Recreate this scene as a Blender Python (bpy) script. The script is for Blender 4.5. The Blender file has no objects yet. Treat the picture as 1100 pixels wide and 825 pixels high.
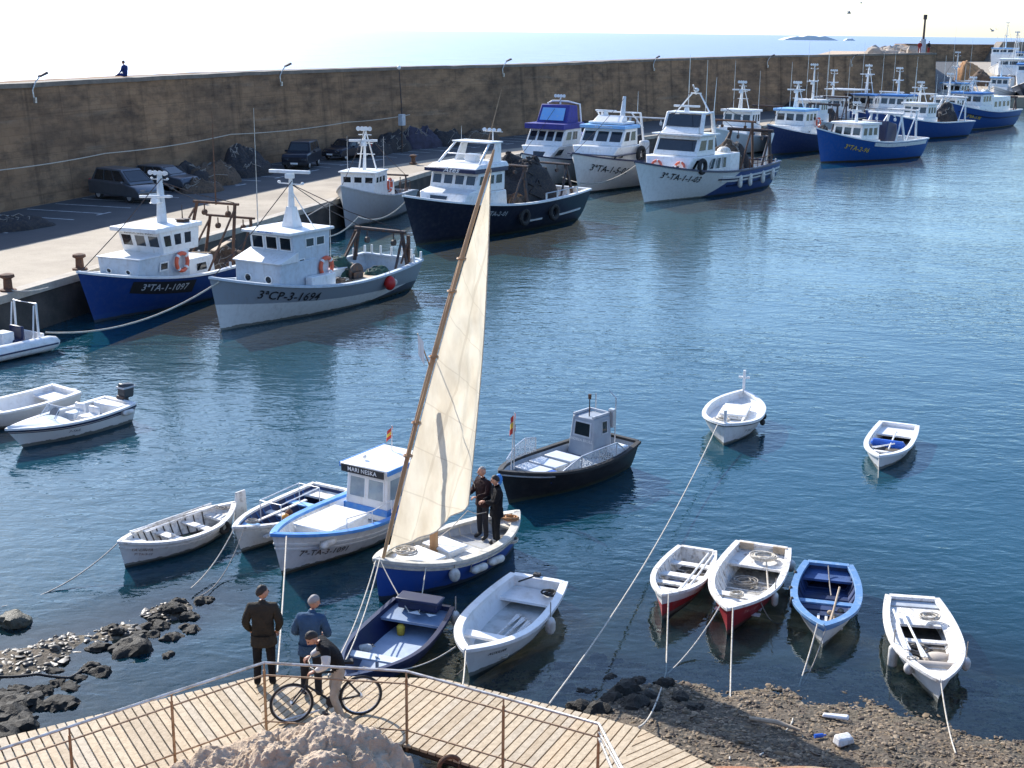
import bpy, bmesh, math, random
from mathutils import Vector, Matrix, noise
random.seed(7)
R = math.radians
sc = bpy.context.scene
col = sc.collection

# ------------------------------------------------------------ survey of the place (camera station -> metres)
F = 1430.0; CX, CY = 550.0, 412.5; CAM_H = 11.2
PITCH = math.atan((412.5 - 33.6) / F); ROLL = R(0.7)
_f = Vector((0, math.cos(PITCH), -math.sin(PITCH)))
_u0 = Vector((0, math.sin(PITCH), math.cos(PITCH)))
_r = math.cos(ROLL) * Vector((1, 0, 0)) + math.sin(ROLL) * _u0
_u = -math.sin(ROLL) * Vector((1, 0, 0)) + math.cos(ROLL) * _u0

def at(px, py, z=0.0):
    d = _f + _r * ((px - CX) / F) - _u * ((py - CY) / F)
    t = (z - CAM_H) / d.z
    return Vector((0, 0, CAM_H)) + d * t

cam = bpy.data.cameras.new('camera'); camo = bpy.data.objects.new('camera', cam); col.objects.link(camo)
camo.location = (0, 0, CAM_H)
camo.matrix_world = Matrix(((_r.x, _u.x, -_f.x, 0), (_r.y, _u.y, -_f.y, 0), (_r.z, _u.z, -_f.z, CAM_H), (0, 0, 0, 1)))
cam.sensor_width = 36; cam.lens = F / 1100 * 36; cam.clip_end = 60000; cam.clip_start = 0.5
sc.camera = camo

# ------------------------------------------------------------ materials
MATS = {}
def _nodes(name):
    m = bpy.data.materials.new(name); m.use_nodes = True
    return m, m.node_tree.nodes, m.node_tree.links
def _noise(n, l, scale, detail=5, rough=.6, coord='Object', stretch=None):
    tc = n.new('ShaderNodeTexCoord'); tx = n.new('ShaderNodeTexNoise')
    tx.inputs['Scale'].default_value = scale; tx.inputs['Detail'].default_value = detail; tx.inputs['Roughness'].default_value = rough
    if stretch:
        mp = n.new('ShaderNodeMapping'); mp.inputs['Scale'].default_value = stretch
        l.new(tc.outputs[coord], mp.inputs[0]); l.new(mp.outputs[0], tx.inputs['Vector'])
    else:
        l.new(tc.outputs[coord], tx.inputs['Vector'])
    return tx
def _ramp(n, l, src, a, b, lo=0., hi=1.):
    r = n.new('ShaderNodeMapRange'); r.inputs['From Min'].default_value = a; r.inputs['From Max'].default_value = b
    r.inputs['To Min'].default_value = lo; r.inputs['To Max'].default_value = hi
    l.new(src, r.inputs['Value']); return r.outputs['Result']
def _mix(n, l, fac, a, b, mode='MIX'):
    m = n.new('ShaderNodeMix'); m.data_type = 'RGBA'; m.blend_type = mode
    for s, v in ((m.inputs[0], fac), (m.inputs[6], a), (m.inputs[7], b)):
        if isinstance(v, (int, float)): s.default_value = v
        elif isinstance(v, tuple): s.default_value = (*v, 1) if len(v) == 3 else v
        else: l.new(v, s)
    return m.outputs[2]
def mat(name, c, c2=None, rough=.5, metal=0., scale=3., lo=.42, hi=.66, bump=0., bscale=None, stretch=None, streak=0., streak_col=(.16, .09, .05), spec=.5, trans=0.):
    """paint / cloth / stone: base colour, worn into c2 by noise, optional rust or dirt streaks, optional bump"""
    if name in MATS: return MATS[name]
    m, n, l = _nodes(name); b = n['Principled BSDF']
    if c2 is None: c2 = tuple(x * .72 for x in c)
    tx = _noise(n, l, scale, stretch=stretch)
    cc = _mix(n, l, _ramp(n, l, tx.outputs['Fac'], lo, hi), c, c2)
    if streak:
        st = _noise(n, l, 1.0, 4, .7, stretch=(7, 7, .55))
        cc = _mix(n, l, _ramp(n, l, st.outputs['Fac'], .56, .78, 0, streak), cc, streak_col)
    l.new(cc, b.inputs['Base Color'])
    b.inputs['Roughness'].default_value = rough; b.inputs['Metallic'].default_value = metal
    b.inputs['Specular IOR Level'].default_value = spec
    if bump:
        bt = _noise(n, l, bscale or scale * 4, 6)
        bp = n.new('ShaderNodeBump'); bp.inputs['Strength'].default_value = bump; bp.inputs['Distance'].default_value = .05
        l.new(bt.outputs['Fac'], bp.inputs['Height']); l.new(bp.outputs[0], b.inputs['Normal'])
    MATS[name] = m; return m

def banded(name, base, bands, rough=.45, streak=.35, streak_col=(.2, .12, .07), worn=.18):
    """hull paint in bands; each band (colour, a, b, c) covers z > a + b x + c x^2 in the boat's own metres"""
    if name in MATS: return MATS[name]
    m, n, l = _nodes(name); b = n['Principled BSDF']
    tc = n.new('ShaderNodeTexCoord'); sp = n.new('ShaderNodeSeparateXYZ'); l.new(tc.outputs['Object'], sp.inputs[0])
    def mth(op, x, y):
        k = n.new('ShaderNodeMath'); k.operation = op
        for s, v in ((k.inputs[0], x), (k.inputs[1], y)):
            if isinstance(v, (int, float)): s.default_value = v
            else: l.new(v, s)
        return k.outputs[0]
    wob = _noise(n, l, 2.5, 3)
    z = mth('ADD', sp.outputs['Z'], mth('MULTIPLY', mth('SUBTRACT', wob.outputs['Fac'], .5), .025))
    cc = None
    for c, a, bb, q in bands:
        lim = mth('ADD', mth('ADD', mth('MULTIPLY', sp.outputs['X'], bb), a), mth('MULTIPLY', mth('MULTIPLY', sp.outputs['X'], sp.outputs['X']), q))
        cc = _mix(n, l, mth('GREATER_THAN', z, lim), cc if cc else base, c)
    if cc is None: cc = _mix(n, l, 0., base, base)
    # wear: fine mottling, vertical runs, scum near the water
    tx = _noise(n, l, 5, 6)
    cc = _mix(n, l, _ramp(n, l, tx.outputs['Fac'], .45, .75, 0, worn), cc, (.25, .23, .2))
    st = _noise(n, l, 1.0, 5, .7, stretch=(5, 5, .4))
    cc = _mix(n, l, _ramp(n, l, st.outputs['Fac'], .55, .8, 0, streak), cc, streak_col)
    sw = _noise(n, l, 4, 4)
    scum = mth('LESS_THAN', mth('ADD', sp.outputs['Z'], mth('MULTIPLY', sw.outputs['Fac'], -.16)), .03)
    cc = _mix(n, l, mth('MULTIPLY', scum, .8), cc, (.045, .05, .03))
    l.new(cc, b.inputs['Base Color']); b.inputs['Roughness'].default_value = rough
    bp = n.new('ShaderNodeBump'); bp.inputs['Strength'].default_value = .12; bp.inputs['Distance'].default_value = .03
    bt = _noise(n, l, 2.2, 3, stretch=(.4, .4, 3)); l.new(bt.outputs['Fac'], bp.inputs['Height']); l.new(bp.outputs[0], b.inputs['Normal'])
    MATS[name] = m; return m

WHITE = mat('white_paint', (.80, .80, .78), (.62, .60, .56), rough=.4, scale=4, lo=.5, hi=.8, streak=.5, streak_col=(.40, .27, .17))
WHITE2 = mat('white_gelcoat', (.82, .81, .79), (.58, .55, .50), rough=.3, scale=4, lo=.5, hi=.82, streak=.32, streak_col=(.5, .45, .36))
WORN = mat('worn_white_paint', (.78, .76, .72), (.30, .25, .20), rough=.65, scale=8, lo=.50, hi=.74, streak=.5, streak_col=(.33, .28, .22), bump=.2)
GREYDECK = mat('grey_deck_paint', (.36, .37, .38), (.24, .24, .25), rough=.7, scale=5)
LGREY = mat('light_grey_paint', (.50, .53, .56), (.38, .40, .42), rough=.5, scale=4, streak=.3)
PALEBLUE = mat('pale_blue_grey_paint', (.55, .61, .66), (.48, .52, .55), rough=.5, scale=5, streak=.35, streak_col=(.28, .2, .14))
BLUE = mat('blue_paint', (.03, .17, .50), (.06, .20, .42), rough=.45, scale=5)
LBLUE = mat('light_blue_paint', (.20, .45, .78), (.35, .5, .66), rough=.5, scale=6, lo=.5, hi=.75)
NAVY = mat('navy_paint', (.012, .02, .07), (.02, .03, .07), rough=.4)
DEEPBLUE = mat('deep_blue_inside', (.015, .04, .13), (.02, .03, .07), rough=.6)
PURPLE = mat('violet_awning', (.045, .045, .26), (.04, .04, .2), rough=.7)
BLACK = mat('black_rubber', (.012, .012, .013), (.03, .03, .03), rough=.75)
DARKIN = mat('dark_bilge', (.10, .085, .07), (.045, .04, .035), rough=.8, scale=8, bump=.3)
STEEL = mat('dark_steel', (.05, .05, .055), (.13, .065, .035), rough=.6, metal=.4, scale=6)
RUST = mat('rusty_iron', (.16, .075, .04), (.07, .045, .035), rough=.85, scale=10, bump=.4)
GALV = mat('galvanised_steel', (.55, .55, .54), (.38, .33, .27), rough=.4, metal=.7, scale=8)
BRONZE = mat('weathered_rail_steel', (.36, .25, .16), (.22, .13, .075), rough=.5, metal=.5, scale=9)
ALU = mat('aluminium', (.68, .68, .68), (.5, .5, .5), rough=.35, metal=.6)
ORANGE = mat('orange_plastic', (.75, .12, .05), (.62, .16, .1), rough=.5)
REDB = mat('red_plastic', (.55, .02, .015), (.4, .02, .02), rough=.5)
ROPE = mat('pale_rope', (.62, .57, .48), (.42, .36, .28), rough=.9, scale=20)
ROPED = mat('grey_rope', (.34, .31, .27), (.22, .19, .16), rough=.9, scale=20)
WOOD = mat('varnished_wood', (.50, .29, .13), (.34, .18, .08), rough=.45, scale=3, stretch=(1, 1, .15))
PALEWOOD = mat('bare_wood', (.52, .40, .27), (.36, .27, .18), rough=.75, scale=5)
FENDER = mat('dirty_fender', (.72, .70, .65), (.48, .44, .37), rough=.55, scale=6)
NETD = mat('dark_net', (.03, .03, .035), (.075, .06, .05), rough=.95, scale=9, bump=1., bscale=26)
NETG = mat('green_net', (.035, .10, .075), (.03, .05, .04), rough=.95, scale=8, bump=1., bscale=26)
NETB = mat('brown_net', (.15, .10, .065), (.06, .045, .035), rough=.95, scale=8, bump=1., bscale=24)
NETO = mat('orange_net', (.52, .27, .12), (.34, .2, .11), rough=.95, scale=1.5, bump=1., bscale=5)
YELLOW = mat('yellow_plastic', (.75, .50, .05), (.5, .33, .04), rough=.6)
BLUEPL = mat('blue_plastic', (.02, .12, .55), (.02, .09, .4), rough=.4)
TEXTB = mat('black_lettering', (.012, .012, .014), (.02, .02, .02), rough=.6)
TEXTW = mat('white_lettering', (.78, .78, .76), (.6, .6, .58), rough=.6)
CLOTH_R = mat('red_flag_cloth', (.55, .06, .04), (.45, .05, .04), rough=.9)
CLOTH_Y = mat('yellow_flag_cloth', (.75, .5, .06), (.65, .45, .06), rough=.9)
GLASSD = mat('dark_window_glass', (.012, .016, .02), (.02, .025, .03), rough=.06, spec=.8)

def clear_glass():
    m, n, l = _nodes('clear_screen'); out = n['Material Output']; n.remove(n['Principled BSDF'])
    t = n.new('ShaderNodeBsdfTransparent'); t.inputs[0].default_value = (.86, .9, .92, 1)
    g = n.new('ShaderNodeBsdfGlossy'); g.inputs['Roughness'].default_value = .05
    mx = n.new('ShaderNodeMixShader'); mx.inputs[0].default_value = .14
    l.new(t.outputs[0], mx.inputs[1]); l.new(g.outputs[0], mx.inputs[2]); l.new(mx.outputs[0], out.inputs[0]); return m
CLEAR = clear_glass()

def netting(name, c, sx=14., gap=.78):
    m, n, l = _nodes(name); b = n['Principled BSDF']; out = n['Material Output']
    b.inputs['Base Color'].default_value = (*c, 1); b.inputs['Roughness'].default_value = .9
    tc = n.new('ShaderNodeTexCoord'); w1 = n.new('ShaderNodeTexVoronoi'); w1.inputs['Scale'].default_value = sx
    w1.feature = 'DISTANCE_TO_EDGE'; l.new(tc.outputs['Object'], w1.inputs['Vector'])
    k = n.new('ShaderNodeMath'); k.operation = 'LESS_THAN'; k.inputs[1].default_value = 1 - gap; l.new(w1.outputs['Distance'], k.inputs[0])
    t = n.new('ShaderNodeBsdfTransparent'); mx = n.new('ShaderNodeMixShader')
    l.new(k.outputs[0], mx.inputs[0]); l.new(t.outputs[0], mx.inputs[1]); l.new(b.outputs[0], mx.inputs[2]); l.new(mx.outputs[0], out.inputs[0])
    return m
NETWHITE = netting('white_safety_netting', (.7, .7, .68), 20., .86)

# ------------------------------------------------------------ mesh collector
class MB:
    def __init__(s): s.v = []; s.f = []; s.m = []
    def add(s, verts, faces, mi=0):
        o = len(s.v); s.v += [Vector(v) for v in verts]
        for f in faces: s.f.append([i + o for i in f]); s.m.append(mi)
        return s
    def box(s, c, size, rz=0., mi=0, rot=None):
        M = rot or Matrix.Rotation(rz, 3, 'Z'); c = Vector(c); a, b, d = (x / 2 for x in size)
        vs = [c + M @ Vector((x * a, y * b, z * d)) for z in (-1, 1) for x, y in ((-1, -1), (1, -1), (1, 1), (-1, 1))]
        return s.add(vs, [(3, 2, 1, 0), (4, 5, 6, 7), (0, 1, 5, 4), (1, 2, 6, 5), (2, 3, 7, 6), (3, 0, 4, 7)], mi)
    def hexa(s, b4, t4, mi=0):
        return s.add(list(b4) + list(t4), [(3, 2, 1, 0), (4, 5, 6, 7), (0, 1, 5, 4), (1, 2, 6, 5), (2, 3, 7, 6), (3, 0, 4, 7)], mi)
    def frus(s, x0, x1, w, z0, X0, X1, W, z1, mi=0):
        return s.hexa([(x0, -w, z0), (x1, -w, z0), (x1, w, z0), (x0, w, z0)], [(X0, -W, z1), (X1, -W, z1), (X1, W, z1), (X0, W, z1)], mi)
    def tube(s, pts, r, n=6, mi=0, closed=False):
        pts = [Vector(p) for p in pts]; k = len(pts); rs = r if isinstance(r, (list, tuple)) else [r] * k
        vs = []; prev = None
        for i, p in enumerate(pts):
            t = (pts[(i + 1) % k] - pts[i - 1]) if closed else (pts[min(i + 1, k - 1)] - pts[max(i - 1, 0)])
            t = t.normalized() if t.length > 1e-9 else Vector((0, 0, 1))
            if prev is None:
                a = t.cross(Vector((0, 0, 1)));  a = a if a.length > .05 else t.cross(Vector((1, 0, 0)))
            else: a = prev - t * prev.dot(t)
            a = a.normalized(); prev = a; b = t.cross(a)
            vs += [p + (a * math.cos(q * 2 * math.pi / n) + b * math.sin(q * 2 * math.pi / n)) * rs[i] for q in range(n)]
        fs = []
        for i in range(k if closed else k - 1):
            j = (i + 1) % k
            for q in range(n): fs.append((i * n + q, i * n + (q + 1) % n, j * n + (q + 1) % n, j * n + q))
        if not closed: fs += [tuple(range(n - 1, -1, -1)), tuple(range((k - 1) * n, k * n))]
        return s.add(vs, fs, mi)
    def ball(s, c, r, nu=10, nv=7, mi=0, M=None):
        r = (r, r, r) if isinstance(r, (int, float)) else r; c = Vector(c); vs = []; fs = []
        for j in range(1, nv):
            th = math.pi * j / nv
            for i in range(nu):
                a = 2 * math.pi * i / nu; p = Vector((r[0] * math.sin(th) * math.cos(a), r[1] * math.sin(th) * math.sin(a), r[2] * math.cos(th)))
                vs.append(c + (M @ p if M else p))
        t = Vector((0, 0, r[2])); b = -t
        vs += [c + (M @ t if M else t), c + (M @ b if M else b)]; T = len(vs) - 2; B = T + 1
        for j in range(nv - 2):
            for i in range(nu): fs.append((j * nu + i, (j + 1) * nu + i, (j + 1) * nu + (i + 1) % nu, j * nu + (i + 1) % nu))
        for i in range(nu):
            fs.append((T, i, (i + 1) % nu)); o = (nv - 2) * nu; fs.append((B, o + (i + 1) % nu, o + i))
        return s.add(vs, fs, mi)
    def ring(s, c, Rr, r, axis='Y', n=24, m=8, mi=0, M=None, arc=(0, 2 * math.pi)):
        c = Vector(c); full = abs(arc[1] - arc[0]) > 6.28; pts = []
        for i in range(n + (0 if full else 1)):
            a = arc[0] + (arc[1] - arc[0]) * i / n; q = (math.cos(a) * Rr, math.sin(a) * Rr)
            p = Vector((q[0], 0, q[1])) if axis == 'Y' else Vector((0, q[0], q[1])) if axis == 'X' else Vector((q[0], q[1], 0))
            pts.append(c + (M @ p if M else p))
        return s.tube(pts, r, m, mi, closed=full)
    def prism(s, poly, y0, y1, mi=0, plane='XZ'):
        k = len(poly)
        g = (lambda p, y: (p[0], y, p[1])) if plane == 'XZ' else (lambda p, y: (y, p[0], p[1])) if plane == 'YZ' else (lambda p, y: (p[0], p[1], y))
        vs = [g(p, y0) for p in poly] + [g(p, y1) for p in poly]
        return s.add(vs, [tuple(range(k)), tuple(range(2 * k - 1, k - 1, -1))] + [(i, i + k, (i + 1) % k + k, (i + 1) % k) for i in range(k)], mi)
    def build(s, name, mats, parent=None, bevel=0., smooth=32., weld=False, loc=None, rz=0.):
        me = bpy.data.meshes.new(name); mats = mats if isinstance(mats, (list, tuple)) else [mats]
        me.from_pydata([tuple(v) for v in s.v], [], s.f)
        for m in mats: me.materials.append(m)
        for p, mi in zip(me.polygons, s.m): p.material_index = mi
        bm = bmesh.new(); bm.from_mesh(me)
        if weld: bmesh.ops.remove_doubles(bm, verts=bm.verts, dist=.0008)
        bmesh.ops.recalc_face_normals(bm, faces=bm.faces); bm.to_mesh(me); bm.free()
        if smooth:
            for p in me.polygons: p.use_smooth = True
            me.set_sharp_from_angle(angle=R(smooth))
        o = bpy.data.objects.new(name, me); col.objects.link(o)
        if parent: o.parent = parent
        if loc is not None: o.location = loc
        if rz: o.rotation_euler = (0, 0, rz)
        if bevel:
            b = o.modifiers.new('edge', 'BEVEL'); b.width = bevel; b.segments = 2; b.limit_method = 'ANGLE'; b.angle_limit = R(40)
        return o

def tag(o, label=None, cat=None, group=None, kind=None):
    if label: o['label'] = label
    if cat: o['category'] = cat
    if group: o['group'] = group
    if kind: o['kind'] = kind
    return o
def thing(name, label, cat, loc=(0, 0, 0), rz=0., group=None):
    o = bpy.data.objects.new(name, None); col.objects.link(o); o.location = loc; o.rotation_euler = (0, 0, rz); o.empty_display_size = .2
    return tag(o, label, cat, group)
def copy_thing(root, loc, rz, label=None):
    c = root.copy(); col.objects.link(c); c.location = loc; c.rotation_euler = (0, 0, rz)
    if label: c['label'] = label
    for ch in root.children:
        d = ch.copy(); col.objects.link(d); d.parent = c
        for g in ch.children:
            e = g.copy(); col.objects.link(e); e.parent = d
    return c
def world(root, p):
    return Matrix.Translation(root.location) @ Matrix.Rotation(root.rotation_euler.z, 4, 'Z') @ Vector(p)

_txt = {}
def text_geo(body, size, shear=0.):
    k = (body, size, shear)
    if k not in _txt:
        cu = bpy.data.curves.new('t', 'FONT'); cu.body = body; cu.size = size; cu.align_x = 'CENTER'; cu.align_y = 'CENTER'; cu.shear = shear
        cu.resolution_u = 2; cu.offset = size * .012; cu.space_character = 1.06
        ob = bpy.data.objects.new('t', cu); col.objects.link(ob); dg = bpy.context.evaluated_depsgraph_get()
        me = bpy.data.meshes.new_from_object(ob.evaluated_get(dg))
        _txt[k] = ([tuple(v.co) for v in me.vertices], [tuple(p.vertices) for p in me.polygons])
        bpy.data.objects.remove(ob); bpy.data.curves.remove(cu); bpy.data.meshes.remove(me)
    return _txt[k]
def flat_text(body, size, origin, right, up, parent, m, name='lettering', shear=0.):
    v, f = text_geo(body, size, shear); o = Vector(origin); r = Vector(right).normalized(); u = Vector(up).normalized()
    b = MB(); b.add([o + r * x + u * y for x, y, _ in v], f)
    return b.build(name, m, parent, smooth=0)
# ------------------------------------------------------------ boats
class Boat:
    def __init__(s, name, label, cat, L, B, zm, zb, zs, bow=None, stern=None, hd=None, draft=.35, tw=.75, p=2., q=2., sm=.42, rake=.5, srake=.05,
                 full=.35, fullb=.85, wall=.06, group=None, a=.4):
        s.B, s.zm, s.zb, s.zs, s.d, s.tw, s.p, s.q, s.sm, s.rake, s.srake, s.full, s.fullb, s.t, s.a = B, zm, zb, zs, draft, tw, p, q, sm, rake, srake, full, fullb, wall, a
        W = at(*bow, zb)
        if stern:
            S = at(*stern, zs); d = (W - S).to_2d(); s.L = L or d.length; th = math.atan2(d.y, d.x) if hd is None else R(hd)
        else: s.L = L; th = R(hd)
        loc = Vector((W.x - math.cos(th) * s.L / 2, W.y - math.sin(th) * s.L / 2, 0)); s.th = th
        s.root = thing(name, label, cat, loc, th, group)
    def half(s, u):
        u = min(max(u, 0), 1)
        if u >= s.sm: return s.B / 2 * (1 - ((u - s.sm) / (1 - s.sm)) ** s.p)
        return s.B / 2 * (s.tw + (1 - s.tw) * (1 - ((s.sm - u) / s.sm) ** s.q))
    def sheer(s, u):
        if u > s.a: return s.zm + (s.zb - s.zm) * ((u - s.a) / (1 - s.a)) ** 2
        return s.zm + (s.zs - s.zm) * ((s.a - u) / s.a) ** 2
    def pt(s, u, h, side=1, off=0.):
        z = -s.d + h * (s.sheer(u) + s.d); x0 = -s.L / 2 + s.srake * (1 - h); x1 = s.L / 2 - s.rake * (1 - h)
        e = s.full + (s.fullb - s.full) * u ** 3
        if s.tw < .2: e = max(e, s.full + (s.fullb - s.full) * (1 - u) ** 3)
        y = s.half(u) * max(h, 0) ** e
        return Vector((x0 + u * (x1 - x0), side * (y + off), z))
    def us(s, n=30): return [.5 - .5 * math.cos(math.pi * i / n) for i in range(n + 1)]
    def hull(s, m, n=30, nh=10):
        b = MB(); us = s.us(n); hs = [(j / nh) ** 1.2 for j in range(nh + 1)]; g = {}
        vs = []
        for side in (1, -1):
            for i, u in enumerate(us):
                for j, h in enumerate(hs): g[side, i, j] = len(vs); vs.append(s.pt(u, h, side))
        fs = [(g[sd, i, j], g[sd, i + 1, j], g[sd, i + 1, j + 1], g[sd, i, j + 1]) for sd in (1, -1) for i in range(n) for j in range(nh)]
        fs += [(g[1, 0, j], g[1, 0, j + 1], g[-1, 0, j + 1], g[-1, 0, j]) for j in range(nh)]
        b.add(vs, fs); s.h = b.build('hull', m, s.root, weld=True, smooth=50); return s.h
    def yin(s, u, z, extra=0.):
        h = min(1, max(.02, (z + s.d) / (s.sheer(u) + s.d)))
        p = s.pt(u, h); return p.x, max(0., p.y - s.t - extra)
    def inner(s, floor, mw, mf, n=28, n0=None, drop=None, name='deck', mi_wall=None):
        """inside skin and floor; floor is a height, or drop a depth below the sheer"""
        zf = (lambda u: floor) if drop is None else (lambda u: s.sheer(u) - drop)
        u0 = s.t / s.L; us = [u0 + (1 - u0 - .02) * (.5 - .5 * math.cos(math.pi * i / n)) for i in range(n + 1)]
        b = MB(); K = 5; vs = []; g = {}
        for sd in (1, -1):
            for i, u in enumerate(us):
                top = s.sheer(u) + .002; lo = min(zf(u), top - .01)
                for j in range(K + 1):
                    z = lo + (top - lo) * j / K; x, y = s.yin(u, z); g[sd, i, j] = len(vs); vs.append((x, sd * y, z))
        fs = []; 
        for sd in (1, -1):
            for i in range(n):
                for j in range(K): fs.append((g[sd, i, j], g[sd, i + 1, j], g[sd, i + 1, j + 1], g[sd, i, j + 1]))
        for e in (0, n): fs += [(g[1, e, j], g[1, e, j + 1], g[-1, e, j + 1], g[-1, e, j]) for j in range(K)]
        b.add(vs, fs, 0); k = len(fs)
        M = 6; vs2 = []
        for i, u in enumerate(us):
            lo = min(zf(u), s.sheer(u) - .01); x, y = s.yin(u, lo)
            for j in range(M + 1): vs2.append((x, y * (2 * j / M - 1), lo + .0005))
        b.add(vs2, [(i * (M + 1) + j, (i + 1) * (M + 1) + j, (i + 1) * (M + 1) + j + 1, i * (M + 1) + j + 1) for i in range(n) for j in range(M)], 1)
        return b.build(name, [mw, mf], s.root, smooth=40)
    def gunwale(s, m, win=.08, wout=.03, th=.04, n=34, name='gunwale', u0=0., u1=1., bevel=.01):
        b = MB(); us = [u0 + (u1 - u0) * (.5 - .5 * math.cos(math.pi * i / n)) for i in range(n + 1)]; rows = []
        path = [(u, 1) for u in us] + [(u, -1) for u in reversed(us)]
        P = [s.pt(u, 1, sd) for u, sd in path]; k = len(P); vs = []
        for i, p in enumerate(P):
            a = P[min(i + 1, k - 1)] - P[max(i - 1, 0)]; nn = Vector((a.y, -a.x, 0)); nn = nn.normalized() if nn.length > 1e-6 else Vector((1, 0, 0))
            if nn.x * p.x * 0 + nn.y * p.y < 0 and abs(p.y) > .02: nn = -nn
            if abs(p.y) <= .02: nn = Vector((1 if p.x > 0 else -1, 0, 0))
            inn = p - nn * win
            if inn.y * (1 if path[i][1] > 0 else -1) < 0: inn.y = 0
            o = p + nn * wout
            vs += [o - Vector((0, 0, .02)), o + Vector((0, 0, th)), inn + Vector((0, 0, th)), inn - Vector((0, 0, .02))]
        fs = [(i * 4 + j, i * 4 + (j + 1) % 4, (i + 1) * 4 + (j + 1) % 4, (i + 1) * 4 + j) for i in range(k - 1) for j in range(4)]
        fs += [(0, 1, 2, 3), (k * 4 - 1, k * 4 - 2, k * 4 - 3, k * 4 - 4)]
        b.add(vs, fs)
        if u0 == 0 and s.tw > .2:
            y = s.half(0); x = -s.L / 2; b.box((x + win / 2 - wout / 2, 0, s.zs + th / 2 - .008), (win + wout, 2 * y - .1, th + .02))
        return b.build(name, m, s.root, bevel=bevel, smooth=40)
    def strake(s, m, d0, d1, out=.025, u0=0., u1=1., n=30, name='rubbing_strake', sides=(1, -1)):
        b = MB()
        for sd in sides:
            vs = []
            for i in range(n + 1):
                u = u0 + (u1 - u0) * i / n; H = s.sheer(u) + s.d
                for dd, o in ((d0, -.01), (d0, out), (d1, out), (d1, -.01)): vs.append(s.pt(u, max(.05, 1 - dd / H), sd, o))
            b.add(vs, [(i * 4 + j, i * 4 + (j + 1) % 4, (i + 1) * 4 + (j + 1) % 4, (i + 1) * 4 + j) for i in range(n) for j in range(4)] + [(0, 1, 2, 3), (n * 4 + 3, n * 4 + 2, n * 4 + 1, n * 4)])
        return b.build(name, m, s.root, smooth=40)
    def thwart(s, u, drop, w, m, th=.04, name='thwart'):
        z = s.sheer(u) - drop; b = MB(); du = w / s.L / 2; x0, y0 = s.yin(u - du, z, -.02); x1, y1 = s.yin(u + du, z, -.02)
        b.hexa([(x0, -y0, z - th), (x1, -y1, z - th), (x1, y1, z - th), (x0, y0, z - th)], [(x0, -y0, z), (x1, -y1, z), (x1, y1, z), (x0, y0, z)])
        return b.build(name, m, s.root, bevel=.008)
    def patch(s, u0, u1, drop, m, th=.05, name='foredeck', n=10, camber=.0, extra=-.02):
        b = MB(); vs = []; M = 4
        for i in range(n + 1):
            u = u0 + (u1 - u0) * i / n; z = s.sheer(u) - drop; x, y = s.yin(min(u, .992), z, extra)
            for k in (0, 1):
                for j in range(M + 1):
                    f = 2 * j / M - 1; vs.append((x, y * f, z - k * th + camber * (1 - f * f)))
        w = 2 * (M + 1); fs = []
        for i in range(n):
            for j in range(M):
                a = i * w + j; fs += [(a, a + w, a + w + 1, a + 1), (a + M + 1, a + M + 2, a + w + M + 2, a + w + M + 1)]
            fs += [(i * w, i * w + M + 1, (i + 1) * w + M + 1, (i + 1) * w), (i * w + M, (i + 1) * w + M, (i + 1) * w + 2 * M + 1, i * w + 2 * M + 1)]
        fs += [tuple(e * w + j for j in range(M + 1)) + tuple(e * w + M + 1 + j for j in range(M, -1, -1)) for e in (0, n)]
        b.add(vs, fs); return b.build(name, m, s.root, smooth=30)
    def ribs(s, floor, m, us, w=.035, name='rib'):
        for u in us:
            b = MB(); pts = []
            for j in range(5):
                z = floor + .004 + (s.sheer(u) - .02 - floor) * j / 4; x, y = s.yin(u, z, .012); pts.append((x, y, z))
            b.tube(pts[::-1] + [(x, -y, z) for x, y, z in pts], w / 2, 4); b.build(name, m, s.root)
    def text(s, body, size, x, drop, m=TEXTB, side=1, name='registration_lettering', shear=.1, plate=None):
        """lettering laid on the hull, its middle line drop below the sheer"""
        v, f = text_geo(body, size, shear); b = MB()
        def proj(tx, ty, off):
            xx = x - tx * side; u = (xx + s.L / 2) / s.L
            for it in range(4):
                zz = s.sheer(u) - drop + ty; h = min(1, (zz + s.d) / (s.sheer(u) + s.d)); x0 = -s.L / 2 + s.srake * (1 - h); x1 = s.L / 2 - s.rake * (1 - h); u = min(1, max(0, (xx - x0) / (x1 - x0)))
            p = s.pt(u, h, side, off); return (xx, p.y, zz)
        if plate:
            w, hh = plate; k = 10; vs = [proj(-w / 2 + w * i / k, sg * hh / 2, .010) for i in range(k + 1) for sg in (-1, 1)]
            MB().add(vs, [(2 * i, 2 * i + 2, 2 * i + 3, 2 * i + 1) for i in range(k)]).build('registration_plate', TEXTB, s.h)
        b.add([proj(a, c, .02 * max(1, s.L / 6)) for a, c, _ in v], f); return b.build(name, m, s.h, smooth=0)
    def w(s, p): return world(s.root, p)
    def side(s, u, drop, sd=1, off=0.):
        return s.pt(u, 1 - drop / (s.sheer(u) + s.d), sd, off)

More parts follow.
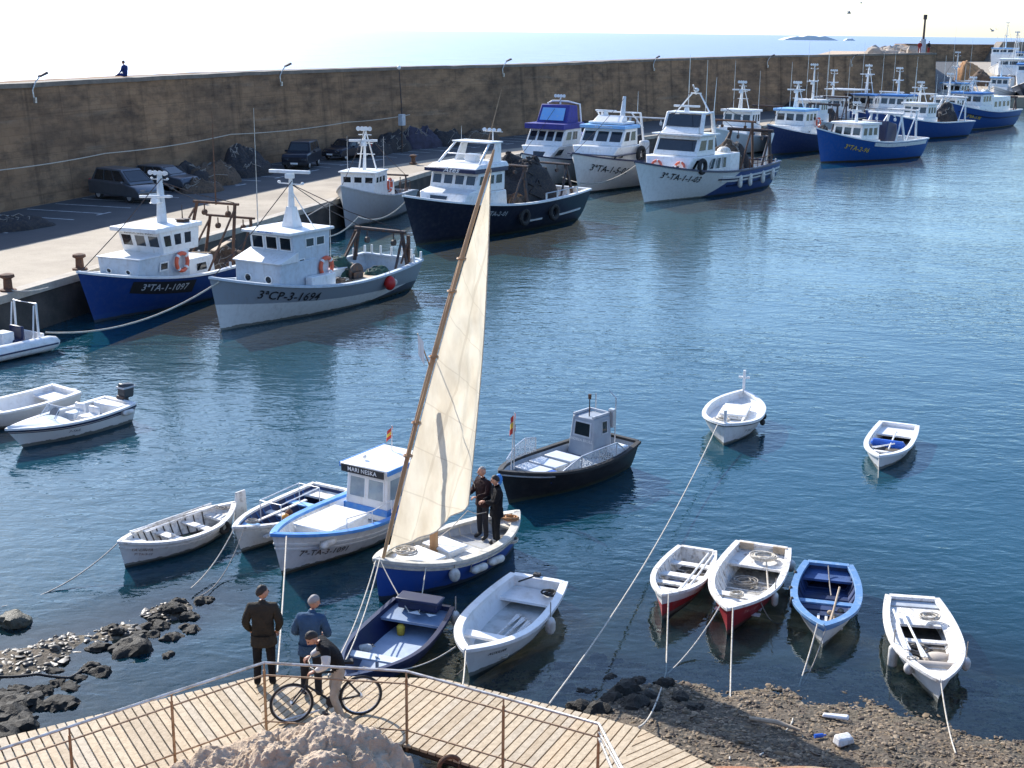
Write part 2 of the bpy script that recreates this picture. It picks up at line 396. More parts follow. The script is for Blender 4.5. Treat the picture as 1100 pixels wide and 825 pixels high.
class Cab:
    """a tapered house: bottom x0..x1 half-width w at z0, top X0..X1 half-width W at z1"""
    def __init__(s, boat, x0, x1, w, z0, X0, X1, W, z1, m, name='cabin', bevel=.03, yc=0., clamp=True):
        s.b = boat; s.c = (x0, x1, w, z0, X0, X1, W, z1); s.yc = yc; s.wf, s.Wf = w, W
        if clamp and not yc:
            u = (x1 + boat.L / 2) / boat.L; sh = boat.sheer(u)
            if z0 < sh:
                s.wf = min(w, max(.1, boat.yin(u, z0, .03)[1])); t = min(1, (sh - z0) / (z1 - z0)); lim = max(.12, boat.yin(u, sh, .03)[1])
                if t < 1 and s.wf + (W - s.wf) * t > lim: s.wf = min(s.wf, max(.1, (lim - W * t) / (1 - t)))
        b = MB(); q = [s.face(k) for k in ('front', 'back')]
        b.hexa([q[1][1], q[0][0], q[0][1], q[1][0]], [q[1][2], q[0][3], q[0][2], q[1][3]])
        s.o = b.build(name, m, boat.root, bevel=bevel)
    def face(s, k):
        x0, x1, w, z0, X0, X1, W, z1 = s.c; f, Fw = s.wf, s.Wf
        q = {'front': [(x1, -f, z0), (x1, f, z0), (X1, Fw, z1), (X1, -Fw, z1)], 'port': [(x1, f, z0), (x0, w, z0), (X0, W, z1), (X1, Fw, z1)],
             'star': [(x0, -w, z0), (x1, -f, z0), (X1, -Fw, z1), (X0, -W, z1)], 'back': [(x0, w, z0), (x0, -w, z0), (X0, -W, z1), (X0, W, z1)]}[k]
        return [Vector(v) + Vector((0, s.yc, 0)) for v in q]
    def uv(s, k, u, v, off=0.):
        a, b, c, d = s.face(k); n = (b - a).cross(d - a).normalized()
        return (a * (1 - u) + b * u) * (1 - v) + (d * (1 - u) + c * u) * v + n * off
    def window(s, k, u0, u1, v0, v1, frame=WHITE, glass=GLASSD, fr=.05, name='window', out=.015):
        b = MB(); a, bb, c, d = s.face(k); du = fr / max(.05, (bb - a).length); dv = fr / max(.05, (d - a).length)
        O = [s.uv(k, u, v, .0) for u, v in ((u0, v0), (u1, v0), (u1, v1), (u0, v1))]; T = [s.uv(k, u, v, out) for u, v in ((u0, v0), (u1, v0), (u1, v1), (u0, v1))]
        I = [s.uv(k, u, v, out) for u, v in ((u0 + du, v0 + dv), (u1 - du, v0 + dv), (u1 - du, v1 - dv), (u0 + du, v1 - dv))]
        G = [s.uv(k, u, v, .004) for u, v in ((u0 + du, v0 + dv), (u1 - du, v0 + dv), (u1 - du, v1 - dv), (u0 + du, v1 - dv))]
        fs = []
        for i in range(4):
            j = (i + 1) % 4; fs += [(i, j, 4 + j, 4 + i), (4 + i, 4 + j, 8 + j, 8 + i), (8 + i, 8 + j, 12 + j, 12 + i)]
        b.add(O + T + I + G, fs, 0); b.add(G, [(0, 1, 2, 3)], 1)
        return b.build(name, [frame, glass], s.o, smooth=0)
    def windows(s, k, n, u0, u1, v0, v1, gap=.05, **kw):
        w = (u1 - u0 - gap * (n - 1)) / n
        for i in range(n): s.window(k, u0 + i * (w + gap), u0 + i * (w + gap) + w, v0, v1, **kw)
    def port(s, k, u, v, r=.11, frame=WHITE):
        c = s.uv(k, u, v, .015); a, bb, cc, d = s.face(k); ex = (bb - a).normalized(); ey = (d - a).normalized(); b = MB()
        b.tube([c + (ex * math.cos(t * math.pi / 8) + ey * math.sin(t * math.pi / 8)) * r for t in range(16)], .025, 6, 0, closed=True)
        b.add([c - (c - s.uv(k, u, v, .006)) + (ex * math.cos(t * math.pi / 8) + ey * math.sin(t * math.pi / 8)) * r for t in range(16)], [tuple(range(16))], 1)
        return b.build('porthole', [frame, GLASSD], s.o)
    def roof(s, m, over=.12, th=.09, front=None, name='roof', slope=0.):
        x0, x1, w, z0, X0, X1, W, z1 = s.c; f = over if front is None else front
        b = MB(); b.hexa([(X0 - over, -W - over, z1 + .003), (X1 + f, -W - over, z1 + .003 + slope), (X1 + f, W + over, z1 + .003 + slope), (X0 - over, W + over, z1 + .003)],
                         [(X0 - over, -W - over, z1 + th), (X1 + f, -W - over, z1 + th + slope), (X1 + f, W + over, z1 + th + slope), (X0 - over, W + over, z1 + th)])
        if s.yc: b.v = [v + Vector((0, s.yc, 0)) for v in b.v]
        return b.build(name, m, s.o, bevel=.025)
    def door(s, k, u0, u1, v1, m=LGREY):
        b = MB(); q = [s.uv(k, u, v, .02) for u, v in ((u0, .02), (u1, .02), (u1, v1), (u0, v1))]; q0 = [s.uv(k, u, v, 0) for u, v in ((u0, .02), (u1, .02), (u1, v1), (u0, v1))]
        b.hexa(q0, q); o = b.build('door', m, s.o); return o
    def text(s, body, size, k, u, v, m=TEXTB, off=.012, shear=0.):
        a, bb, c, d = s.face(k); return flat_text(body, size, s.uv(k, u, v, off), bb - a, d - a, s.o, m, 'name_lettering', shear)

def mast_column(boat, x, z0, h, m=WHITE, r0=.16, r1=.06, radar=True, lights=True, arm=.0, lean=0., bars=2, y=0.):
    b = MB(); top = Vector((x + lean, y, z0 + h)); b.tube([(x, y, z0 - .02), (x + lean * .5, y, z0 + h * .5), top], [r0, (r0 + r1) / 2, r1], 10)
    for i in range(bars):
        f = .55 + .35 * i / max(1, bars - 1); c = Vector((x + lean * f, y, z0 + h * f)); w = .55 - .15 * i; b.tube([c - Vector((0, w, 0)), c + Vector((0, w, 0))], .025, 6)
        for sg in (-1, 1): b.ball(c + Vector((0, sg * w, .05)), .06, 8, 5)
    o = b.build('mast', m, boat.root)
    if radar:
        f = .45; c = Vector((x + lean * f + .35, y, z0 + h * f)); b = MB()
        b.box(c + Vector((-.1, 0, -.02)), (.6, .3, .05)); b.tube([c + Vector((0, 0, 0)), c + Vector((0, 0, .22))], [.2, .17], 12); b.box(c + Vector((0, 0, .3)), (.16, 1.25, .12), rz=.5)
        b.build('radar', WHITE2, o, bevel=.02)
    if lights:
        b = MB(); b.tube([top - Vector((0, .4, -.03)), top + Vector((0, .4, .03))], .03, 6)
        for k in (-.36, -.12, .12, .36):
            c = top + Vector((.06, k, .12)); M = Matrix.Rotation(R(65), 3, 'Y'); b.tube([c - Vector((.09, 0, .03)), c + Vector((.07, 0, -.02))], [.05, .13], 10)
        b.build('floodlight', WHITE2, o)
    return o
def mast_tripod(boat, x, z0, h, m=WHITE, spread=.55, radar=True, lights=True, r=.05):
    b = MB(); top = Vector((x, 0, z0 + h))
    for dx, dy in ((.35, 0), (-.45, spread), (-.45, -spread)): b.tube([(x + dx, dy, z0 - .02), top - Vector((0, -dy * .12, 0))], [r, r * .7], 7)
    b.tube([(x, 0, z0), (x, 0, z0 + h * 1.1)], r * 1.2, 8)
    for f in (.4, .68, .9):
        w = spread * (1.05 - f * .55) + .1; b.tube([(x - .3 * (1 - f), -w, z0 + h * f), (x - .3 * (1 - f), w, z0 + h * f)], r * .6, 6)
    o = b.build('mast', m, boat.root)
    if radar:
        b = MB(); c = Vector((x + .3, 0, z0 + h * .62)); b.tube([c, c + Vector((0, 0, .25))], [.22, .18], 12); b.box(c + Vector((0, 0, .32)), (.18, 1.7, .13), rz=.3); b.build('radar', WHITE2, o, bevel=.02)
    if lights:
        b = MB()
        for k in (-.36, -.12, .12, .36):
            c = top + Vector((.06, k, .15)); b.tube([c - Vector((.09, 0, .03)), c + Vector((.07, 0, -.02))], [.05, .14], 10)
        b.tube([top + Vector((0, -.4, .04)), top + Vector((0, .4, .04))], .03, 6); b.build('floodlight', WHITE2, o)
    return o
def whip(boat, p, h, r=.018, m=None, lean=(0, 0), name='whip_antenna'):
    p = Vector(p); b = MB(); b.tube([p, p + Vector((lean[0] * .5, lean[1] * .5, h * .5)), p + Vector((lean[0], lean[1], h))], [r, r * .8, r * .4], 6); return b.build(name, m or ALU, boat.root)
def gantry(boat, x, w, z0, h, m=STEEL, r=.07, lean=.3, name='stern_gantry', pulley=True):
    b = MB()
    for sg in (1, -1):
        b.tube([(x, sg * w, z0), (x - lean, sg * w * .8, z0 + h)], r, 7); b.tube([(x + h * .55, sg * w, z0), (x - lean * .8, sg * w * .83, z0 + h * .9)], r * .7, 6)
    b.tube([(x - lean, -w * .95, z0 + h), (x - lean, w * .95, z0 + h)], r, 7)
    if pulley:
        for sg in (1, -1):
            c = Vector((x - lean, sg * w * .5, z0 + h - .1)); b.tube([c, c - Vector((0, 0, .35))], .03, 5); b.tube([c + Vector((0, -.05, -.45)), c + Vector((0, .05, -.45))], .16, 10)
    return b.build(name, m, boat.root)
def rails(boat, pts, h, m=ALU, r=.018, name='guard_rail', mid=True, step=1):
    b = MB(); P = [Vector(p) for p in pts]; up = Vector((0, 0, h))
    b.tube([p + up for p in P], r, 6)
    if mid: b.tube([p + up * .5 for p in P], r * .8, 6)
    for p in P[::step]: b.tube([p, p + up], r, 6)
    return b.build(name, m, boat.root)

def lifebuoy(label, c, normal, Rr=.36, m=ORANGE):
    n = Vector(normal).normalized(); q = Vector((0, 1, 0)).rotation_difference(n).to_matrix()
    b = MB(); b.ring((0, 0, 0), Rr, .085, 'Y', 24, 8, 0, q)
    for k in range(4):
        a = k * math.pi / 2 + .78; p = q @ Vector((math.cos(a) * Rr, 0, math.sin(a) * Rr)); t = q @ Vector((-math.sin(a), 0, math.cos(a)))
        b.tube([p - t * .05, p + t * .05], .094, 8, 1)
    o = b.build('lifebuoy', [m, WHITE], loc=Vector(c) + n * .09); return tag(o, label, 'lifebuoy', 'lifebuoys on the fishing boats')
def fender(label, c, length=.5, r=.11, axis=(0, 0, 1), m=None, cord=.3):
    a = Vector(axis).normalized(); b = MB(); L = length / 2
    b.tube([a * -L, a * (-L + r * .4), a * (-L + r), a * (L - r), a * (L - r * .4), a * L], [r * .3, r * .75, r, r, r * .75, r * .3], 12)
    b.tube([a * L, a * (L + .05), Vector((0, 0, L + cord)) if abs(a.z) > .5 else a * L + Vector((0, 0, cord))], .012, 5, 1)
    o = b.build('fender', [m or FENDER, ROPED], loc=c, smooth=50); return tag(o, label, 'fender', 'fenders hanging from the boats')
def ball_fender(label, c, r=.17, m=None):
    b = MB(); b.ball((0, 0, 0), (r, r, r * 1.25), 14, 9); b.tube([(0, 0, r * 1.2), (0, 0, r * 2.2)], .012, 5, 1)
    return tag(b.build('fender', [m or FENDER, ROPED], loc=c, smooth=60), label, 'fender', 'fenders hanging from the boats')
def tyre(label, c, normal, Rr=.34, r=.12, name='tyre_fender'):
    q = Vector((0, 1, 0)).rotation_difference(Vector(normal).normalized()).to_matrix(); b = MB(); b.ring((0, 0, 0), Rr, r, 'Y', 20, 8, 0, q)
    return tag(b.build(name, BLACK, loc=c), label, 'tyre', 'tyres hung as fenders')

def fbm(p, s, k=4):
    v = 0.; a = 1.; q = Vector(p) * s
    for _ in range(k): v += a * noise.noise(q); q = q * 2.03 + Vector((3.1, 1.7, 4.2)); a *= .5
    return v
def heap(name, label, cat, loc, rx, ry, h, m, seed=0, rz=0., group=None, n=26, rough=.35, ropes=0, rm=None, flat=1.4):
    """an uneven pile of netting; loose cords lie over it"""
    b = MB(); vs = []; fs = []; so = Vector((seed * 7.7, seed * 3.1, seed))
    M = 44; K = n
    def P(i, j):
        r = j / K; a = 2 * math.pi * i / M; rr = 1 + .22 * noise.noise(Vector((math.cos(a) * 1.5, math.sin(a) * 1.5, seed)))
        x = math.cos(a) * r * rx * rr; y = math.sin(a) * r * ry * rr; z = h * max(0., 1 - r ** (2 * flat)) ** .8
        k = fbm(Vector((x, y, z * .6)) + so, 1.1 / max(.7, h), 3); z2 = max(-.02, z * (1 + rough * k * 1.1) + rough * .30 * max(.5, h * .6) * fbm(Vector((x, y, 0)) + so, 4.5 / max(.8, h), 4) * (1 - r ** 6))
        return Vector((x + .12 * h * k, y + .1 * h * k, z2))
    vs.append(P(0, 0)); vs[0] = Vector((0, 0, vs[0].z))
    for j in range(1, K + 1):
        for i in range(M): vs.append(P(i, j))
    for i in range(M): fs.append((0, 1 + i, 1 + (i + 1) % M))
    for j in range(K - 1):
        for i in range(M): fs.append((1 + j * M + i, 1 + (j + 1) * M + i, 1 + (j + 1) * M + (i + 1) % M, 1 + j * M + (i + 1) % M))
    b.add(vs, fs, 0); rnd = random.Random(seed)
    for _ in range(ropes):
        a = rnd.uniform(0, 6.28); j0 = rnd.uniform(.2, .9); pts = []
        for t in range(10):
            a += rnd.uniform(-.25, .4); j0 = min(.98, max(.05, j0 + rnd.uniform(-.12, .12))); p = P(int(a / 6.2832 * M) % M, j0 * K); pts.append(p + Vector((0, 0, .03 * h)))
        b.tube(pts, .018 * max(1, h), 5, 1)
    o = b.build(name, [m, rm or ROPED], loc=loc, rz=rz, smooth=55); return tag(o, label, cat, group)
def rope(label, p, q, sag=.3, r=.016, m=None, n=14, name='mooring_rope', cat='rope', group='mooring ropes', via=()):
    P = [Vector(p)] + [Vector(v) for v in via] + [Vector(q)]; pts = []
    for a, c in zip(P[:-1], P[1:]):
        s = sag * (c - a).length / max(.1, (P[-1] - P[0]).length)
        for i in range(n + 1):
            t = i / n; pt = a.lerp(c, t); pt.z -= s * 4 * t * (1 - t); 
            if not pts or (pt - pts[-1]).length > 1e-4: pts.append(pt)
    b = MB(); o0 = pts[0].copy(); b.tube([x - o0 for x in pts], r, 6); return tag(b.build(name, m or ROPE, loc=o0, smooth=80), label, cat, group)
def coil(label, c, Rr=.16, turns=4, r=.014, m=None, seed=1, name='rope_coil', group='coils of rope in the boats'):
    rnd = random.Random(seed); pts = []
    for i in range(turns * 14):
        a = i * 2 * math.pi / 14; k = Rr * (1 + .25 * math.sin(i * .31 + seed)) ; pts.append((math.cos(a) * k + .05 * math.sin(i * .13), math.sin(a) * k * .85, .012 + .02 * (i / 14) * .6 + rnd.uniform(0, .01)))
    b = MB(); b.tube(pts, r, 5); return tag(b.build(name, m or ROPE, loc=c, smooth=80), label, 'rope', group)
# ------------------------------------------------------------ light and sky
SUN_AZ, SUN_EL = -35.0, 31.0
sd = Vector((math.sin(R(SUN_AZ)) * math.cos(R(SUN_EL)), math.cos(R(SUN_AZ)) * math.cos(R(SUN_EL)), math.sin(R(SUN_EL))))
w = bpy.data.worlds.new('World'); sc.world = w; w.use_nodes = True
bg = w.node_tree.nodes['Background']; sky = w.node_tree.nodes.new('ShaderNodeTexSky'); sky.sky_type = 'NISHITA'
sky.sun_disc = False; sky.sun_elevation = R(SUN_EL); sky.sun_rotation = R(SUN_AZ); sky.air_density = 1.0; sky.dust_density = .8; sky.ozone_density = 3.0
wb = w.node_tree.nodes.new('ShaderNodeMix'); wb.data_type = 'RGBA'; wb.blend_type = 'MULTIPLY'; wb.inputs[0].default_value = 1; wb.inputs[7].default_value = (.91, .98, 1.09, 1)  # white balance of the sky light
w.node_tree.links.new(sky.outputs[0], wb.inputs[6]); w.node_tree.links.new(wb.outputs[2], bg.inputs[0]); bg.inputs[1].default_value = .15
sl = bpy.data.lights.new('sun', 'SUN'); sl.energy = 4.4; sl.angle = R(.53); sl.color = (1, .95, .87)
so = bpy.data.objects.new('sun', sl); col.objects.link(so); so.rotation_euler = sd.to_track_quat('Z', 'Y').to_euler(); so.location = (-60, 90, 70)
vs_ = sc.view_settings; vs_.view_transform = 'Standard'; vs_.look = 'None'; vs_.exposure = .80; vs_.gamma = 1; vs_.use_curve_mapping = False
sc.cycles.max_bounces = 8; sc.cycles.transparent_max_bounces = 12; sc.cycles.caustics_reflective = False; sc.cycles.caustics_refractive = False
sc.cycles.sample_clamp_indirect = 4.0
try: sc.cycles.use_denoising = True
except Exception: pass

# ------------------------------------------------------------ shore and sea bed
def lerp_poly(x, P):
    if x <= P[0][0]: return P[0][1]
    for (a, b), (c, d) in zip(P[:-1], P[1:]):
        if x <= c: return b + (d - b) * (x - a) / (c - a)
    return P[-1][1]
SHORE = [(-30, 15.5), (-9, 16.4), (-3, 17.6), (-.6, 18.4), (.4, 19.6), (1.4, 20.9), (2.6, 21.5), (4.0, 21.4), (5.6, 20.9), (7.2, 20.4), (8.4, 19.5), (10, 18.0), (14, 16), (40, 13)]
def seg_d(x, y, a, b):
    ax, ay = a; bx, by = b; t = max(0, min(1, ((x - ax) * (bx - ax) + (y - ay) * (by - ay)) / ((bx - ax) ** 2 + (by - ay) ** 2)))
    return math.hypot(x - ax - t * (bx - ax), y - ay - t * (by - ay)), t
def tz(x, y):
    S = lerp_poly(x, SHORE) + .35 * noise.noise(Vector((x * .7, y * .7, 3)))
    d = S - y
    z = d * .11 if d > 0 else max(-3.2, d * .095 if d > -3.5 else -.3325 + (d + 3.5) * .36)
    if d > 0: z = min(z, .42) if y > 17.75 else max(min(z, .42) + (17.75 - y) * .3, min(.78, min(z, .42) + (17.75 - y) * 2.2))
    if x < 0:
        dd, t = seg_d(x, y, (-10.5, 20.4), (-6.3, 24.7)); k = .075 - .075 * t + .15 * noise.noise(Vector((x * 1.1, y * 1.1, 9))) - dd * dd * (.20 if t < .5 else .42)
        z = max(z, k) if k > -1.5 else z
    if y > 15: z += .05 * noise.noise(Vector((x * 1.7, y * 1.7, 0))) + .03 * noise.noise(Vector((x * 5, y * 5, 2)))
    if y < 15.5: z += .5 * (15.5 - y) * .12 * noise.noise(Vector((x * .35, y * .35, 5)))
    return z
def ground_mat():
    m, n, l = _nodes('shore_ground'); b = n['Principled BSDF']
    a = _noise(n, l, 1.3, 6); c = _noise(n, l, 14, 5); e = _noise(n, l, .8, 4)
    cc = _mix(n, l, _ramp(n, l, a.outputs['Fac'], .4, .62), (.10, .068, .038), (.042, .034, .02))
    cc = _mix(n, l, _ramp(n, l, c.outputs['Fac'], .4, .65, 0, .7), cc, (.19, .15, .105))
    tc = n.new('ShaderNodeTexCoord'); sp = n.new('ShaderNodeSeparateXYZ'); l.new(tc.outputs['Object'], sp.inputs[0])
    deep = _ramp(n, l, sp.outputs['Z'], .06, -.35)
    weed = _mix(n, l, _ramp(n, l, e.outputs['Fac'], .42, .6), (.40, .33, .19), (.19, .165, .085))
    cc = _mix(n, l, deep, cc, weed)
    soil = _ramp(n, l, sp.outputs['Z'], .45, .6)
    cc = _mix(n, l, soil, cc, _mix(n, l, _ramp(n, l, a.outputs['Fac'], .4, .6), (.30, .12, .055), (.33, .22, .13)))
    l.new(cc, b.inputs['Base Color']); b.inputs['Roughness'].default_value = .85
    bp = n.new('ShaderNodeBump'); bp.inputs['Strength'].default_value = .8; bp.inputs['Distance'].default_value = .06
    l.new(c.outputs['Fac'], bp.inputs['Height']); l.new(bp.outputs[0], b.inputs['Normal']); return m
b = MB(); xs = [-40 + i * 2 for i in range(9)] + [-22 + i * .25 for i in range(1, 161)] + [18 + i * 3 for i in range(1, 8)]
ys = [-14 + i * 2 for i in range(14)] + [12.5 + i * .2 for i in range(1, 120)] + [36.3 + i * 1.5 for i in range(1, 6)]
vs = [(x, y, tz(x, y)) for y in ys for x in xs]; nx = len(xs)
b.add(vs, [(j * nx + i, j * nx + i + 1, (j + 1) * nx + i + 1, (j + 1) * nx + i) for j in range(len(ys) - 1) for i in range(nx - 1)])
tag(b.build('shore_ground', ground_mat(), smooth=60), kind='structure')

# ------------------------------------------------------------ water: one sheet, harbour to horizon
def water_mat(name='sea_water', grough=.05, body_c=(.007, .058, .086, 1), tint=(.90, .98, 1, 1)):
    m, n, l = _nodes(name); out = n['Material Output']; n.remove(n['Principled BSDF'])
    tc = n.new('ShaderNodeTexCoord')
    def wv(scale, sx, sy, rot, detail, rough=.55):
        mp = n.new('ShaderNodeMapping'); mp.inputs['Scale'].default_value = (sx, sy, 1); mp.inputs['Rotation'].default_value = (0, 0, R(rot))
        t = n.new('ShaderNodeTexNoise'); t.inputs['Scale'].default_value = scale; t.inputs['Detail'].default_value = detail; t.inputs['Roughness'].default_value = rough
        t.inputs['Distortion'].default_value = .4
        l.new(tc.outputs['Object'], mp.inputs[0]); l.new(mp.outputs[0], t.inputs['Vector']); return t.outputs['Fac']
    def mth(op, x, y):
        k = n.new('ShaderNodeMath'); k.operation = op
        for s, v in ((k.inputs[0], x), (k.inputs[1], y)):
            if isinstance(v, (int, float)): s.default_value = v
            else: l.new(v, s)
        return k.outputs[0]
    gust = _ramp(n, l, wv(.06, 1, 1, 0, 3), .38, .62, .55, 1.15)
    h = mth('ADD', mth('MULTIPLY', wv(1.5, .75, 1.35, 20, 2.5), .042), mth('MULTIPLY', wv(4.2, .8, 1.3, -14, 2), .016))
    h = mth('ADD', h, mth('MULTIPLY', wv(.45, .8, 1.2, 35, 2), .05))
    h = mth('MULTIPLY', h, gust)
    da = n.new('ShaderNodeAttribute'); da.attribute_name = 'depth'; h = mth('MULTIPLY', h, _ramp(n, l, da.outputs['Fac'], 0., 1.2, .3, 1.))
    bp = n.new('ShaderNodeBump'); bp.inputs['Strength'].default_value = 1.; bp.inputs['Distance'].default_value = 1.; l.new(h, bp.inputs['Height'])
    fr = n.new('ShaderNodeFresnel'); fr.inputs['IOR'].default_value = 1.35; l.new(bp.outputs[0], fr.inputs['Normal'])
    gl = n.new('ShaderNodeBsdfGlossy'); gl.inputs['Roughness'].default_value = grough; l.new(bp.outputs[0], gl.inputs['Normal'])
    gl.inputs[0].default_value = tint
    df = n.new('ShaderNodeBsdfDiffuse'); df.inputs[0].default_value = body_c
    tr = n.new('ShaderNodeBsdfTransparent'); tr.inputs[0].default_value = (.86, .94, .90, 1)
    at_ = n.new('ShaderNodeAttribute'); at_.attribute_name = 'depth'
    op = mth('SUBTRACT', 1., mth('POWER', 2.718, mth('MULTIPLY', at_.outputs['Fac'], -.50)))
    body = n.new('ShaderNodeMixShader'); l.new(op, body.inputs[0]); l.new(tr.outputs[0], body.inputs[1]); l.new(df.outputs[0], body.inputs[2])
    mx = n.new('ShaderNodeMixShader'); l.new(fr.outputs[0], mx.inputs[0]); l.new(body.outputs[0], mx.inputs[1]); l.new(gl.outputs[0], mx.inputs[2])
    l.new(mx.outputs[0], out.inputs[0]); return m
X0, X1, Y0, Y1, ST = -22., 18., 12., 36., .4
b = MB(); nx = int((X1 - X0) / ST) + 1; ny = int((Y1 - Y0) / ST) + 1
vs = [(X0 + i * ST, Y0 + j * ST, 0) for j in range(ny) for i in range(nx)]
fs = [(j * nx + i, j * nx + i + 1, (j + 1) * nx + i + 1, (j + 1) * nx + i) for j in range(ny - 1) for i in range(nx - 1)]
nv = len(vs); BIG = 26000.
vs += [(-BIG, -BIG, 0), (BIG, -BIG, 0), (BIG, BIG, 0), (-BIG, BIG, 0)]
c00, c10, c11, c01 = 0, nx - 1, nx * ny - 1, nx * (ny - 1)
fs += [(nv, nv + 1) + tuple(range(c10, c00 - 1, -1)), (nv + 1, nv + 2) + tuple(range(c11, c10 - 1, -nx)), (nv + 2, nv + 3) + tuple(range(c01, c11 + 1)), (nv + 3, nv) + tuple(range(c00, c01 + 1, nx))]
b.add(vs, fs); wo = b.build('water', water_mat(), smooth=0); tag(wo, kind='structure')
atr = wo.data.attributes.new('depth', 'FLOAT', 'POINT')
for i, v in enumerate(wo.data.vertices):
    atr.data[i].value = max(0., -tz(v.co.x, v.co.y)) if (i < nv and 15 < v.co.y) else 3.2
    if i < nv and (v.co.y > 33 or abs(v.co.x + 2) > 18): atr.data[i].value = 3.2

# ------------------------------------------------------------ quay, parking strip, breakwater wall
ZQ = 1.6
W = [(-46, 14), (-35.5, 46), (-27.0, 71), (-23.0, 84), (-17.4, 100), (-9.9, 114.5), (-.4, 128), (15.2, 152.5), (29, 172), (62, 201)]
Q = [(-36, -14), (-24.2, 27), (-18.67, 47.58), (-9.92, 78.81), (-5.5, 95.8), (2, 112), (14, 131), (30, 150), (50, 170), (64, 187), (75, 210), (88, 250), (125, 335), (222, 560)]
W2 = [(62, 201), (154, 545), (192, 558), (232, 568)]
def conc_mat(name, a, c, scale=.6, rough=.85, fine=18, bump=.35):
    m, n, l = _nodes(name); b = n['Principled BSDF']
    t = _noise(n, l, scale, 7, .65); f = _noise(n, l, fine, 4)
    cc = _mix(n, l, _ramp(n, l, t.outputs['Fac'], .38, .66), a, c)
    cc = _mix(n, l, _ramp(n, l, f.outputs['Fac'], .35, .7, 0, .35), cc, tuple(x * .6 for x in c))
    l.new(cc, b.inputs['Base Color']); b.inputs['Roughness'].default_value = rough
    bp = n.new('ShaderNodeBump'); bp.inputs['Strength'].default_value = bump; bp.inputs['Distance'].default_value = .03; l.new(f.outputs['Fac'], bp.inputs['Height']); l.new(bp.outputs[0], b.inputs['Normal']); return m
QUAYM = conc_mat('quay_concrete', (.46, .385, .285), (.30, .245, .18), .28)
ASPH = conc_mat('asphalt', (.060, .062, .066), (.085, .085, .085), .5)
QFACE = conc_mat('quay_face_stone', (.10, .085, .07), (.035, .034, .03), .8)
b = MB()
bp_ = W + W2[1:]
vs = [(x, y, ZQ) for x, y in Q]; vs2 = [(x, y, ZQ) for x, y in bp_]
# strip between quay edge and wall foot, triangulated as a fan of quads by shared fraction
def resample(P, k):
    L = [0.]
    for (a, c), (d, e) in zip(P[:-1], P[1:]): L.append(L[-1] + math.hypot(d - a, e - c))
    out = []
    for i in range(k + 1):
        s = L[-1] * i / k; j = max(q for q in range(len(L)) if L[q] <= s + 1e-9); j = min(j, len(P) - 2); t = (s - L[j]) / (L[j + 1] - L[j])
        out.append((P[j][0] + (P[j + 1][0] - P[j][0]) * t, P[j][1] + (P[j + 1][1] - P[j][1]) * t))
    return out
poly = [(x, y, ZQ) for x, y in Q] + [(x, y, ZQ) for x, y in reversed(bp_)]
b.add(poly, [tuple(range(len(poly)))])
qo = b.build('quay', QUAYM, smooth=0); tag(qo, kind='structure')
bm = bmesh.new(); bm.from_mesh(qo.data); bmesh.ops.triangulate(bm, faces=bm.faces[:]); bm.to_mesh(qo.data); bm.free()
b = MB(); QR = resample(Q, 160); vs = []
for i, (x, y) in enumerate(QR):
    a = QR[min(i + 1, 160)]; c = QR[max(i - 1, 0)]; dx, dy = a[0] - c[0], a[1] - c[1]; k = math.hypot(dx, dy); nxx, nyy = dy / k, -dx / k
    j = .06 * noise.noise(Vector((i * .7, 0, 0)))
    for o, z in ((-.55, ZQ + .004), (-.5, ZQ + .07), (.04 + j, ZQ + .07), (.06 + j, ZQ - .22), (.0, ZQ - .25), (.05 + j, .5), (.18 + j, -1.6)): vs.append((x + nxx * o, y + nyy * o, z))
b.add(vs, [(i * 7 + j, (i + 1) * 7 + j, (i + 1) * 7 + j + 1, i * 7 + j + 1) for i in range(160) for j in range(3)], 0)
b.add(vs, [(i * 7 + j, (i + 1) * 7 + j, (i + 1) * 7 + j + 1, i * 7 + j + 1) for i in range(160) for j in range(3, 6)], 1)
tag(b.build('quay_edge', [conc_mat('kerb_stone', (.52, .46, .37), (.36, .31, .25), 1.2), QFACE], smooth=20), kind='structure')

def off_poly(P, d):
    out = []
    for i, (x, y) in enumerate(P):
        a = P[min(i + 1, len(P) - 1)]; c = P[max(i - 1, 0)]; dx, dy = a[0] - c[0], a[1] - c[1]; k = math.hypot(dx, dy); out.append((x + dy / k * d, y - dx / k * d))
    return out
b = MB(); A = off_poly(W, .05); C = off_poly(W, 8.2)
b.add([(x, y, ZQ + .004) for x, y in A] + [(x, y, ZQ + .004) for x, y in C], [(i, i + len(W), i + len(W) + 1, i + 1) for i in range(len(W) - 1)])
tag(b.build('parking_strip', ASPH, smooth=0), kind='structure')
b = MB(); b.add([(62.5, 199.5, ZQ + .004), (154.5, 545, ZQ + .004), (176, 548, ZQ + .004), (70.5, 205, ZQ + .004)], [(0, 3, 2, 1)]); tag(b.build('far_shade_strip', ASPH, smooth=0), kind='structure')  # dark asphalt sheet standing in for the shade beside the far wall
LINEP = mat('worn_line_paint', (.62, .62, .60), (.3, .3, .3), rough=.8, scale=2.5, lo=.45, hi=.7)
b = MB(); WR = resample(W[1:7], 36); A = off_poly(WR, .4); C = off_poly(WR, 5.2)
for i in range(0, 37):
    p = Vector((*A[i], ZQ + .009)); q = Vector((*C[i], ZQ + .009)); d = (q - p).normalized(); s = Vector((-d.y, d.x, 0)) * .07
    b.add([p - s, q - s, q + s, p + s], [(0, 1, 2, 3)]); t = q + s * 9; t2 = q - s * 9; e = d * .07; b.add([t2 - e, t2 + e, t + e, t - e], [(0, 1, 2, 3)]) if i % 2 else None
for i in range(0): pass
mo = b.build('parking_bay_markings', LINEP, smooth=0); tag(mo, kind='structure')
for v in mo.data.vertices: pass

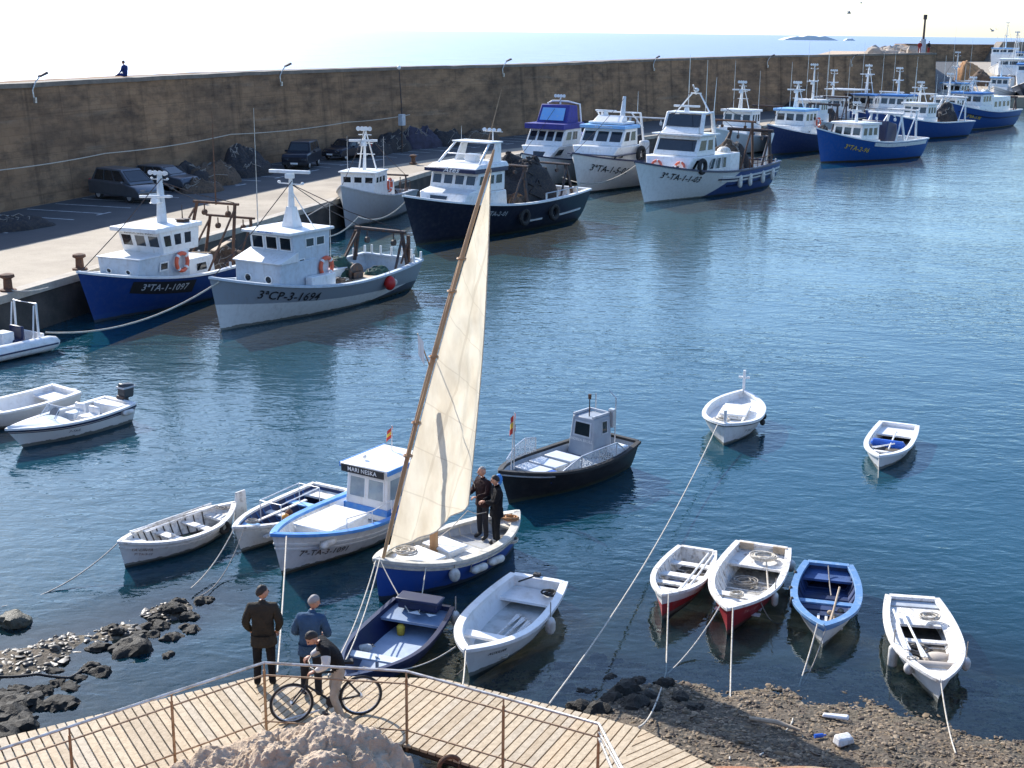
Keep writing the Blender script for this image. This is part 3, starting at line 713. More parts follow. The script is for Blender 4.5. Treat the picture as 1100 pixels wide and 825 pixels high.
def wall_mat():
    m, n, l = _nodes('breakwater_masonry'); b = n['Principled BSDF']
    at_ = n.new('ShaderNodeUVMap'); at_.uv_map = 'along'
    def nz(scale, sx, sy, d=6, r=.65):
        mp = n.new('ShaderNodeMapping'); mp.inputs['Scale'].default_value = (sx, sy, 1); l.new(at_.outputs[0], mp.inputs[0])
        t = n.new('ShaderNodeTexNoise'); t.inputs['Scale'].default_value = scale; t.inputs['Detail'].default_value = d; t.inputs['Roughness'].default_value = r; l.new(mp.outputs[0], t.inputs['Vector']); return t.outputs['Fac']
    br = n.new('ShaderNodeTexBrick'); br.inputs['Scale'].default_value = 1.; br.inputs['Brick Width'].default_value = 1.1; br.inputs['Row Height'].default_value = .42; br.inputs['Mortar Size'].default_value = .02
    br.inputs['Color1'].default_value = (.9, .9, .9, 1); br.inputs['Color2'].default_value = (.62, .6, .6, 1); br.inputs['Mortar'].default_value = (.55, .52, .5, 1); l.new(at_.outputs[0], br.inputs['Vector'])
    cc = _mix(n, l, _ramp(n, l, nz(.10, 1, 1.5, 5), .4, .62), (.42, .26, .15), (.28, .18, .112))
    cc = _mix(n, l, _ramp(n, l, nz(.5, .7, 1.6, 8, .75), .44, .68, 0, .85), cc, (.075, .06, .05))
    cc = _mix(n, l, _ramp(n, l, nz(.30, 2.4, .07, 5, .7), .54, .68, 0, .6), cc, (.07, .052, .04))
    cc = _mix(n, l, _ramp(n, l, nz(.7, .15, 2.2, 5, .7), .58, .72, 0, .5), cc, (.34, .27, .2))
    cc = _mix(n, l, .55, cc, br.outputs['Color'], 'MULTIPLY')
    pj = n.new('ShaderNodeTexBrick'); pj.inputs['Scale'].default_value = 1.; pj.inputs['Brick Width'].default_value = 5.5; pj.inputs['Row Height'].default_value = 2.15; pj.inputs['Mortar Size'].default_value = .035; pj.inputs['Mortar Smooth'].default_value = .4
    pj.inputs['Color1'].default_value = (1, 1, 1, 1); pj.inputs['Color2'].default_value = (.82, .8, .78, 1); pj.inputs['Mortar'].default_value = (.5, .46, .43, 1); l.new(at_.outputs[0], pj.inputs['Vector'])
    cc = _mix(n, l, .4, cc, pj.outputs['Color'], 'MULTIPLY')
    l.new(cc, b.inputs['Base Color']); b.inputs['Roughness'].default_value = .95; b.inputs['Specular IOR Level'].default_value = .2
    bp = n.new('ShaderNodeBump'); bp.inputs['Strength'].default_value = .7; bp.inputs['Distance'].default_value = .12; l.new(nz(1.6, 1, 1.5, 7), bp.inputs['Height']); l.new(bp.outputs[0], b.inputs['Normal']); return m
WALLM = wall_mat(); CRESTM = conc_mat('wall_crest_concrete', (.25, .21, .17), (.16, .135, .11), 1.)
def wall(name, label, P, zt, thick=5., k=None, crest=True):
    root = thing(name, label, 'sea wall', (P[0][0], P[0][1], 0)); k = k or 170; PR = resample(P, k); o = Vector((P[0][0], P[0][1], 0))
    F0 = off_poly(PR, 0); T = off_poly(PR, -.55); Bk = off_poly(PR, -thick); n = len(PR)
    zz = [zt[0] + (zt[1] - zt[0]) * max(0, (i / k - .6) / .4) + .05 * noise.noise(Vector((i * .5, 1, 0))) + .05 * noise.noise(Vector((i * .13, 4, 0))) for i in range(n)]
    vs = []
    for i in range(n): vs += [Vector((*F0[i], ZQ - .5)) - o, Vector((*T[i], zz[i])) - o, Vector((*Bk[i], zz[i])) - o, Vector((*Bk[i], -2)) - o]
    b = MB(); b.add(vs, [(i * 4 + j, (i + 1) * 4 + j, (i + 1) * 4 + j + 1, i * 4 + j + 1) for i in range(n - 1) for j in range(3)] + [(0, 1, 2, 3), (n * 4 - 1, n * 4 - 2, n * 4 - 3, n * 4 - 4)])
    wob = b.build('wall_body', WALLM, root, smooth=30); uv = wob.data.uv_layers.new(name='along'); S = [0.]
    for i in range(n - 1): S.append(S[-1] + math.hypot(PR[i + 1][0] - PR[i][0], PR[i + 1][1] - PR[i][1]))
    for lp in wob.data.loops:
        vi = lp.vertex_index; i = vi // 4; uv.data[lp.index].uv = (S[i], vs[vi].z + (3 * (vi % 4 >= 2)))
    if crest:
        b = MB(); C0 = off_poly(PR, -.45); C1 = off_poly(PR, -1.5); vs = []
        for i in range(n): vs += [Vector((*C0[i], zz[i] - .12)) - o, Vector((*C0[i], zz[i] + .13)) - o, Vector((*C1[i], zz[i] + .13)) - o, Vector((*C1[i], zz[i] - .02)) - o]
        b.add(vs, [(i * 4 + j, (i + 1) * 4 + j, (i + 1) * 4 + j + 1, i * 4 + j + 1) for i in range(n - 1) for j in range(3)] + [(0, 1, 2, 3), (n * 4 - 1, n * 4 - 2, n * 4 - 3, n * 4 - 4)])
        b.build('crest', CRESTM, root, smooth=20)
    return root
wall('breakwater_wall', 'long brown stained sea wall standing behind the quay and fishing boats', W, (8.05, 8.75))
wall('breakwater_wall', 'far grey sea wall closing the harbour beyond the end of the long wall', W2, (8.3, 8.3), 4., 40, crest=False)
# pale buttress where the far wall ends
b = MB(); b.hexa([(-6, -2, 1.5), (8, -2, 1.5), (8, 6, 1.5), (-6, 6, 1.5)], [(-1, -2, 9.5), (7.5, -2, 9.5), (7.5, 6, 9.5), (-1, 6, 9.5)])
tag(b.build('wall_buttress', CRESTM, loc=(196, 553, 0), bevel=.1), 'pale concrete buttress at the end of the far sea wall', 'buttress')

def along(px, off=0., z=0.):
    """point on the wall foot seen at picture column px, moved off metres out from the wall"""
    best = None; PR = resample(W, 1200); O = off_poly(PR, off)
    for i, (x, y) in enumerate(O):
        k = (x * _r.x + y * _r.y - 5 * _r.z) / (y * _f.y + 5 * abs(_f.z)) * F + CX
        if best is None or abs(k - px) < best[0]: best = (abs(k - px), x, y, i)
    _, x, y, i = best; a = PR[min(i + 1, 1200)]; c = PR[max(i - 1, 0)]
    return Vector((x, y, z)), math.atan2(a[1] - c[1], a[0] - c[0])

# lamps bracketed on the wall crest
for k, (px, lab) in enumerate(((35, 'grey wall lamp on bent arm, nearest the man sitting on the sea wall'), (300, 'grey wall lamp above the dark off-road car on the quay'), (538, 'grey wall lamp above the flybridge of the black trawler'),
                               (700, 'grey wall lamp above the white boats with violet and blue awnings'), (822, 'grey wall lamp above the navy boat with light blue cabin top'), (912, 'grey wall lamp above the bright blue boat, last before the wall end'))):
    p, a = along(px, -.5); p.z = 7.7; t = thing('wall_lamp', lab, 'lamp', p, a, 'lamps along the sea wall')
    b = MB(); b.tube([(0, -.25, -.5), (0, -.18, .1), (.4, -.1, .5), (1.0, 0, .8)], .04, 6); b.box((0, -.3, -.45), (.16, .12, .3)); b.build('lamp_arm', GALV, t)
    b = MB(); b.hexa([(.9, -.14, .74), (1.6, -.16, .92), (1.6, .16, .92), (.9, .14, .74)], [(.95, -.1, .86), (1.55, -.1, 1.05), (1.55, .1, 1.05), (.95, .1, .86)]); b.build('lamp_head', STEEL, t, bevel=.03)
# lamp post on the quay with a grey meter box
p, a = along(432, 3.2, ZQ); t = thing('lamp_post', 'thin grey lamp post with box on the quay behind the small grey fishing boat', 'lamp post', p, a)
b = MB(); b.tube([(0, 0, 0), (0, 0, 3.4), (-.35, 0, 6.6)], [.07, .055, .04], 8); b.build('post', STEEL, t)
b = MB(); b.box((0, 0, 2.6), (.5, .4, .9)); b.build('meter_box', LGREY, t, bevel=.03); b = MB(); b.ball((-.36, 0, 6.7), .16); b.build('lamp_head', WHITE, t)
# cable strung along the wall
pts = []
for px, z in ((-40, 4.0), (110, 4.05), (247, 4.2), (372, 4.15), (440, 4.3)):
    q, _ = along(px, .9); q.z = z; pts.append(q)
rope('pale cable strung along the face of the sea wall', pts[0], pts[-1], .5, .03, ROPE, via=pts[1:-1], name='cable', cat='cable', group=None)

# the open sea outside the wall, roughened by wind
b = MB(); B_ = off_poly(W, -4.0) + [(150, 545), (300, 640)]
vs = [(x, y, .02) for x, y in B_]; fr_ = [(-26000, 14, .02), (-26000, 26000, .02), (26000, 26000, .02), (26000, 640, .02)]
b.add(vs + list(reversed(fr_)), [tuple(range(len(vs) + 4))]); so_ = b.build('open_sea', water_mat('open_sea_water', .40, (.05, .09, .12, 1), tint=(.60, .65, .72, 1)), smooth=0); tag(so_, kind='structure')
at2 = so_.data.attributes.new('depth', 'FLOAT', 'POINT')
for q in at2.data: q.value = 12.
bm = bmesh.new(); bm.from_mesh(so_.data); bmesh.ops.triangulate(bm, faces=bm.faces[:]); bm.to_mesh(so_.data); bm.free()
# far pier in the basin at the right edge
b = MB(); b.hexa([(82, 226, -1), (140, 236, -1), (140, 242, -1), (82, 232, -1)], [(82, 226, 1.6), (140, 236, 1.6), (140, 242, 1.6), (82, 232, 1.6)]); tag(b.build('far_pier', QUAYM, smooth=0), kind='structure')

# ------------------------------------------------------------ rocks
def rock_mesh(name, m, seed, sub=3, rough=.45, flat=.7):
    bm = bmesh.new(); bmesh.ops.create_icosphere(bm, subdivisions=sub, radius=1); so = Vector((seed * 5.3, seed * 2.1, seed))
    for v in bm.verts:
        d = v.co.normalized(); k = 1 + rough * fbm(d + so, 1.1, 4) * .9; c = noise.cell(d * 2.2 + so) * .12
        v.co = d * (k + c); v.co.z *= flat
    me = bpy.data.meshes.new(name); bm.to_mesh(me); bm.free(); me.materials.append(m)
    for p in me.polygons: p.use_smooth = True
    me.set_sharp_from_angle(angle=R(28)); return me
ROCKWET = mat('wet_rock', (.036, .031, .024), (.015, .014, .011), rough=.62, scale=3, bump=.7, bscale=9, spec=.2)
ROCKWEED = mat('weedy_rock', (.10, .09, .055), (.035, .035, .02), rough=.55, scale=3, bump=.8, bscale=10)
LIME = mat('limestone', (.60, .465, .335), (.42, .31, .205), rough=.95, scale=3.2, bump=.8, bscale=22, lo=.4, hi=.7)
RK = [rock_mesh('shore_rock', ROCKWET if i < 4 else ROCKWEED, i) for i in range(7)]
def rock(x, y, s, i, label, group, z=None, sx=1.):
    o = bpy.data.objects.new('shore_rock', RK[i % 7]); col.objects.link(o); o.location = (x, y, (tz(x, y) if z is None else z) - s * (.05 if z is None else -.12)); o.scale = (s * sx, s, s)
    o.rotation_euler = (random.uniform(-.3, .3), random.uniform(-.3, .3), random.uniform(0, 6.28)); return tag(o, label, 'rock', group)
rock(*at(15, 664, .1).to_2d(), .30, 5, 'lone pale brown rock standing in the water away from the rocky spit', None, z=-.02)
rnd = random.Random(3)
for px, py, s in ((215, 641, .28), (193, 642, .26), (222, 640, .2), (205, 657, .3), (190, 653, .22), (178, 655, .2), (168, 660, .2), (120, 672, .25), (128, 676, .22), (105, 690, .25), (140, 692, .42), (132, 690, .3), (182, 680, .28), (190, 678, .24), (172, 668, .24), (155, 668, .18), (181, 698, .2), (100, 710, .22), (108, 716, .24), (90, 714, .2), (66, 750, .42), (55, 752, .3), (30, 748, .35), (40, 755, .3), (8, 768, .45), (18, 775, .4), (5, 782, .5), (45, 738, .25), (20, 735, .3), (75, 733, .2), (85, 722, .22), (60, 715, .2), (15, 752, .38), (0, 745, .3), (-12, 765, .5), (150, 676, .2), (163, 676, .2), (196, 668, .2), (60, 730, .2), (205, 672, .22)):
    x, y = at(px, py, .1).to_2d(); rock(x, y, s * rnd.uniform(.62, .85), rnd.randrange(4), 'dark wet rock in the rocky spit reaching out from the boardwalk', 'rocks of the spit', z=max(tz(x, y), -.04) - s * .15, sx=rnd.uniform(.9, 1.4))
for px, py, s in ((605, 700, .35), (620, 712, .45), (640, 698, .3), (650, 706, .4), (612, 730, .4), (600, 742, .35), (633, 735, .42), (660, 722, .5), (672, 738, .45), (655, 748, .5), (690, 726, .4), (700, 742, .45), (640, 760, .4), (715, 730, .3), (680, 755, .4), (730, 745, .35), (662, 700, .3), (625, 755, .35), (592, 722, .25), (705, 760, .35), (745, 760, .3)):
    x, y = at(px, py, .1).to_2d(); rock(x, y, s * rnd.uniform(.42, .66), rnd.randrange(4), 'dark weedy rock where the pebble beach meets the boardwalk edge', 'rocks by the pebble beach', z=tz(x, y) - s * .2, sx=rnd.uniform(.9, 1.3))
# pebbles: beyond counting
def pebbles(name, pts, mats, seed, smin=.013, smax=.040):
    rn = random.Random(seed); b = MB(); g = []
    for _ in range(5):
        bm = bmesh.new(); bmesh.ops.create_icosphere(bm, subdivisions=1, radius=1); q = Vector((_ * 3.3, 1, 2))
        g.append(([v.co * (1 + .5 * noise.noise(v.co * 1.3 + q)) for v in bm.verts], [tuple(v.index for v in f.verts) for f in bm.faces])); bm.free()
    for x, y in pts:
        v, f = rn.choice(g); s = rn.uniform(smin, smax) * (1.7 if rn.random() < .06 else 1); M = Matrix.Rotation(rn.uniform(0, 6.28), 3, 'Z') @ Matrix.Rotation(rn.uniform(-.4, .4), 3, 'X') @ Matrix.Diagonal((s * rn.uniform(.9, 1.5), s, s * rn.uniform(.45, .75)))
        o = Vector((x, y, tz(x, y) + s * rn.uniform(-.45, .15))); b.add([o + M @ p for p in v], f, rn.randrange(len(mats)))
    return tag(b.build(name, mats, smooth=60), kind='stuff')
PEB = [mat('pebble_tan', (.21, .145, .08), (.13, .09, .05), rough=.8, scale=1), mat('pebble_grey', (.12, .092, .06), (.075, .058, .038), rough=.8, scale=1), mat('pebble_brown', (.11, .075, .048), (.07, .05, .035), rough=.8, scale=1), mat('pebble_pale', (.30, .225, .145), (.2, .15, .095), rough=.8, scale=1)]
PEBW = [mat('wet_pebble', (.045, .038, .03), (.025, .022, .018), rough=.5, scale=1), mat('wet_pebble_brown', (.10, .075, .05), (.06, .05, .035), rough=.55, scale=1), mat('wet_pebble_grey', (.13, .11, .085), (.07, .06, .05), rough=.5, scale=1)]
pts = []
while len(pts) < 21000:
    x = rnd.uniform(-.6, 13); y = rnd.uniform(16.2, 22.6); z = tz(x, y)
    if -.34 < z < .6 and rnd.random() < (1 if z > -.02 else .8): pts.append((x, y))
pebbles('beach_pebbles', pts, PEB, 1)
pts = []
while len(pts) < 900:
    x = rnd.uniform(-12, -5.5); y = rnd.uniform(19, 26); z = tz(x, y)
    if z > -.10: pts.append((x, y))
pebbles('spit_pebbles', pts, PEBW, 2, .025, .075)

# foreground outcrop and seaward boulders
def outcrop():
    b = MB(); M, K = 180, 90; rx, ry, h = 2.05, 1.25, 1.38; vs = [Vector((0, 0, h))]; fs = []
    for j in range(1, K + 1):
        for i in range(M):
            r = j / K; a = 2 * math.pi * i / M; c, s = math.cos(a), math.sin(a); rr = 1 + .16 * noise.noise(Vector((c * 2, s * 2, 4)))
            p = Vector((c * r * rx * rr, s * r * ry * rr, h * max(0, 1 - r ** 2.6) ** .75 * (.82 + .42 * c * r)))
            k = fbm(p, 1.7, 5); k2 = fbm(p + Vector((9, 2, 1)), 6.5, 4); cr = abs(noise.noise(p * 3.1 + Vector((3, 3, 3)))); nn = Vector((c * r * .7, s * r * .9, 1)).normalized()
            k3 = fbm(p + Vector((1, 7, 4)), 17, 3); vs.append(p + nn * (.16 * k + .055 * k2 + .022 * k3 - .035 * (1 - min(1, cr * 7))))
    for i in range(M): fs.append((0, 1 + i, 1 + (i + 1) % M))
    for j in range(K - 1):
        for i in range(M): fs.append((1 + j * M + i, 1 + (j + 1) * M + i, 1 + (j + 1) * M + (i + 1) % M, 1 + j * M + (i + 1) % M))
    b.add(vs, fs); return b.build('rock_outcrop', LIME, loc=(-3.15, 16.42, .62), smooth=40)
tag(outcrop(), 'rough pale limestone outcrop in front of the boardwalk railing', 'rock')
BRK = [rock_mesh('armour_boulder', mat('pale_boulder', (.46, .38, .30), (.33, .27, .21), rough=.9, scale=2), 20 + i, 2, .5, .8) for i in range(3)]
for i in range(46):
    t = rnd.random(); y = 206 + 28 * t; x = y * rnd.uniform(.262, .293)
    o = bpy.data.objects.new('armour_boulder', BRK[i % 3]); col.objects.link(o); s = rnd.uniform(.9, 1.5); o.location = (x, y, 8.1 + rnd.uniform(-.5, .5) + (y - 206) * .012); o.scale = (s, s, s); o.rotation_euler = (rnd.random(), rnd.random(), rnd.random() * 6)
    tag(o, 'pale boulder heaped behind the end of the long sea wall', 'boulder', 'boulders behind the sea wall end')
b = MB(); b.hexa([(40, 204, 0), (61, 206, 0), (70, 245, 0), (50, 245, 0)], [(45, 206, 8.3), (60, 207, 8.3), (67, 235, 8.6), (54, 235, 8.6)])
tag(b.build('boulder_bank', LIME, smooth=0), kind='structure')
# islet on the horizon, distance haze put into its pale rock colour
b = MB(); P = [(-60, 0), (-45, 5), (-30, 7.5), (-18, 7), (-8, 9.5), (6, 9), (18, 7.5), (30, 9), (44, 5), (60, 0)]; b.prism(P, -30, 30)
b.prism([(78, 0), (84, 4), (95, 4.5), (102, 0)], -8, 8)
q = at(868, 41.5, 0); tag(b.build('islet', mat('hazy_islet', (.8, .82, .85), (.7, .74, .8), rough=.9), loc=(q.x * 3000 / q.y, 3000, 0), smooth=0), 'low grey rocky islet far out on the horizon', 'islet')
# ------------------------------------------------------------ fishing boats along the quay
def nets_on(boat, p, rx, ry, h, m, label, seed, name='net_pile', cat='nets', group='nets heaped on the boats', rz=None, **kw):
    return heap(name, label, cat, boat.w(p), rx, ry, h, m, seed, boat.th if rz is None else rz, group, **kw)
def winch(boat, x, z, m=STEEL, w=1.6, r=.32, core=None, y=0.):
    b = MB()
    for sg in (-.5, 0, .5): b.tube([(x, y + sg * w - .03, z + r * 1.2), (x, y + sg * w + .03, z + r * 1.2)], r * 1.15, 16)
    b.tube([(x, y - w / 2, z + r * 1.2), (x, y + w / 2, z + r * 1.2)], r * .75, 14, 1)
    for sg in (-.5, .5): b.box((x, y + sg * (w + .16), z + r * .7), (r * 1.4, .08, r * 1.4))
    return b.build('winch', [m, core or NETB], boat.root)
def hatch(boat, x, z, lx, ly, h, m=WHITE, name='hatch', y=0.):
    b = MB(); b.box((x, y, z + h / 2), (lx, ly, h)); b.box((x, y, z + h + .03), (lx + .08, ly + .08, .06)); return b.build(name, m, boat.root, bevel=.02)
def stanchions(boat, u0, u1, n, h=.35, m=WHITE, name='bulwark_post'):
    for i in range(n):
        u = u0 + (u1 - u0) * i / max(1, n - 1)
        for sg in (1, -1):
            p = boat.pt(u, 1, sg, -.09); b = MB(); b.tube([p - Vector((0, 0, .05)), p + Vector((0, 0, h))], .055, 7); b.build(name, m, boat.root)

# --- blue hull, grey-white house
H1 = banded('blue_hull', (.012, .055, .20), [((.010, .045, .19), .3, 0, 0)], streak=.12, worn=.1)
B1 = Boat('fishing_boat', 'blue hulled fishing boat with white wheelhouse moored nearest the parked silver van', 'fishing boat', 10.5, 3.7, 1.30, 2.1, 1.2, bow=(83, 293), hd=-114, rake=.95, draft=.5, fullb=.95, p=2.1)
B1.hull(H1); B1.gunwale(WHITE, .16, .06, .07); B1.inner(0, PALEBLUE, GREYDECK, drop=.75)
zd = .95
c = Cab(B1, -.2, 2.95, 1.08, zd, -.2, 2.9, 1.05, zd + 1.55, PALEBLUE, 'deckhouse'); c.roof(WHITE, .04, .07)
c.window('port', .40, .58, .50, .80, frame=WHITE, fr=.07, out=.03); c.port('front', .25, .6, .12); c.port('front', .75, .6, .12)
z1 = zd + 1.6
c2 = Cab(B1, -.9, 1.35, 1.02, z1, -.95, 1.62, 1.06, z1 + 1.12, WHITE, 'wheelhouse')
c2.windows('front', 3, .04, .96, .28, .86, gap=.04); c2.windows('port', 3, .05, .80, .28, .86, gap=.05); c2.windows('star', 2, .3, .95, .28, .86)
c2.roof(WHITE, .1, .22, front=.35); c2.text('MARIA DEL MAR', .19, 'front', .5, .945, TEXTB, off=.03)
Cab(B1, -2.1, -.2, .95, zd, -2.0, -.3, .9, zd + 1.0, WHITE, 'engine_casing').window('port', .3, .72, .3, .75)
mast_column(B1, .1, z1 + 1.3, 2.5, PALEBLUE, .22, .10)
whip(B1, (-.6, .5, z1 + 1.3), .9, .03, STEEL); hatch(B1, -.5, z1 + 1.33, .4, .4, .12, STEEL, 'roof_light', .6)
gantry(B1, -2.9, 1.25, 1.1, 3.3, RUST, .075, .7); gantry(B1, -4.4, 1.35, 1.0, 2.5, RUST, .07, .2, name='net_boom')
whip(B1, (-3.6, 0, 4.3), 5.0, .035, RUST); winch(B1, -3.4, .6, RUST)
b = MB(); b.box((-3.3, .5, 2.2), (1.6, .25, .05), rot=Matrix.Rotation(.25, 3, 'Y')); b.box((-3.2, -.3, 1.7), (1.9, .3, .05), rot=Matrix.Rotation(-.2, 3, 'Y')); b.build('loose_board', PALEWOOD, B1.root)
nets_on(B1, (-3.9, .3, .55), 1.3, 1.2, 1.15, NETB, 'brown nets and gear heaped on the stern of the blue boat beside the quay', 2, ropes=8)
lifebuoy('orange lifebuoy on the deckhouse side of the blue hulled boat', B1.w((.45, 1.10, zd + .95)), (math.cos(B1.th + 1.57), math.sin(B1.th + 1.57), 0))
B1.text('3ªTA-1-1097', .40, 1.75, .42, PALEBLUE, plate=(3.0, .55)); stanchions(B1, .1, .3, 2, .3, PALEBLUE)

# --- grey and white hull, registration 3ªCP-3-1694
H2 = banded('grey_white_hull', (.045, .06, .085), [((.66, .66, .64), -.25, -.145, 0), ((.25, .28, .31), .62, .055, .004)], streak=.3, worn=.22, rough=.55)
B2 = Boat('fishing_boat', 'grey and white fishing boat lettered CP with red float on its side', 'fishing boat', 11.6, 4.1, 1.15, 2.1, 1.35, bow=(225, 299), hd=-121, rake=.6, draft=.5, tw=.8, p=2.2, fullb=.9)
B2.hull(H2); B2.gunwale(PALEBLUE, .17, .06, .07); B2.inner(0, PALEBLUE, GREYDECK, drop=.65)
zd = 1.15
c = Cab(B2, .95, 3.15, 1.22, zd, .95, 3.1, 1.18, zd + 1.28, PALEBLUE, 'deckhouse'); c.port('front', .28, .45, .17); c.port('front', .74, .45, .17)
b = MB(); b.hexa([(2.1, -1.24, zd + 1.28), (3.2, -1.24, zd + 1.28), (3.2, 1.24, zd + 1.28), (2.1, 1.24, zd + 1.28)], [(2.1, -1.24, zd + 1.72), (3.2, -1.24, zd + 1.34), (3.2, 1.24, zd + 1.34), (2.1, 1.24, zd + 1.72)]); b.build('house_front_roof', WHITE, c.o, bevel=.02)
c2 = Cab(B2, .1, 2.1, 1.1, zd + .3, .0, 2.3, 1.12, zd + 2.45, PALEBLUE, 'wheelhouse')
c2.windows('front', 3, .04, .96, .66, .95, gap=.04); c2.windows('port', 2, .32, .86, .70, .9, gap=.04); c2.window('port', .1, .28, .38, .5, out=.03); c2.door('back', .35, .65, .8)
c2.roof(WHITE, .14, .13, front=.3); flat_text('MONTSERRAT', .12, (2.62, 0, zd + 2.53), (0, 1, 0), (0, 0, 1), c2.o, BLUE, 'name_lettering')
b = MB(); zr = zd + 2.58
b.frus(.7, 1.3, .3, zr, .85, 1.15, .14, zr + .9); b.tube([(1.0, 0, zr + .85), (1.0, 0, zr + 2.2)], [.14, .07], 10); b.tube([(1.0, -.6, zr + 1.9), (1.0, .6, zr + 1.9)], .025, 6)
for sg in (-1, 1): b.tube([(.4, sg * .6, zr), (.95, sg * .05, zr + 1.5)], .025, 6); b.ball((1, sg * .6, zr + 1.95), .07, 8, 5)
mo = b.build('mast', WHITE, B2.root); b = MB(); b.tube([(1.05, 0, zr + 2.15), (1.05, 0, zr + 2.35)], .2, 12); b.box((1.05, 0, zr + 2.44), (.18, 1.75, .14), rz=.25); b.build('radar', WHITE2, mo, bevel=.02)
whip(B2, (1.9, -1.0, zr), 5.2, .022, GALV); whip(B2, (-.3, .9, 1.1), 3.6, .022, GALV, name='aft_antenna')
hatch(B2, -.9, .75, 1.5, 1.3, .75, WHITE, 'engine_casing'); winch(B2, -1.9, .75, STEEL, 1.9, .42, NETG); hatch(B2, -.5, 1.0, .35, .35, 1.2, PALEBLUE, 'winch_post', -.8)
b = MB(); b.ball((-.5, -.8, 2.35), .16); b.build('deck_lamp', BLUEPL, B2.root)
gantry(B2, -4.9, 1.45, 1.2, 1.6, STEEL, .09, .0, name='stern_gallows', pulley=True)
for sg in (1, -1): b = MB(); b.box((-5.0, sg * 1.45, 2.0), (.12, .12, 1.3)); b.tube([(-4.95, sg * 1.5, 2.5), (-4.3, sg * 1.55, 1.4)], .05, 6); b.build('trawl_post', RUST, B2.root)
stanchions(B2, .0, .06, 2, .42); 
for k in (-1.1, -.6, 0., .6, 1.1): b = MB(); b.tube([(-5.72, k, 1.3), (-5.72, k, 1.85)], .05, 7); b.build('bulwark_post', WHITE, B2.root)
b = MB(); b.box((1.0, 1.42, 1.45), (1.5, .35, .55)); b.build('white_box', WHITE2, B2.root, bevel=.04)
b = MB(); b.box((-2.2, .95, 1.02), (2.6, 1.2, .06)); b.build('deck_board', PALEWOOD, B2.root, bevel=.01)
nets_on(B2, (-1.9, -.2, .8), 1.1, 1.15, 1.05, NETG, 'dark green net wound on the drum of the grey and white boat', 5, ropes=6)
nets_on(B2, (-3.4, .9, .8), .9, .5, .5, NETG, 'small green net bundle by the side rail of the grey and white boat', 6, ropes=4)
nets_on(B2, (-.7, 1.1, .9), .8, .4, .35, NETB, 'tan rope and net bundle behind the wheelhouse of the grey and white boat', 8, ropes=10, rm=ROPE)
lifebuoy('orange lifebuoy on the wheelhouse side of the grey and white boat', B2.w((.35, 1.1, zd + .75)), (math.cos(B2.th + 1.57), math.sin(B2.th + 1.57), 0))
p = B2.w(B2.side(.26, .35, 1, .2)); ball_fender('red ball float hanging on the side of the grey and white boat', p, .25, REDB)
p = B2.w(B2.side(.215, .42, 1, .14)); ball_fender('small white float beside the red float of the grey and white boat', p, .12)
B2.text('3ªCP-3-1694', .50, 2.75, .42, TEXTB)

# --- small grey boat behind
H3 = banded('grey_hull', (.10, .11, .12), [((.40, .44, .47), -.1, -.05, 0)], streak=.3, worn=.25, rough=.55)
B3 = Boat('fishing_boat', 'small grey hulled fishing boat with white cabin lying against the quay edge', 'fishing boat', 10.5, 3.6, 1.5, 2.55, 1.2, bow=(366, 200), hd=-103, rake=.8, draft=.5, fullb=.8)
B3.hull(H3); B3.gunwale(LGREY, .14, .05, .06); B3.inner(0, LGREY, GREYDECK, drop=.7)
c = Cab(B3, .2, 2.4, 1.15, 1.1, .2, 2.3, 1.1, 3.0, WHITE, 'wheelhouse'); c.windows('front', 3, .05, .95, .68, .9); c.windows('port', 3, .06, .8, .68, .9); c.roof(WHITE, .08, .09, front=.2)
c2 = Cab(B3, -1.5, .2, 1.05, 1.0, -1.4, .2, 1.0, 2.3, WHITE, 'engine_casing'); c2.window('port', .45, .6, .2, .4, fr=.02); c2.window('port', .66, .8, .72, .92, fr=.02)
mast_tripod(B3, 1.0, 3.08, 2.3); whip(B3, (1.6, -.9, 3.0), 2.1, .02); whip(B3, (.2, .9, 3.0), 2.0, .02)
lifebuoy('orange lifebuoy on the small grey boat at the quay edge', B3.w((-.15, 1.05, 2.1)), (math.cos(B3.th + 1.57), math.sin(B3.th + 1.57), 0))
gantry(B3, -3.6, 1.2, .9, 1.4, STEEL, .06); nets_on(B3, (-3.0, 0, .7), 1.2, .9, .9, NETD, 'dark net pile on the aft deck of the small grey boat', 11, ropes=3); rails(B3, [(-1.7, 1.3, 1.2), (-2.8, 1.3, 1.15), (-3.9, 1.25, 1.1)], .9, RUST)

# --- black trawler
H4 = banded('black_hull', (.012, .013, .02), [((.014, .016, .03), .3, 0, 0)], streak=.08, worn=.12, rough=.35)
B4 = Boat('fishing_boat', 'black trawler with white flybridge wheelhouse and dark nets on its stern', 'fishing boat', 15.6, 5.3, 1.75, 2.75, 1.9, bow=(433, 211), hd=-124, rake=1.3, draft=.6, tw=.82, p=2.2, fullb=.95)
B4.hull(H4); B4.gunwale(WHITE, .2, .06, .08); B4.inner(0, WHITE, GREYDECK, drop=.8); B4.strake(WHITE, 1.0, 1.12, .05, .05, .30); B4.strake(WHITE, 1.0, 1.1, .05, .36, .48)
zd = 1.55
c = Cab(B4, .6, 4.7, 1.75, zd, .6, 4.3, 1.65, zd + 1.3, WHITE2, 'deckhouse', .06); c.window('front', .22, .62, .6, .85, fr=.03); c.window('port', .04, .14, .5, .85, fr=.03); c.door('port', .6, .78, .95, WHITE2)
b = MB(); b.hexa([(3.2, -1.65, zd + 1.3), (4.32, -1.65, zd + 1.3), (4.32, 1.65, zd + 1.3), (3.2, 1.65, zd + 1.3)], [(3.0, -1.6, zd + 1.75), (4.1, -1.55, zd + 1.36), (4.1, 1.55, zd + 1.36), (3.0, 1.6, zd + 1.75)]); b.build('house_front_roof', WHITE2, c.o, bevel=.05)
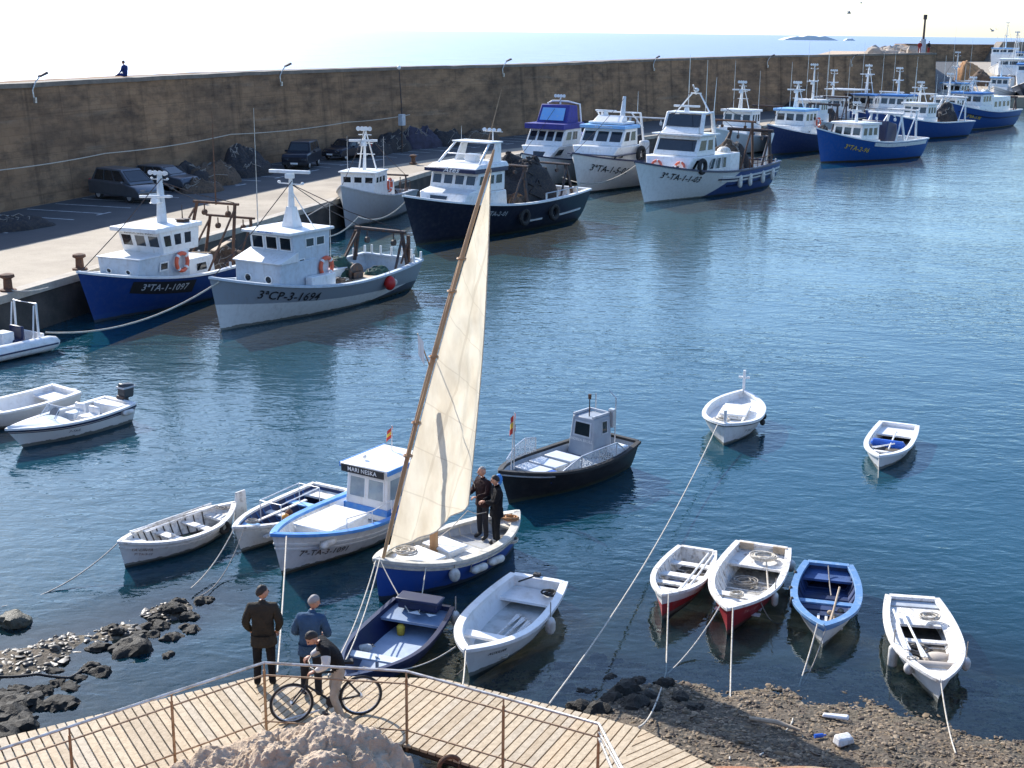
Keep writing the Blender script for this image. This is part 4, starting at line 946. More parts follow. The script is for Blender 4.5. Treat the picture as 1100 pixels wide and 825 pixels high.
c2 = Cab(B4, .7, 3.5, 1.6, zd + 1.3, .7, 3.2, 1.62, zd + 2.85, WHITE2, 'wheelhouse', .06); c2.windows('front', 4, .04, .96, .36, .86, gap=.03); c2.windows('port', 3, .05, .9, .36, .86, gap=.04)
c2.roof(NAVY, .12, .3, front=.55); flat_text('Ates', .55, (3.82, .15, zd + 3.05), (0, 1, 0), (-.05, 0, 1), c2.o, TEXTW, 'name_lettering', .35)
b = MB(); zr = zd + 3.16; b.hexa([(.4, -1.7, zr), (3.6, -1.7, zr), (3.6, 1.7, zr), (.4, 1.7, zr)], [(.5, -1.6, zr + .4), (3.1, -1.6, zr + .3), (3.1, 1.6, zr + .3), (.5, 1.6, zr + .4)])
b.build('bridge_coaming', WHITE2, c2.o, bevel=.05)
b = MB()
for sg in (1, -1): b.hexa([(.7, sg * 1.35, zr + .35), (1.5, sg * 1.35, zr + .35), (1.5, sg * 1.22, zr + .35), (.7, sg * 1.22, zr + .35)], [(.5, sg * 1.2, zr + 1.85), (1.0, sg * 1.2, zr + 1.85), (1.0, sg * 1.07, zr + 1.85), (.5, sg * 1.07, zr + 1.85)]); b.tube([(2.9, sg * 1.4, zr + .3), (1.6, sg * 1.15, zr + 1.85)], .07, 7)
b.box((1.1, 0, zr + 1.9), (1.3, 2.6, .12)); b.tube([(2.3, -1.25, zr + 1.0), (2.3, 1.25, zr + 1.0)], .05, 6); b.build('flybridge_arch', WHITE2, c2.o, bevel=.03)
b = MB(); b.tube([(.9, .9, zr + 1.9), (.9, .9, zr + 2.7)], .04, 6); b.box((.9, .9, zr + 2.75), (.06, 1.3, .06))
for k in (.4, .75, 1.05, 1.4): b.tube([(.85, k, zr + 2.85), (1.03, k, zr + 2.9)], [.05, .14], 9)
b.build('floodlight', WHITE2, B4.root); hatch(B4, 1.6, zr + .3, .5, .7, .6, WHITE2, 'bridge_console')
whip(B4, (.2, -.2, zr + .4), 5.6, .05, BRONZE, lean=(-.4, .9), name='boom_pole'); whip(B4, (.6, -1.5, zr + .4), 2.6, .022); whip(B4, (.3, .3, zr + 1.9), 2.2, .02, STEEL)
gantry(B4, -6.0, 2.0, 1.6, 2.6, STEEL, .1, -.3); gantry(B4, -1.0, 2.0, 1.6, 2.9, STEEL, .1, .2, name='net_boom'); winch(B4, -.9, 1.2, RUST, 2.6, .5)
b = MB(); b.tube([(-.7, -2.0, 4.5), (.2, -2.2, 4.75), (-.5, -2.9, 4.7)], .09, 8); b.box((-1.0, -1.6, 4.6), (1.8, 1.0, .12)); b.build('canopy_frame', LGREY, B4.root, bevel=.02)
nets_on(B4, (-3.4, -.2, 1.0), 3.3, 2.0, 3.2, NETD, 'large black net mound on the stern of the black trawler', 21, ropes=22, rm=NETD, rough=.4, flat=2.0)
nets_on(B4, (-.9, 1.5, 1.1), 1.1, .5, 1.35, NETB, 'brown floats and net bundle behind the black trawler wheelhouse', 22, ropes=10, rm=NETO)
nets_on(B4, (-5.8, .6, 1.1), 1.2, 1.0, .5, NETB, 'low tangle of gear on the stern deck of the black trawler', 23, ropes=5)
b = MB(); b.box((-4.8, 1.3, 1.35), (1.0, .7, .5)); b.build('white_box', WHITE2, B4.root, bevel=.05)
stanchions(B4, .12, .36, 4, .5, WORN, 'bulwark_post'); rails(B4, [B4.pt(u, 1, 1, -.1) for u in (.12, .2, .28, .36)], .5, LGREY, .04, mid=False)
for u, k in ((.5, 'midships'), (.3, 'stern quarter')): tyre('black tyre hung on the black trawler hull %s' % k, B4.w(B4.side(u, .75, 1, .14)), (math.cos(B4.th + 1.57), math.sin(B4.th + 1.57), 0), .38, .14)
B4.text('3ªTA-2-01', .38, 2.2, .5, LGREY)

# --- white boat with violet awning
H5 = banded('white_hull_far', (.06, .09, .25), [((.72, .72, .71), .0, 0, 0)], streak=.25)
B5 = Boat('fishing_boat', 'white boat with violet awning and radar arch behind the black trawler', 'fishing boat', 12, 4.4, 1.8, 2.6, 1.6, bow=(560, 165), hd=-118, rake=1.0, draft=.5)
B5.hull(H5); B5.gunwale(NAVY, .14, .05, .07); B5.inner(0, WHITE, GREYDECK, drop=.8)
c = Cab(B5, -1.2, 3.9, 1.75, 1.5, -1.2, 3.0, 1.6, 2.95, WHITE2, 'deckhouse', .06); c.window('front', .3, .75, .4, .75, fr=.03); c.window('port', .1, .3, .5, .85, fr=.03)
c2 = Cab(B5, -1.0, 2.5, 1.55, 2.95, -1.0, 1.7, 1.5, 4.15, WHITE2, 'wheelhouse', .05); c2.windows('front', 4, .03, .97, .25, .88, gap=.02); c2.windows('port', 2, .12, .75, .3, .85); c2.roof(PURPLE, .15, .4, front=.7)
flat_text('Nova Rosa', .32, (2.38, .1, 4.36), (0, 1, 0), (0, 0, 1), c2.o, TEXTW, 'name_lettering', .3)
b = MB(); b.hexa([(-.8, -1.3, 4.5), (1.2, -1.3, 4.5), (1.2, 1.3, 4.5), (-.8, 1.3, 4.5)], [(-.8, -1.2, 5.8), (.5, -1.2, 5.9), (.5, 1.2, 5.9), (-.8, 1.2, 5.8)]); b.build('flybridge_canopy', PURPLE, c2.o, bevel=.06)
b = MB(); b.add([(1.215, -1.0, 4.75), (1.215, 1.0, 4.75), (.72, .95, 5.65), (.72, -.95, 5.65)], [(0, 1, 2, 3)]); b.build('window', [LBLUE], c2.o)
b = MB()
for sg in (1, -1): b.tube([(-1.0, sg * 1.5, 4.1), (-.9, sg * 1.35, 5.9), (-.3, sg * .7, 6.1), (-.3, 0, 6.12)], .07, 7)
b.build('radar_arch', WHITE2, B5.root); mast_column(B5, -.3, 5.9, .5, WHITE, .07, .05, radar=False, bars=0)
lifebuoy('orange lifebuoy on the boat with the violet awning', B5.w((-.8, 1.7, 2.35)), (math.cos(B5.th + 1.57), math.sin(B5.th + 1.57), 0))
b = MB(); b.box((-2.2, 0, 3.2), (1.8, 3.0, .9)); b.build('stern_canopy', PURPLE, B5.root, bevel=.1); nets_on(B5, (-4, 0, .9), 1.2, 1.4, 1.2, NETD, 'net pile under the violet stern awning', 31)

# --- white boat 3ªTA-1-5-01
H6 = banded('white_hull_ta5', (.035, .04, .06), [((.70, .70, .68), .12, 0, 0)], streak=.3)
B6 = Boat('fishing_boat', 'white fishing boat lettered TA-1-5-01 with blue visor over its wheelhouse', 'fishing boat', 15, 5.2, 2.0, 2.95, 1.8, bow=(615, 165), hd=-121, rake=1.3, draft=.6, fullb=1.1, p=2.3)
B6.hull(H6); B6.gunwale(NAVY, .16, .06, .09); B6.inner(0, WHITE, GREYDECK, drop=.8)
c = Cab(B6, .5, 4.6, 2.0, 1.85, .5, 4.1, 1.9, 3.25, WHITE2, 'deckhouse', .08); c.window('front', .05, .16, .4, .62, fr=.02); c.window('port', .06, .14, .4, .6, fr=.02); c.window('port', .3, .38, .4, .6, fr=.02)
b = MB(); b.box((2.5, 0, 2.65), (4.15, 4.04, .05)); b.build('house_stripe', NAVY, c.o)
c2 = Cab(B6, .7, 3.4, 1.75, 3.25, .7, 2.6, 1.7, 4.45, WHITE2, 'wheelhouse', .06); c2.windows('front', 3, .04, .96, .2, .85, gap=.03); c2.windows('port', 2, .06, .85, .25, .85, gap=.06); c2.roof(LBLUE, .15, .3, front=.5); flat_text('La Palmera', .3, (3.13, .1, 4.62), (0, 1, 0), (0, 0, 1), c2.o, TEXTW, 'name_lettering', .3)
b = MB(); zr = 4.78
b.box((1.6, 0, zr + .18), (2.0, 2.8, .3)); b.hexa([(1.4, -1.2, zr + .33), (2.3, -1.2, zr + .33), (2.3, 1.2, zr + .33), (1.4, 1.2, zr + .33)], [(1.3, -1.1, zr + 1.0), (1.7, -1.1, zr + 1.0), (1.7, 1.1, zr + 1.0), (1.3, 1.1, zr + 1.0)]); b.build('flybridge', WHITE2, c2.o, bevel=.05)
b = MB()
for sg in (1, -1): b.tube([(-.4, sg * 1.7, 3.3), (.1, sg * 1.6, zr + 1.3), (1.2, sg * 1.4, zr + 1.35)], .09, 7); b.tube([(1.1, sg * 1.4, zr + 1.3), (-.3, sg * 1.65, 4.4)], .06, 6)
b.tube([(.1, -1.6, zr + 1.3), (.1, 1.6, zr + 1.3)], .09, 7); b.build('radar_arch', WHITE2, B6.root)
b = MB(); b.tube([(.5, .3, zr + .3), (-.2, .1, zr + 3.2)], [.22, .12], 8); b.build('mast', PALEBLUE, B6.root); b = MB(); b.box((1.4, -.6, zr + 1.55), (.2, 1.7, .16)); b.tube([(1.4, -.6, zr + 1.0), (1.4, -.6, zr + 1.5)], [.2, .14], 10); b.build('radar', WHITE2, B6.root, bevel=.03)
whip(B6, (.2, 1.4, zr + 1.3), 2.6, .025); b = MB(); b.box((-.2, 1.85, 2.9), (1.0, .5, 1.2)); b.build('raft_canister', LGREY, B6.root, bevel=.15)
gantry(B6, -4.5, 2.0, 1.6, 3.4, LGREY, .1, .3); nets_on(B6, (-3.2, 0, 1.1), 1.8, 1.8, 1.8, NETD, 'net pile on the aft deck of the white boat lettered TA-1-5-01', 33)
tyre('black tyre standing on the deck edge of the white boat lettered TA-1-5-01', B6.w((.9, 2.15, 2.55)), (math.cos(B6.th + 1.57), math.sin(B6.th + 1.57), 0), .5, .16)
B6.text('3ªTA-1-5-01', .68, 4.2, .8, TEXTB)

# --- white and blue boat 3ªTA-1-1-03
H7 = banded('white_blue_hull', (.035, .075, .22), [((.74, .74, .72), .95, -.62, .0)], streak=.22)
B7 = Boat('fishing_boat', 'white fishing boat with dark blue lower hull lettered TA-1-1-03, nearest the open harbour', 'fishing boat', 17.4, 5.4, 1.75, 2.9, 1.9, bow=(682, 174), hd=-127, rake=1.7, draft=.6, tw=.8, fullb=1.05, p=2.2)
B7.hull(H7); B7.gunwale(NAVY, .18, .07, .1); B7.inner(0, WHITE, GREYDECK, drop=.8); B7.strake(WHITE, .35, .75, .05, .0, .56, name='side_panel'); B7.strake(NAVY, .5, .6, .09, .0, .58); B7.strake(NAVY, 1.0, 1.1, .05, .0, .5)
c = Cab(B7, -1.0, 4.9, 2.05, 1.7, -1.0, 4.2, 1.95, 3.0, WHITE2, 'deckhouse', .08); 
for u in (.28, .72): c.window('front', u - .09, u + .09, .1, .55, frame=WHITE2, fr=.04)
for i, u in enumerate((.10, .52, .66, .80)): c.window('port', u, u + .085, .25, .85, fr=.04)
c2 = Cab(B7, .9, 3.6, 1.75, 3.0, .9, 2.95, 1.7, 4.35, WHITE2, 'wheelhouse', .07); c2.window('front', .05, .95, .2, .85, fr=.06); c2.window('port', .05, .45, .25, .82); c2.window('port', .52, .85, .25, .82); c2.roof(WHITE2, .25, .16, front=.5)
b = MB(); zr = 4.52
for sg in (1, -1): b.tube([(2.6, sg * 1.5, zr), (2.2, sg * 1.4, zr + 1.8), (1.0, sg * 1.4, zr + 1.9), (.8, sg * 1.5, zr)], .16, 8)
b.box((1.6, 0, zr + 1.85), (1.4, 2.9, .16)); b.hexa([(2.2, -1.4, zr), (3.0, -1.4, zr), (3.0, 1.4, zr), (2.2, 1.4, zr)], [(2.3, -1.3, zr + .6), (2.6, -1.3, zr + .6), (2.6, 1.3, zr + .6), (2.3, 1.3, zr + .6)]); b.build('flybridge', WHITE2, c2.o, bevel=.04)
b = MB(); b.add([(2.66, -1.3, zr + .6), (2.66, 1.3, zr + .6), (2.34, 1.3, zr + 1.7), (2.34, -1.3, zr + 1.7)], [(0, 1, 2, 3)]); b.build('windscreen', GLASSD, c2.o)
b = MB(); b.tube([(1.6, -.3, zr + 1.9), (1.6, -.3, zr + 2.3)], [.2, .15], 10); b.box((1.6, -.3, zr + 2.42), (.2, 1.9, .18), rz=.2); b.build('radar', WHITE2, B7.root, bevel=.03)
b = MB()
for sg in (1, -1): b.tube([(1.2, sg * 1.3, zr + 1.9), (.9, sg * .3, zr + 3.6)], .06, 6)
b.tube([(.9, -.4, zr + 3.6), (.9, .4, zr + 3.6)], .07, 6); b.ball((.9, 0, zr + 3.9), .2); b.tube([(.9, 0, zr + 3.5), (1.4, 0, zr + 4.4)], .06, 6); b.build('mast', WHITE2, B7.root)
whip(B7, (.9, -.6, zr + 1.9), 5.2, .035); whip(B7, (.9, .8, zr + 1.9), 4.8, .03); whip(B7, (.6, 1.3, zr + 1.9), 3.2, .03, lean=(-.2, 0))
gantry(B7, -4.6, 1.9, 1.6, 3.6, RUST, .1, .3); gantry(B7, -7.2, 2.0, 1.6, 2.6, STEEL, .13, .4, name='stern_gallows')
b = MB(); b.box((-7.6, 1.5, 2.9), (.25, .3, 2.6), rot=Matrix.Rotation(-.5, 3, 'Y')); b.build('trawl_door', WHITE, B7.root)
winch(B7, -2.6, 1.6, RUST, 2.2, .5); nets_on(B7, (-3.1, .2, 1.2), 1.5, 1.6, 2.3, NETB, 'brown net mound behind the long cabin of the white and dark blue boat', 41, ropes=10); nets_on(B7, (-5.7, -.3, 1.2), 1.6, 1.5, 2.1, NETD, 'dark net mound on the stern of the white and dark blue boat', 42, ropes=6)
b = MB(); b.ball((-1.9, .9, 3.0), (.6, .5, .35)); b.build('canvas_bundle', FENDER, B7.root); b = MB(); b.box((-1.9, .9, 2.0), (1.6, 1.8, 1.9)); b.build('aft_house', WHITE2, B7.root, bevel=.05)
rails(B7, [B7.pt(u, 1, 1, -.12) for u in (.1, .18, .26, .34)], .7, RUST, .03); stanchions(B7, .06, .3, 3, .35)
tyre('black tyre leaning on the cabin side of the white and dark blue boat', B7.w((3.3, 2.1, 2.35)), (math.cos(B7.th + 1.57), math.sin(B7.th + 1.57), 0), .42, .15)
for k, u in enumerate((.42, .33, .2, .09)): fender('%s white fender from the bow on the side of the white and dark blue boat' % ('first', 'second', 'third', 'fourth')[k], B7.w(B7.side(u, .75, 1, .18)), .95, .17)
lifebuoy('left of two orange lifebuoys on the bow of the white and dark blue boat', B7.w((4.62, -.75, 2.3)), (math.cos(B7.th), math.sin(B7.th), .35)); lifebuoy('right of two orange lifebuoys on the bow of the white and dark blue boat', B7.w((4.62, 1.1, 2.3)), (math.cos(B7.th), math.sin(B7.th), .35))
B7.text('3ª-TA-1-1-03', .62, 4.9, .62, TEXTB)

# --- farther boats, one recipe with each boat's own measures
def far_boat(label, bow, zb, L, B, hd, hm, house=(.48, .72), w=.36, wm=WHITE2, roofm=WHITE2, gun=WHITE, mastk='tripod', mh=2.4, gant=True, net=None, name_=None, nsd=50, deck=1.5, up=True, visor=None, text=None, zm=None, cabh=1.5, gm=STEEL, rake=1.1, visp=None):
    bt = Boat('fishing_boat', label, 'fishing boat', L, B, zm or zb * .6, zb, zb * .58, bow=bow, hd=hd, rake=rake, draft=.6, fullb=.95, tw=.78, p=2.2)
    bt.hull(hm, 24, 7); bt.gunwale(gun, .16, .06, .1, 24); bt.inner(0, wm, GREYDECK, drop=.8, n=18)
    x0 = -L / 2 + L * house[0]; x1 = -L / 2 + L * house[1]; z = bt.sheer(house[1]) - .75
    c = Cab(bt, x0, x1, w * B, z, x0, x1 - .3, w * B - .06, z + cabh, wm, 'deckhouse', .06); c.port('front', .3, .5, .15); c.port('front', .7, .5, .15)
    for u in (.2, .5): c.port('port', u, .5, .15)
    zt = z + cabh
    if up:
        c2 = Cab(bt, x0 + .2, x1 - .9, w * B - .12, zt, x0 + .2, x1 - 1.1, w * B - .14, zt + 1.35, wm, 'wheelhouse', .05); c2.windows('front', 3, .05, .95, .3, .85, gap=.04); c2.windows('port', 3, .08, .9, .3, .85, gap=.05); c2.roof(roofm, .15, .22, front=.4); zt += 1.6
    (mast_tripod if mastk == 'tripod' else mast_column)(bt, (x0 + x1) / 2 - .3, zt, mh * .8)
    whip(bt, (x0 + .4, w * B - .3, zt), mh * 1.2, .03); whip(bt, (x0 + .3, -w * B + .3, zt), mh * 1.5, .03)
    if gant: gantry(bt, -L * .36, B * .38, bt.sheer(.15) - .3, 3.0, gm, .1, .3)
    winch(bt, x0 - 1.2, bt.sheer(.3) - .8, RUST, B * .4, .45)
    if net: nets_on(bt, (-L * .27, 0, bt.sheer(.2) - .9), L * .12, B * .36, net[1], net[0], net[2], nsd, ropes=6)
    if text: bt.text(text[0], text[1], text[2], text[3], text[4] if len(text) > 4 else TEXTW)
    return bt, zt
def simple_hull(n, c, boot=(.03, .03, .04), bz=.1): return banded(n, boot, [(c, bz, 0, 0)], streak=.18, worn=.15)
B8, _ = far_boat('white fishing boat half hidden behind the brown nets of the white and dark blue boat', (768, 138), 2.6, 13, 4.6, -125, simple_hull('white_hull_eight', (.7, .7, .68)), mh=3.0, net=(NETD, 1.6, 'net pile on the half hidden white boat'), nsd=51)
B9, _ = far_boat('dark navy fishing boat with white cabin and light blue roof and visor', (825, 134), 2.9, 13.5, 4.8, -128, simple_hull('navy_hull', (.015, .035, .11)), house=(.45, .74), wm=WHITE, roofm=LBLUE, mh=2.9, net=(NETD, 1.4, 'net pile on the navy boat with light blue roof'), nsd=52, cabh=1.3)
lifebuoy('orange lifebuoy on the cabin of the navy boat with light blue roof', B9.w((-.2, .37 * 4.8, 2.9)), (math.cos(B9.th + 1.57), math.sin(B9.th + 1.57), 0), .42)
B10, z = far_boat('fishing boat with white canopy and black nets behind the bright blue boat', (868, 120), 2.6, 14, 4.8, -130, simple_hull('black_hull_ten', (.02, .025, .04)), mastk='column', mh=3.6, roofm=LGREY, net=(NETD, 3.2, 'tall black net mound under the white canopy behind the bright blue boat'), nsd=53)
b = MB(); b.box((-2.5, 0, 4.9), (3.4, 4.4, .14)); b.build('canopy_roof', LGREY, B10.root, bevel=.04)
B11, _ = far_boat('bright blue fishing boat with white stern rail and low white wheelhouse', (877, 138), 3.1, 14.2, 4.9, -142, simple_hull('bright_blue_hull', (.014, .085, .31), (.10, .02, .02), .12), house=(.5, .76), wm=WHITE2, roofm=WHITE2, up=True, cabh=.5, mastk='column', mh=2.0, gm=WHITE, text=('3ªTA-2-96', .6, 3.0, .9, CLOTH_Y), zm=1.7)
B11.strake(WHITE, .08, .42, .06, .03, .6, name='bulwark_band'); gantry(B11, -3.2, 2.1, 1.2, 3.0, WHITE, .12, -.4, name='net_boom'); b = MB(); b.hexa([(-2.6, -1.6, 1.4), (-.9, -1.6, 1.4), (-.9, 1.6, 1.4), (-2.6, 1.6, 1.4)], [(-2.6, -1.5, 3.3), (-1.2, -1.5, 3.6), (-1.2, 1.5, 3.6), (-2.6, 1.5, 3.3)]); b.build('aft_awning', NAVY, B11.root, bevel=.1)
b = MB(); b.box((-4.5, .8, 1.3), (1.5, 1.0, .5)); b.build('fish_box', LBLUE, B11.root, bevel=.04)
B12, _ = far_boat('white and blue fishing boat with tall white mast behind the bright blue boat', (930, 118), 2.9, 15, 5.0, -135, simple_hull('blue_hull_twelve', (.02, .065, .24)), house=(.42, .68), roofm=BLUE, mh=3.6, mastk='column', gm=WHITE, net=(NETB, 1.6, 'brown net pile on the stern of the boat with the tall white mast'), nsd=54, cabh=1.7)
B13, _ = far_boat('dark boat with white rails and brown hanging net, left of the large blue boat', (985, 118), 2.6, 15, 4.8, -138, simple_hull('dark_blue_hull_thirteen', (.03, .06, .16)), house=(.45, .66), mh=3.2, mastk='column', gm=WHITE, net=(NETB, 3.0, 'brown net mound on the dark boat left of the large blue boat'), nsd=55)
B14, _ = far_boat('large blue fishing boat with blue topped wheelhouse, alone near the far end of the quay', (1016, 109), 3.6, 19, 5.8, -131, simple_hull('blue_hull_fourteen', (.016, .075, .27), (.3, .3, .3), .15), house=(.5, .72), wm=WHITE2, roofm=BLUE, mh=2.0, gant=False, text=('3ªBA-3-98', .6, 4.6, 1.0, CLOTH_Y), cabh=1.2, zm=2.1)
B14.strake(NAVY, .7, .82, .08, .0, .9); c = Cab(B14, -6.2, -.2, 1.9, 1.8, -6.2, -.3, 1.8, 3.9, WHITE2, 'aft_house'); c.windows('port', 4, .12, .95, .4, .75, gap=.08); nets_on(B14, (-1.6, 0, 3.9), 1.3, 1.3, .8, FENDER, 'pale canvas pile on the aft house of the large blue boat', 56)
gantry(B14, -8.3, 1.9, 1.9, 1.8, STEEL, .12)
# far basin at the right edge
far_boat('white trawler with wide upper bridge at the far quay, half cut by the right edge', (1086, 80), 4.5, 24, 7.0, -112, simple_hull('white_hull_basin', (.72, .72, .72)), house=(.35, .72), w=.4, mh=6, mastk='tripod', cabh=3.2, net=(NETB, 2, 'net pile on the wide white trawler at the far quay'), nsd=60)
far_boat('white trawler with blue bands at the far quay, behind the wide white one', (1073, 68), 4.6, 26, 7.5, -115, simple_hull('white_hull_basin_two', (.7, .72, .74)), house=(.3, .7), w=.42, roofm=LBLUE, mh=8, mastk='column', cabh=4.4)
far_boat('dark hulled white topped boat nearest us at the far quay, right edge', (1106, 87), 4.0, 22, 6.5, -112, simple_hull('dark_hull_basin', (.03, .05, .09)), house=(.3, .75), w=.4, roofm=BLUE, mh=5, mastk='column', cabh=3.0)

def squash(bt, z0, k):
    """lower everything built above z0 (measured against the photograph)"""
    for ch in [c for c in bt.root.children_recursive if c.data]:
        if ch.name.split('.')[0] in ('hull', 'gunwale', 'deck', 'registration_lettering', 'rubbing_strake'): continue
        for v in ch.data.vertices:
            if v.co.z > z0: v.co.z = z0 + (v.co.z - z0) * k
squash(B1, 1.4, .80); squash(B2, 1.4, .90); squash(B4, 2.1, .69); squash(B6, 4.6, .6); squash(B7, 4.4, .74)
for o_ in col.objects:
    if o_.get('label') == 'large black net mound on the stern of the black trawler': o_.scale.z = .86
    if o_.get('label', '').startswith('brown floats and net bundle'): o_.scale.z = .8
far_boat('small white work boat at the far quay, left of the wide white trawler', (1068, 93), 3.0, 15, 4.6, -118, simple_hull('white_hull_work', (.7, .7, .7)), mh=3.5, mastk='column', roofm=LBLUE)
far_boat('white trawler with blue bridge top at the far quay, cut by the right edge', (1100, 70), 4.4, 24, 7.0, -114, simple_hull('white_hull_basin_four', (.7, .71, .72)), house=(.3, .72), w=.42, roofm=BLUE, mh=7, mastk='tripod', cabh=3.6)
# more of the packed far row
far_boat('small white fishing boat with bare masts squeezed between the navy and bright blue boats', (848, 124), 2.6, 13, 4.4, -128, simple_hull('white_hull_squeezed', (.6, .6, .6)), mh=4.6, mastk='column', net=(NETD, 2.0, 'dark net pile on the squeezed white boat'), nsd=61)
far_boat('blue and white fishing boat with dark nets right behind the bright blue boat', (905, 116), 2.8, 14, 4.6, -132, simple_hull('blue_hull_second_row', (.02, .07, .25)), mh=4.0, roofm=BLUE, gm=WHITE, net=(NETD, 2.4, 'dark net pile on the blue boat of the second row'), nsd=62)
far_boat('blue fishing boat with low white cabin just left of the dark boat with white rails', (952, 122), 2.9, 15, 4.8, -140, simple_hull('blue_hull_low_cabin', (.018, .07, .25)), house=(.5, .7), mh=2.6, mastk='tripod', gm=WHITE, net=(NETD, 2.6, 'dark net pile on the blue boat with low white cabin'), nsd=63, cabh=1.1)
far_boat('white fishing boat with tall masts against the end of the long wall', (1000, 100), 3.0, 16, 5.0, -138, simple_hull('white_hull_wall_end', (.66, .66, .66)), mh=5.4, mastk='column', roofm=LBLUE, gm=WHITE)

def stay(bt, p, q, r=.016, name='stay'):
    p, q = Vector(p), Vector(q); b = MB(); b.tube([p, (p + q) / 2 - Vector((0, 0, .02 * (q - p).length)), q], r, 5); return b.build(name, STEEL, bt.root)
for o_ in [o_ for o_ in col.objects if o_.get('category') == 'fishing boat']:
    ms = [c for c in o_.children if c.name.startswith('mast')]; hu = [c for c in o_.children if c.name.startswith('hull')]; ga = [c for c in o_.children if c.name.startswith('stern_gantry') or c.name.startswith('stern_gallows')]
    if not ms or not hu: continue
    class K_: root = o_
    top = max((v.co for v in ms[0].data.vertices), key=lambda c: c.z).copy(); bowp = max((v.co for v in hu[0].data.vertices), key=lambda c: c.x + c.z).copy(); bowp.x -= .25; bowp.y = 0; bowp.z += .05
    stay(K_, top - Vector((0, 0, .15)), bowp, .018)
    if ga:
        gt = max((v.co for v in ga[0].data.vertices), key=lambda c: c.z).copy()
        for sg in (1, -1): stay(K_, top - Vector((0, 0, .3)), (gt.x, sg * abs(gt.y) * .8, gt.z), .018)
# mooring lines of the big boats
rope('pale mooring rope from the white inflatable boat up to the grey and white boat bow', at(49, 357, .5), B2.w((B2.L / 2 - .3, .2, 1.95)), .6, .035)
rope('pale mooring rope from the black trawler bow to the quay edge', B4.w((B4.L / 2 - .3, .1, 2.6)), at(338, 253, .6), .9, .04, via=[at(385, 233, 1.5)])
rope('pale mooring rope crossing the white hull lettered TA-1-5-01', B6.w((B6.L / 2 - 2.2, -2, 1.0)) , B7.w((B7.L / 2 - .6, -.3, 2.6)), .8, .035)

# ------------------------------------------------------------ on the quay: cars, nets, bollards
CARP = mat('silver_blue_car_paint', (.14, .155, .175), (.12, .135, .155), rough=.28, metal=.5); CARD = mat('dark_navy_car_paint', (.022, .025, .038), rough=.28, metal=.3); CARG = mat('grey_car_paint', (.12, .13, .15), rough=.3, metal=.4)
def car(label, loc, rz, paint, L=4.5, Wd=1.82, prof=None, gh=None, cat='car', wheel=.33, spare=False):
    """nose at +x; prof = body side outline, gh = greenhouse outline (x, z)"""
    t = thing('parked_car', label, cat, loc, rz, 'cars parked by the sea wall'); h = Wd / 2
    b = MB(); k = len(prof); vs = []
    for y, s in ((-h + .0, .0), (-h + .1, 1), (h - .1, 1), (h, 0)):
        vs += [(x * (1 if s == 0 else 1.0), y, z + (0. if s == 0 else .05 if z > .6 else 0)) for x, z in prof]
    fs = [tuple(range(k)), tuple(range(4 * k - 1, 3 * k - 1, -1))] + [(r * k + i, (r + 1) * k + i, (r + 1) * k + (i + 1) % k, r * k + (i + 1) % k) for r in range(3) for i in range(k)]
    b.add(vs, fs); body = b.build('body', paint, t, bevel=.05)
    (rx0, rx1, zb), (tx0, tx1, zt) = gh; wt = h - .24
    b = MB(); b.hexa([(rx0, -h + .06, zb), (rx1, -h + .06, zb), (rx1, h - .06, zb), (rx0, h - .06, zb)], [(tx0, -wt, zt), (tx1, -wt, zt), (tx1, wt, zt), (tx0, wt, zt)]); cab = b.build('cabin', paint, t, bevel=.06)
    c = Cab.__new__(Cab); c.b = None; c.yc = 0; c.wf = h - .06; c.Wf = wt; c.c = (rx0, rx1, h - .06, zb, tx0, tx1, wt, zt); c.o = cab
    for kf, ws in (('front', ((.06, .94),)), ('back', ((.08, .92),)), ('port', ((.10, .36), (.39, .64), (.67, .92))), ('star', ((.08, .33), (.36, .61), (.64, .90)))):
        for a, e in ws: c.window(kf, a, e, .18, .88, frame=BLACK, fr=.03, out=.012)
    for x in (-L * .31, L * .30):
        for sg in (1, -1):
            b = MB(); b.ring((0, 0, 0), wheel - .085, .088, 'Y', 22, 8); o = b.build('wheel', BLACK, t, loc=(x, sg * (h - .1), wheel)); b = MB(); b.tube([(0, -.07, 0), (0, .07, 0)], wheel * .62, 14)
            for q in range(5): a = q * 1.2566; b.box((math.cos(a) * wheel * .3, sg * .085, math.sin(a) * wheel * .3), (.05, .02, .05))
            b.build('rim', ALU, o)
    for sg in (1, -1):
        b = MB(); b.box((L / 2 - .1, sg * (h - .32), .72), (.14, .36, .16)); b.build('headlight', CLEAR, t, bevel=.03)
        b = MB(); b.box((-L / 2 + .05, sg * (h - .16), .95), (.1, .16, .34)); b.build('tail_light', REDB, t, bevel=.02)
        b = MB(); b.box((rx1 - .55, sg * (h + .1), zb + .1), (.1, .2, .15)); b.build('wing_mirror', paint, t, bevel=.03)
    b = MB(); b.box((L / 2 - .02, 0, .45), (.14, Wd - .12, .2)); b.build('bumper', BLACK, t, bevel=.04); b = MB(); b.box((-L / 2 + .02, 0, .45), (.14, Wd - .12, .2)); b.build('bumper', BLACK, t, bevel=.04)
    b = MB(); b.box((L / 2 + .055, 0, .48), (.02, .52, .12)); b.build('number_plate', WHITE2, t)
    if spare: b = MB(); b.tube([(-L / 2 - .18, 0, 1.0), (-L / 2 + .02, 0, 1.0)], .36, 18); b.build('spare_wheel', BLACK, t)
    return t
VAN = [(-2.2, .32), (-2.25, .95), (-2.2, 1.05), (.9, 1.02), (1.9, .85), (2.25, .62), (2.25, .32)]
SUV = [(-2.2, .42), (-2.22, 1.08), (-2.15, 1.12), (.75, 1.12), (2.05, 1.05), (2.2, .85), (2.2, .42)]
SED = [(-2.1, .3), (-2.12, .85), (-1.9, .95), (.8, .92), (1.9, .78), (2.1, .58), (2.1, .3)]
